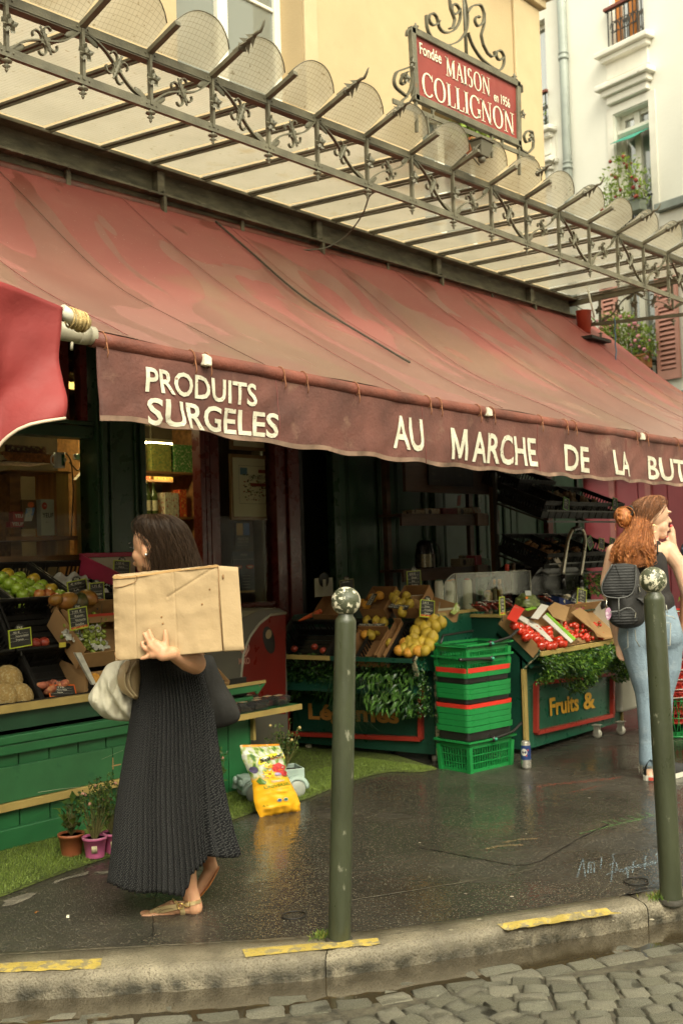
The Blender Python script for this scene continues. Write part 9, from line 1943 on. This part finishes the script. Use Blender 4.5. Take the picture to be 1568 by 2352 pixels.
for (x0,y0,x1,y1) in [(740,900,730,1200),(1080,900,1110,1140),(600,850,520,1080),(660,900,640,1100),(860,900,840,1080),(980,850,1060,1170),(560,880,500,1040),(780,880,770,1180),(1100,930,1130,1080)]:
 for j in range(14):
  ox,oy=rs.gauss(0,16),rs.gauss(0,14); ph=rs.uniform(0,6.28); mb.tube([G(lerp(x0,x1,k/12)+ox*(1-.5*k/12)+14*math.sin(ph+k*.9),lerp(y0,y1,k/12)+oy,.20+.012*math.cos(ph+k*.9)) for k in range(13)],[.0028*(1-.6*k/12) for k in range(13)],3,False)
mb.build('loose_curls',RHM,w2,kind='stuff')
mb=MB(); c=G(705,430,.03); mb.grid(lambda u,v:c+r0*((.050+.006*math.sin(v*40+u*12)+.012*noise.noise(V((u*6,v*6,1))))*math.cos(u*6.283)*math.sin(math.pi*(.02+.96*v)))+Z*(.062*math.cos(math.pi*v))-fh*(.05*math.sin(u*6.283)*math.sin(math.pi*(.02+.96*v))),40,30,closed=True)
for j in range(16): mb.tube([c+r0*(.055*math.cos(t+j))+Z*(.065*math.sin(t+j))-fh*(.045*math.cos(t*1.3+j*2)) for t in [k*.25 for k in range(14)]],.0028,3,False)
mb.tube([G(640,470,.03),G(585,500,.03),G(570,600,.03),G(590,650,.03)],.002,4); mb.build('hair_bun',RHM,w2)
mb=MB()
for k in range(30): a=k*.42; mb.ball(G(785,340,.04)+r0*(.012*math.cos(a))+Z*(.026*math.sin(a))-fh*(.026*math.cos(a*.5)),.009,6,5)
mb.build('hair_tie',BLK,w2)
TK=M('black_tank_top',(.016,.013,.012),rough=.85,var=.25,vs=8,bump=.3,bs=40)
blob('tank_top',[('e',G(920,1030,0),(.155,.112,.10),Matrix((r0,fh,Z)).transposed()),cc(G(800,1050),.118,G(960,1600,0),.115),cc(G(1040,1050),.118,G(1100,1600,0),.118),cc(G(960,1600,0),.12,G(970,1680,0),.135),cc(G(1100,1600,0),.118,G(1130,1680,0),.13),cc(G(1180,1000,.06),.03,G(1190,820,.04),.022),cc(G(1190,820,.04),.022,G(1130,790,-.02),.02)],[TK],w2,.009,3)
mb=MB(); mb.tube(smoothline([G(1190,960,.115),G(1185,850,.09),G(1200,800,.05)],10,1),.010,6,flat=.4); mb.tube(smoothline([G(1155,850,.095),G(1200,805,.06),G(1230,790,.0)],10,1),.008,6,flat=.4); mb.build('shoulder_strap',BLK,w2)
DEN=M('washed_denim',(.20,.27,.33),rough=.85,var=.16,vs=5,bump=.5,bs=90,col2=(.32,.38,.42),c2s=3.5,c2t=.52,c2w=.2)
def LL(a,ra,b,rb): return cc(J(*a),ra,J(*b),rb)
blob('jeans',[cc(G(960,1790,0),.118,J(790,180,0),.110),cc(G(1170,1780,0),.118,J(1200,150,0),.112),cc(G(1060,1790,0),.12,J(980,200),.12),LL((790,180,0),.108,(870,560,0),.082),LL((870,560,0),.082,(940,880,0),.068),LL((940,880,0),.068,(960,1100,0),.062),LL((960,1100,0),.062,(985,1500,0),.060),LL((985,1500,0),.060,(990,1830,0),.063),
 LL((1210,180,-.02),.112,(1230,560,-.03),.086),LL((1230,560,-.03),.086,(1180,900,-.04),.064),LL((1180,900,-.04),.062,(1170,1500,-.06),.052),LL((1170,1500,-.06),.052,(1180,1800,-.07),.058)],[DEN],w2,.008,3)
STI=M('denim_stitch',(.42,.42,.36),rough=.8); mb=MB()
for pp in ([(1290,1960),(1375,1965),(1370,2290),(1300,2290)],[(1310,1700),(1330,1820)],[(1280,1850),(1400,1870),(1440,1900)]): mb.tube([G(x,y,.135) for x,y in pp],.003,4)
mb.tube([J(800,60,.16),J(810,200,.15),J(860,290,.13)],.003,4); mb.tube([J(700,80,.15),J(705,300,.12),J(650,330,.10)],.003,4); mb.build('stitching',STI,w2)
mb=MB(); rs=random.Random(3)
for k in range(46):
 a=rs.uniform(0,6.28); p=J(985,1868)+r0*(.058*math.cos(a))-fh*(.058*math.sin(a)); q=p+V((0,0,-rs.uniform(.01,.05)))+rv(.012); mb.tube([p,p.lerp(q,.5)+rv(.008),q],.0012,3,False)
mb.build('frayed_hem',M('frayed_threads',(.5,.48,.38)),w2)
def shoe(c,yaw,nm='sneaker'):
 R=Matrix.Rotation(yaw,4,'Z'); T=Matrix.Translation(c)@R; mb=MB()
 def ring(u): return (.042+.008*math.sin(u*3.6+.3))*(1-max(0,(u-.8)/.2)**2*.6)*(1-max(0,(.12-u)/.12)**2*.35)
 mb.grid(lambda u,v:T@V((-.11+.28*v,ring(v)*math.cos(u*6.283),(.028 if math.sin(u*6.283)<-.2 else .03+max(0,math.sin(u*6.283))*(.075*(1-v)**1.2+.028)))),20,16,closed=True); mb.build(nm,M('black_canvas_shoe',(.02,.02,.02),rough=.7),w2)
 mb=MB(); P=[]; n=24
 for k in range(n):
  a=k/n*6.283; u=.5+.5*math.cos(a); P.append(T@V((-.118+.296*u,math.copysign(1,math.sin(a))*(ring(u)+.004) if abs(math.sin(a))>.3 else math.sin(a)/.3*(ring(u)+.004),.0)))
 mb.prism([p+V((0,0,.002)) for p in P],(0,0,.030)); mb.build('rubber_sole',M('shoe_white_rubber',(.55,.53,.45),rough=.5),w2)
 mb=MB(); mb.prism([T@V((-.1195,y,z)) for y,z in ((-.016,.006),(.016,.006),(.016,.026),(-.016,.026))],T.to_3x3()@V((-.002,0,0))); mb.build('heel_patch',RD,w2)
dA=(r0*.30+fh*.95).normalized(); shoe(atZ(1495,1794)+dA*.10,math.atan2(dA.y,dA.x)); dA=(r0*.8+fh*.6).normalized(); shoe(atZ(1540,1785),math.atan2(dA.y,dA.x))
BPK=M('black_nylon',(.020,.019,.018),rough=.55,var=.25,vs=9,bump=.25,bs=60)
def ribM():
 m=M('ribbed_black_flap',(.018,.018,.018),rough=.75,var=.2,vs=7); n=m.node_tree.nodes; L=m.node_tree.links; t=n.new('ShaderNodeTexWave'); t.bands_direction='Z'; t.inputs['Scale'].default_value=19; t.inputs['Distortion'].default_value=1.2; tc=n.new('ShaderNodeTexCoord'); L.new(tc.outputs['Object'],t.inputs[0]); b=n.new('ShaderNodeBump'); b.inputs['Distance'].default_value=.003; b.inputs['Strength'].default_value=.8; L.new(t.outputs[1],b.inputs['Height']); L.new(b.outputs[0],n['Principled BSDF'].inputs['Normal']); return m
RIB=ribM()
bp2=thing('backpack','black quilted backpack worn by the red haired woman','backpack',G(720,2040,.3))
KW=dict(fr=g)
pillow('bag_body',[k1(*q) for q in ((520,1160),(480,1400),(440,1600),(450,1850),(520,1980),(640,2040),(800,2045),(940,2010),(1010,1940),(1020,1700),(990,1400),(920,1200),(870,1110),(700,1110))],.21,.085,BPK,bp2,wr=.012,**KW)
pillow('flap',[k1(*q) for q in ((530,1110),(450,1250),(380,1400),(370,1480),(400,1560),(480,1590),(620,1605),(740,1590),(820,1540),(862,1440),(870,1300),(872,1120),(720,1095))],.285,.028,RIB,bp2,wr=.008,**KW)
pillow('front_pocket',[k1(*q) for q in ((530,1800),(500,1850),(520,1960),(640,2020),(800,2000),(900,1940),(900,1850),(850,1760),(760,1735),(640,1770))],.275,.035,RIB,bp2,wr=.006,**KW)
pillow('side_pocket',[k1(*q) for q in ((440,1640),(385,1640),(365,1720),(380,1770),(430,1740))],.20,.035,BPK,bp2,**KW); pillow('shoulder_flap',[k1(*q) for q in ((870,1600),(900,1590),(985,1600),(1000,1700),(960,1690))],.28,.02,BPK,bp2,**KW)
PIP=M('grey_piping',(.09,.09,.085),rough=.4); mb=MB(); mb.tube(smoothline([G(x,y,.30) for x,y in ((530,1115),(450,1250),(380,1400),(372,1480),(400,1560),(480,1590),(620,1603),(740,1590),(820,1540),(860,1440),(868,1300),(872,1120))],50,2),.004,5); mb.build('piping',PIP,bp2)
mb=MB(); mb.tube(smoothline([G(x,y,.315) for x,y in ((500,1800),(640,1790),(720,1745),(800,1745),(860,1800),(868,1880))],30,2),.004,5); mb.tube([G(625,1600,.31),G(628,1900,.33)],.004,5); mb.tube(smoothline([G(910,1240,.24),G(870,1350,.27),G(920,1430,.29)],12,1),.003,5); mb.build('zip',PIP,bp2)
SLV=M('zip_pull_steel',(.5,.48,.4),rough=.3,metal=.8); mb=MB(); a=G(915,1440,.30); b=G(930,1515,.30); mb.bar(a,b,.004,.016,TC); mb.bar(G(870,1805,.33),G(858,1890,.33),.004,.012,TC); mb.build('zip_pull',SLV,bp2)
mb=MB(); mb.prism([G(476+42*math.cos(k*.39)*(1+.06*math.sin(k*3)),1825+92*math.sin(k*.39)*(1+.04*math.cos(k*5)),.30) for k in range(16)],fh*.01); mb.build('agate_charm',M('agate_pink',(.45,.24,.36),rough=.3,col2=(.55,.45,.5),c2s=60,c2t=.5),bp2); mb=MB(); mb.tube([G(450,1600,.29),G(445,1700,.30),G(470,1740,.30)],.004,5); mb.build('charm_cord',SLV,bp2)
P5=V((7.25,2.75,0)); e3=frame_at(P5); w3=thing('person','person in a dark floral shirt cut off by the right edge','person',P5)
E3=lambda x,y,d=0:e3(x,y,d)
pp=[('e',E3(1632,1130),(.09,.09,.12)),cc(E3(1632,1170),.05,E3(1632,1225),.06),('e',E3(1630,1250),(.19,.11,.09)),cc(E3(1632,1260),.13,E3(1634,1450),.13),cc(E3(1582,1262),.05,E3(1576,1370),.042),cc(E3(1576,1370),.042,E3(1568,1432),.028),cc(E3(1568,1432),.027,E3(1562,1452),.028),cc(E3(1690,1260),.05,E3(1700,1430),.03),cc(E3(1610,1480),.1,E3(1606,1720),.05),cc(E3(1655,1480),.1,E3(1660,1720),.05),cc(E3(1606,1720),.04,E3(1600,1745),.04)]
for dx in (-7,-3,1,5): pp+=finger([E3(1562+dx*.7,1455,.01*dx/5),E3(1560+dx,1470,.01),E3(1559+dx*1.1,1480,0)],[.013,.009,.007])
pp+=finger([E3(1568,1445),E3(1572,1458),E3(1571,1466)],[.014,.010,.008]); blob('body',pp,[M('skin_tan',(.33,.16,.09),rough=.5)],w3,.007,3)
FLO=M('dark_floral_fabric',(.02,.022,.03),rough=.8,col2=(.18,.20,.30),c2s=22,c2t=.58,c2w=.03,var=.3)
blob('shirt',[('e',E3(1625,1252),(.205,.125,.10)),cc(E3(1632,1270),.15,E3(1634,1420),.15),cc(E3(1583,1262),.062,E3(1578,1325),.06),cc(E3(1690,1262),.062,E3(1694,1320),.06)],[FLO],w3,.012,3)
blob('trousers',[cc(E3(1632,1430),.14,E3(1632,1480),.145),cc(E3(1610,1480),.10,E3(1606,1710),.06),cc(E3(1655,1480),.10,E3(1660,1710),.06)],[BLK],w3,.014,3); mb=MB(); mb.ball(E3(1634,1120),(.10,.10,.12),14,10); mb.build('hair',HAIRM,w3)
# --- CREAM BUILDING ACROSS THE SIDE STREET
O=V((18.3,9.4,0)); ud=V((.209,.978,0)).normalized(); nd=V((-ud.y,ud.x,0))   # nd points to the street side (-x)
def CB_(s,o,z): return O+ud*s+nd*o+V((0,0,z))
def crm(x,y): return atP(x,y,O,nd)
def sz(x,y): p=crm(x,y); return (p-O).dot(ud),p.z
CRE=M('cream_render',(.80,.785,.70),rough=.9,var=.05,vs=.6,bump=.25,bs=18,col2=(.75,.73,.64),c2s=.8,c2t=.56,c2w=.15)
CRT_=M('cream_stone_trim',(.78,.75,.66),rough=.8,var=.06,bump=.2,col2=(.4,.36,.25),c2s=5,c2t=.68,c2w=.05)
cb=thing('cream_building','tall cream rendered apartment building across the side street','building',O)
def cbx(nm,s0,s1,z0,z1,o0,o1,mat,par=None,bv=0,**k):
 mb=MB(); P=[CB_(s0,o0,z0),CB_(s1,o0,z0),CB_(s1,o1,z0),CB_(s0,o1,z0)]; mb.prism(P,(0,0,z1-z0)); return mb.build(nm,mat,par or cb,bevel=bv,**k)
def win(pl,pr,zt,zb_,label=None):   # opening edges from pixels
 return sz(*pl)[0],sz(*pr)[0],zb_,zt
a0=sz(1412,300)[0]; a1=sz(1490,300)[0]; ztop2=sz(1490,232)[1]; zbot2=sz(1490,470)[1]
b0_=sz(1400,60)[0]; b1_=sz(1478,60)[0]; zb3=sz(1478,85)[1]
cL,cR_=sz(1422,760)[0],sz(1508,760)[0]
HO=[(a1,a0,zbot2-.2,ztop2),(b1_,b0_,zb3+.0,zb3+2.2),(a1+2.3,a0+2.55,zbot2-.2,ztop2-.05),(b1_+2.3,b0_+2.6,zb3-.9,zb3+1.3),(a1-2.5,a0-2.5,zbot2-.2,ztop2),(cR_,cL,sz(1480,850)[1],sz(1480,660)[1]+.35)]
mb=MB(); s0_,s1_=-5.5,7.; xs=sorted({s0_,s1_,*[h[0] for h in HO],*[h[1] for h in HO]}); zs=sorted({2.75,16,*[h[2] for h in HO],*[h[3] for h in HO]})
for i in range(len(xs)-1):
 for j in range(len(zs)-1):
  s,z=(xs[i]+xs[i+1])/2,(zs[j]+zs[j+1])/2
  if any(h[0]<s<h[1] and h[2]<z<h[3] for h in HO): continue
  mb.quad(CB_(xs[i],0,zs[j]),CB_(xs[i+1],0,zs[j]),CB_(xs[i+1],0,zs[j+1]),CB_(xs[i],0,zs[j+1]))
for a,b,c,d in HO:
 t=-.32
 for q in (((a,c),(a,d)),((b,d),(b,c)),((a,d),(b,d)),((b,c),(a,c))): mb.quad(CB_(q[0][0],0,q[0][1]),CB_(q[1][0],0,q[1][1]),CB_(q[1][0],t,q[1][1]),CB_(q[0][0],t,q[0][1]))
mb.build('wall',CRE,cb)
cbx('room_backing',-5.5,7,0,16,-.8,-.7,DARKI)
def cwin(h,wood,nm='window'):
 a,b,c,d=h; w_=.09; mb=MB(); pr=lambda s0,s1,z0,z1,o=-.24:mb.prism([CB_(s0,o,z0),CB_(s1,o,z0),CB_(s1,o+.07,z0),CB_(s0,o+.07,z0)],(0,0,z1-z0))
 pr(a,a+w_,c,d); pr(b-w_,b,c,d); pr(a,b,d-w_,d); pr(a,b,c,c+w_); m=(a+b)/2; pr(m-.06,m+.06,c,d,-.22)
 f=mb.build(nm,wood,cb); g_=MB(); g_.quad(CB_(a,-.22,c),CB_(b,-.22,c),CB_(b,-.22,d),CB_(a,-.22,d)); g_.build('pane',PANE,f); k=MB(); k.grid(lambda u,v:CB_(lerp(a,b,u),-.35+.02*math.sin(u*70),lerp(c,d,v)),60,1); k.build('curtain',CURT,f)
ORW=M('orange_window_wood',(.55,.20,.04),rough=.5)
for k,h in enumerate(HO): cwin(h,ORW if k==1 else WHT)
def sill(s0,s1,z,nm='window_sill',big=True):
 cbx(nm,s0-.22,s1+.22,z-.10,z,0.002,.24,CRT_,bv=.02); cbx(nm,s0-.14,s1+.14,z-.20,z-.101,0.002,.16,CRT_,bv=.02); cbx(nm,s0-.08,s1+.08,z-.50,z-.201,0.002,.05,CRT_)
 if big: cbx('window_hood',s0-.22,s1+.22,z-.72,z-.62,.002,.26,CRT_,bv=.02); cbx('window_hood',s0-.14,s1+.14,z-.84,z-.721,.002,.18,CRT_,bv=.02); cbx('window_hood',s0-.08,s1+.08,z-.98,z-.841,.002,.11,CRT_,bv=.02)
sill(b1_,b0_,zb3); sill(b1_+2.3,b0_+2.6,zb3-.9)
for h in (HO[0],HO[2],HO[4]): cbx('window_surround',h[0]-.16,h[0]-.02,h[2]-.3,h[3]+.16,.002,.03,CRT_); cbx('window_surround',h[1]+.02,h[1]+.16,h[2]-.3,h[3]+.16,.002,.03,CRT_); cbx('window_surround',h[0]-.02,h[1]+.02,h[3]+.02,h[3]+.16,.002,.03,CRT_)
zf=sz(1560,470)[1]; cbx('floor_cornice',-5.5,a1-.25,zf-.10,zf+.04,.002,.30,M('zinc_flashing',(.24,.27,.24),rough=.5),bv=.01); cbx('floor_cornice',-5.5,a1-.25,zf-.35,zf-.101,.002,.18,CRT_,bv=.02)
zg=sz(1560,905)[1]; cbx('floor_cornice',-5.5,7,zg-.1,zg,.002,.35,MATS['zinc_flashing'],bv=.01); cbx('floor_cornice',-5.5,7,zg-.4,zg-.101,.002,.25,CRT_,bv=.02)
TEAL=M('teal_blind_fabric',(.06,.34,.25),rough=.8)
for h,lb in ((HO[0],'right'),(HO[2],'left')):
 mb=MB(); a,b,c,d=h; mb.grid(lambda u,v:CB_(lerp(a+.03,b-.03,u),-.1+.30*v,d-.42-.16*v-.06*math.sin(u*3.14)*(1-u)*v),14,3); o=mb.build('window_blind',TEAL,cb,solid=.01); mb=MB(); mb.prism([CB_(a+.02,-.12,d-.44),CB_(b-.02,-.12,d-.44),CB_(b-.02,-.04,d-.36),CB_(a+.02,-.04,d-.36)],(0,0,.06)); mb.build('blind_roll',WHT,o)
def balc(h,z0,z1,par,mat,rail_=None):
 a,b=h[0],h[1]; mb=MB()
 for z in (z0,z1): mb.bar(CB_(a-.05,.06,z),CB_(b+.05,.06,z),.03,.03)
 for k in range(9): s=lerp(a,b,k/8); mb.bar(CB_(s,.06,z0),CB_(s,.06,z1),.018,.018,nd)
 for k in range(4):
  c=CB_(lerp(a,b,.2+.2*k),.06,(z0+z1)/2)
  for sg in (1,-1): mb.tube([c+ud*(sg*(.03+.07*math.cos(t)))+V((0,0,.13*math.sin(t)*(1-t*.06))) for t in [q*.5 for q in range(12)]],.010,5,False)
 mb.build('balcony_railing',mat,par)
 if rail_: mb=MB(); mb.bar(CB_(a-.06,.08,z1+.03),CB_(b+.06,.08,z1+.03),.07,.05); mb.build('handrail',rail_,par)
BI=M('balcony_black_iron',(.03,.03,.025),rough=.5); RW=M('handrail_red_wood',(.20,.05,.03),rough=.5)
balc(HO[1],zb3+.05,zb3+.75,cb,BI,RW); balc(HO[3],zb3-.85,zb3-.2,cb,BI,RW); balc(HO[0],zbot2-.35,zbot2+.15,cb,BI); balc(HO[5],sz(1560,880)[1]-.05,sz(1560,820)[1],cb,BI)
PSH=M('pink_shutter',(.60,.30,.24),rough=.7,var=.08); PSD=M('shutter_gap',(.22,.10,.06),rough=.8)
def shutter(s0,s1,z0,z1,lb):
 t=thing('shutter',lb,'shutter',CB_((s0+s1)/2,.06,z0)); a,b=min(s0,s1),max(s0,s1); fr_=.07; mb=MB()
 pr=lambda x0,x1,y0,y1,o0=.03,o1=.08:mb.prism([CB_(x0,o0,y0),CB_(x1,o0,y0),CB_(x1,o1,y0),CB_(x0,o1,y0)],(0,0,y1-y0))
 pr(a,a+fr_,z0,z1); pr(b-fr_,b,z0,z1); zm=lerp(z0,z1,.62)
 for z,h in ((z0,.16),(zm,.10),(z1-.08,.08)): pr(a+fr_,b-fr_,z,z+h)
 mb.build('shutter_frame',PSH,t); mb=MB(); pr(a+fr_,b-fr_,z0,z1,.03,.04); mb.build('shutter_back',PSD,t)
 z=z0+.2
 while z<z1-.12:
  if not zm-.05<z<zm+.11: mb=MB(); mb.add([CB_(a+fr_,.042,z+.05),CB_(b-fr_,.042,z+.05),CB_(b-fr_,.078,z),CB_(a+fr_,.078,z),CB_(a+fr_,.042,z+.035),CB_(b-fr_,.042,z+.035),CB_(b-fr_,.078,z-.015),CB_(a+fr_,.078,z-.015)],[(0,1,2,3),(7,6,5,4),(3,2,6,7)]); mb.build('louvre',PSH,t)
  z+=.085
shz0,shz1=sz(1540,872)[1],sz(1515,640)[1]+.25
shutter(sz(1511,760)[0],sz(1557,760)[0]-.05,shz0,shz1,'pink louvred shutter right of the flowering window'); shutter(sz(1385,760)[0],sz(1423,760)[0],shz0,shz1,'pink louvred shutter left of the flowering window, behind the canopy end')
ps=sz(1304,210)[0]; mb=MB(); mb.tube([CB_(ps,.10,3.),CB_(ps,.10,16)],.085,14);
dpx=mb.build('drainpipe',M('zinc_pipe',(.28,.31,.28),rough=.5,var=.1),label='grey zinc drainpipe running down the cream building',cat='drainpipe'); mb=MB()
for y in (135,390): z=sz(1306,y)[1]; mb.lathe([(.10,-.03),(.10,.03)],CB_(ps,.10,z),14); mb.lathe([(.095,.08),(.095,.11)],CB_(ps,.10,z),14)
mb.build('pipe_collar',MATS['zinc_pipe'],dpx)
def planter(lb,s0,s1,z,mat,n,ht,seed,flow=None,o=.25):
 t=thing('window_planter',lb,'planter',CB_((s0+s1)/2,o,z)); mb=MB(); P=[CB_(s0,o-.1,z),CB_(s1,o-.1,z),CB_(s1,o+.1,z),CB_(s0,o+.1,z)]; mb.prism(P,(0,0,.22)); mb.prism([CB_(s0-.02,o-.12,z+.20),CB_(s1+.02,o-.12,z+.20),CB_(s1+.02,o+.12,z+.20),CB_(s0-.02,o+.12,z+.20)],(0,0,.04)); mb.build('trough',mat,t,bevel=.01)
 rs=random.Random(seed); mb=MB(); fb=MB(); sm=MB()
 for i in range(n):
  s=lerp(s0,s1,rs.uniform(-.08,1.08)); e=math.sin(math.pi*min(1,max(0,(s-s0)/(s1-s0)*.8+.1))); zz=z+.15+ht*rs.random()*(.5+.6*e); p=CB_(s,o+rs.uniform(-.15,.22),zz); leafcard(mb,p,rdir()+V((0,0,.5)),rdir(),rs.uniform(.06,.12),rs.uniform(.025,.05),rs.randrange(3))
  if i%18==0: sm.tube([CB_(s,o,z+.2),p],.006,3,False)
  if flow and rs.random()<.05: fb.ball(p+nd*.05,rs.uniform(.02,.045),6,5)
 mb.build('foliage',LFM,t); sm.build('stems',M('plant_stem',(.13,.12,.035)),t)
 if flow: fb.build('flowers',flow,t)
LFM=[M('window_leaf_bright',(.30,.44,.05),rough=.5,trans=.35,var=.2,vs=8),M('window_leaf_mid',(.20,.32,.05),rough=.5,trans=.3,var=.2,vs=8),M('window_leaf_pale',(.30,.38,.10),rough=.5,trans=.3,var=.2,vs=8)]
planter('grey trough with a green bush and dark red flowers under the teal blind',a1,a0,zbot2-.15,M('grey_green_trough',(.22,.25,.20),rough=.6),520,.85,1,M('dark_red_flower',(.25,.03,.02)))
planter('terracotta trough with pink oleander between the pink shutters',cR_+.02,cL+.55,sz(1500,848)[1],M('orange_trough',(.50,.22,.08),rough=.7),1500,.85,2,M('pink_flower',(.70,.28,.33),rough=.7))
planter('small grey trough on the window behind the yellow corner',b1_+2.3,b0_+2.6,zb3-.85,MATS['grey_green_trough'],100,.35,3,None)
p_=atY(1092,300,6.0);
for (x,y,n,lb) in ((1085,295,420,'bright green plant on the sill behind the hanging sign'),):
 c=atY(x,y,5.98); t=thing('potted_plant',lb,'plant',c-V((0,0,.2))); mb=MB(); rs=random.Random(5)
 for i in range(n): leafcard(mb,c+V((rs.gauss(0,.16),rs.gauss(0,.05),rs.gauss(0,.09))),rdir(),rdir(),rs.uniform(.05,.09),rs.uniform(.03,.05),rs.randrange(3))
 mb.build('foliage',LFM,t); mb=MB(); mb.lathe([(.08,-.28),(.1,-.12)],c,14); mb.build('pot',TERR,t)
p=atY(1340,735,5.45); bk=thing('hanging_bucket','red bucket hanging at the right end of the canopy','bucket',p-V((0,0,.12))); mb=MB(); mb.lathe([(.065,-.14),(.08,.09),(.085,.095)],p,20); mb.build('bucket_body',M('red_bucket',(.42,.06,.03),rough=.5),bk); mb=MB(); mb.tube([p+V((-.08,-.1,.3)),p+V((-.02,-.13,.0))],.01,6); mb.build('white_hook',WHT,bk)
mb=MB(); a=atY(1412,735,5.); mb.tube([atY(1410,730,5.)+V((.004*math.sin(k),.004*math.cos(k),-k*.022)) for k in range(24)],.007,5); mb.build('blue_rope',M('blue_rope',(.08,.16,.24),rough=.8),label='short blue rope dangling from the canopy side rail',cat='rope')
mb=MB(); a=atY(1365,772,5.2); mb.b2(a+V((-.1,-.02,-.03)),a+V((.32,.12,.0))); o=mb.build('shelf_bracket_tray',BLK,label='small dark tray bracket beside the red bucket',cat='bracket')
PKW=M('pink_painted_boards',(.42,.085,.10),rough=.5,var=.08,vs=1.5); PKL2=M('pink_batten',(.50,.18,.16),rough=.5)
pk=thing('pink_boarded_facade','deep pink boarded shop front across the side street','facade',CB_(0,.1,0))
s=sz(1345,1150)[0]+1.2; k=0; bs_=[s]
while s>-5.4: s-=.62; bs_.append(s)
for a,b in zip(bs_[:-1],bs_[1:]): mb=MB(); mb.prism([CB_(b+.01,.05,0),CB_(a-.01,.05,0),CB_(a-.01,.12,0),CB_(b+.01,.12,0)],(0,0,2.74)); mb.build('board',PKW,pk,bevel=.008)
for x in (1417,1500): s=sz(x,1150)[0]; mb=MB(); mb.prism([CB_(s-.06,.12,0),CB_(s+.06,.12,0),CB_(s+.06,.16,0),CB_(s-.06,.16,0)],(0,0,2.74)); mb.build('pale_batten',PKL2,pk)
for x in (1345,): s=sz(x,1150)[0]; mb=MB(); mb.tube([CB_(s,.2,0),CB_(s,.2,2.7)],.09,12); mb.build('pink_pipe',PKW,pk); mb=MB(); z=sz(x,1222)[1]; mb.prism([CB_(s-.12,.295,z),CB_(s+.10,.295,z),CB_(s+.10,.30,z),CB_(s-.12,.30,z)],(0,0,.22)); mb.build('paper_notice',WT,pk)
mb=MB(); mb.prism([CB_(-5.5,.0,2.745),CB_(7,.0,2.745),CB_(7,.3,2.745),CB_(-5.5,.3,2.745)],(0,0,.15)); mb.build('fascia_cornice',PKL2,pk)
mb=MB(); mb.prism([CB_(-5.5,-.02,0),CB_(7,-.02,0),CB_(7,.03,0),CB_(-5.5,.03,0)],(0,0,2.75)); mb.build('backing',DARKI,pk)
foliage('street_shrub',None,lambda a,b,rs:(V((8.6+rs.gauss(0,.18),3.55+rs.gauss(0,.15),.55+.5*b)),(0,-1,.3)),600,(.03,.06),LFM,23,hang=-.2,label='bright green leafy plant beyond the woman with the backpack')['category']='plant'
# --- STREET HOUSES OUT OF FRAME (seen in reflections)
FCR=M('street_render',(.55,.48,.34),rough=.9,var=.1,vs=.5)
def house(nm,lb,a,b,h,dep,mat,nw,fl):
 a,b=V(a),V(b); d=(b-a).normalized(); n=V((d.y,-d.x,0)); t=thing(nm,lb,'building',(a+b)/2); L_=(b-a).length; mb=MB(); mb.prism([a,b,b+n*dep,a+n*dep],(0,0,h)); mb.build('wall',mat,t)
 for i in range(nw):
  for j in range(fl):
   c=a+d*(L_*(i+.5)/nw); z=1.0+j*3.1 if j else .6; w_=.55 if j else .9; mb=MB(); mb.prism([c-d*w_-n*.02+V((0,0,z)),c+d*w_-n*.02+V((0,0,z)),c+d*w_-n*.003+V((0,0,z)),c-d*w_-n*.003+V((0,0,z))],(0,0,1.9)); mb.build('window',DARKW,t)
DARKW=M('street_window_glass',(.06,.07,.07),rough=.1,spec=.8)
house('street_house','pale plastered house across the street behind the viewpoint',(22,-16,0),(-14,-16,0),6.5,6,FCR,12,3)
house('street_house','ochre house closing the street at the far left',(-16,-5,0),(-16,12,0),6,5,OCH,5,3)
house('street_house','cream house beyond the pink shop front at the far right',(17.1,3.6,0),(15.5,-6,0),12,-6 if 0 else 6,CRE,4,4)
# --- LABELS FOR LIKE THINGS
ORD=['first','second','third','fourth','fifth','sixth','seventh','eighth','ninth','tenth','eleventh','twelfth']
grp={}
for o in SC.objects:
 if o.parent is None and 'label' in o and 'group' in o and len(o['label'].split())<12: grp.setdefault((o['group'],o['label']),[]).append(o)
def scr(o):
 v=o.location-V((0,0,H)); d=v.dot(fw); return CX+F*v.dot(RV)/d,CY-F*v.dot(UV)/d
for (g_,lb),os_ in grp.items():
 if not 1<len(os_)<45 or any(k in g_ for k in ('inside the shop','cherries','garlic','ginger','vine tomatoes')): continue
 os_.sort(key=lambda o:-scr(o)[1]); nrow=max(1,round(len(os_)**.5)); per=math.ceil(len(os_)/nrow)
 rows=[sorted(os_[i:i+per],key=lambda o:scr(o)[0]) for i in range(0,len(os_),per)]
 base=' '.join(lb.split()[:9])
 while base.split()[-1] in ('the','of','a','on','in','at','and','under','from'): base=' '.join(base.split()[:-1])
 for r,row in enumerate(rows):
  for c,o in enumerate(row): o['label']=base+(', %s from left'%ORD[min(c,11)] if len(row)>1 else '')+(', %s row up'%ORD[min(r,11)] if len(rows)>1 else '')
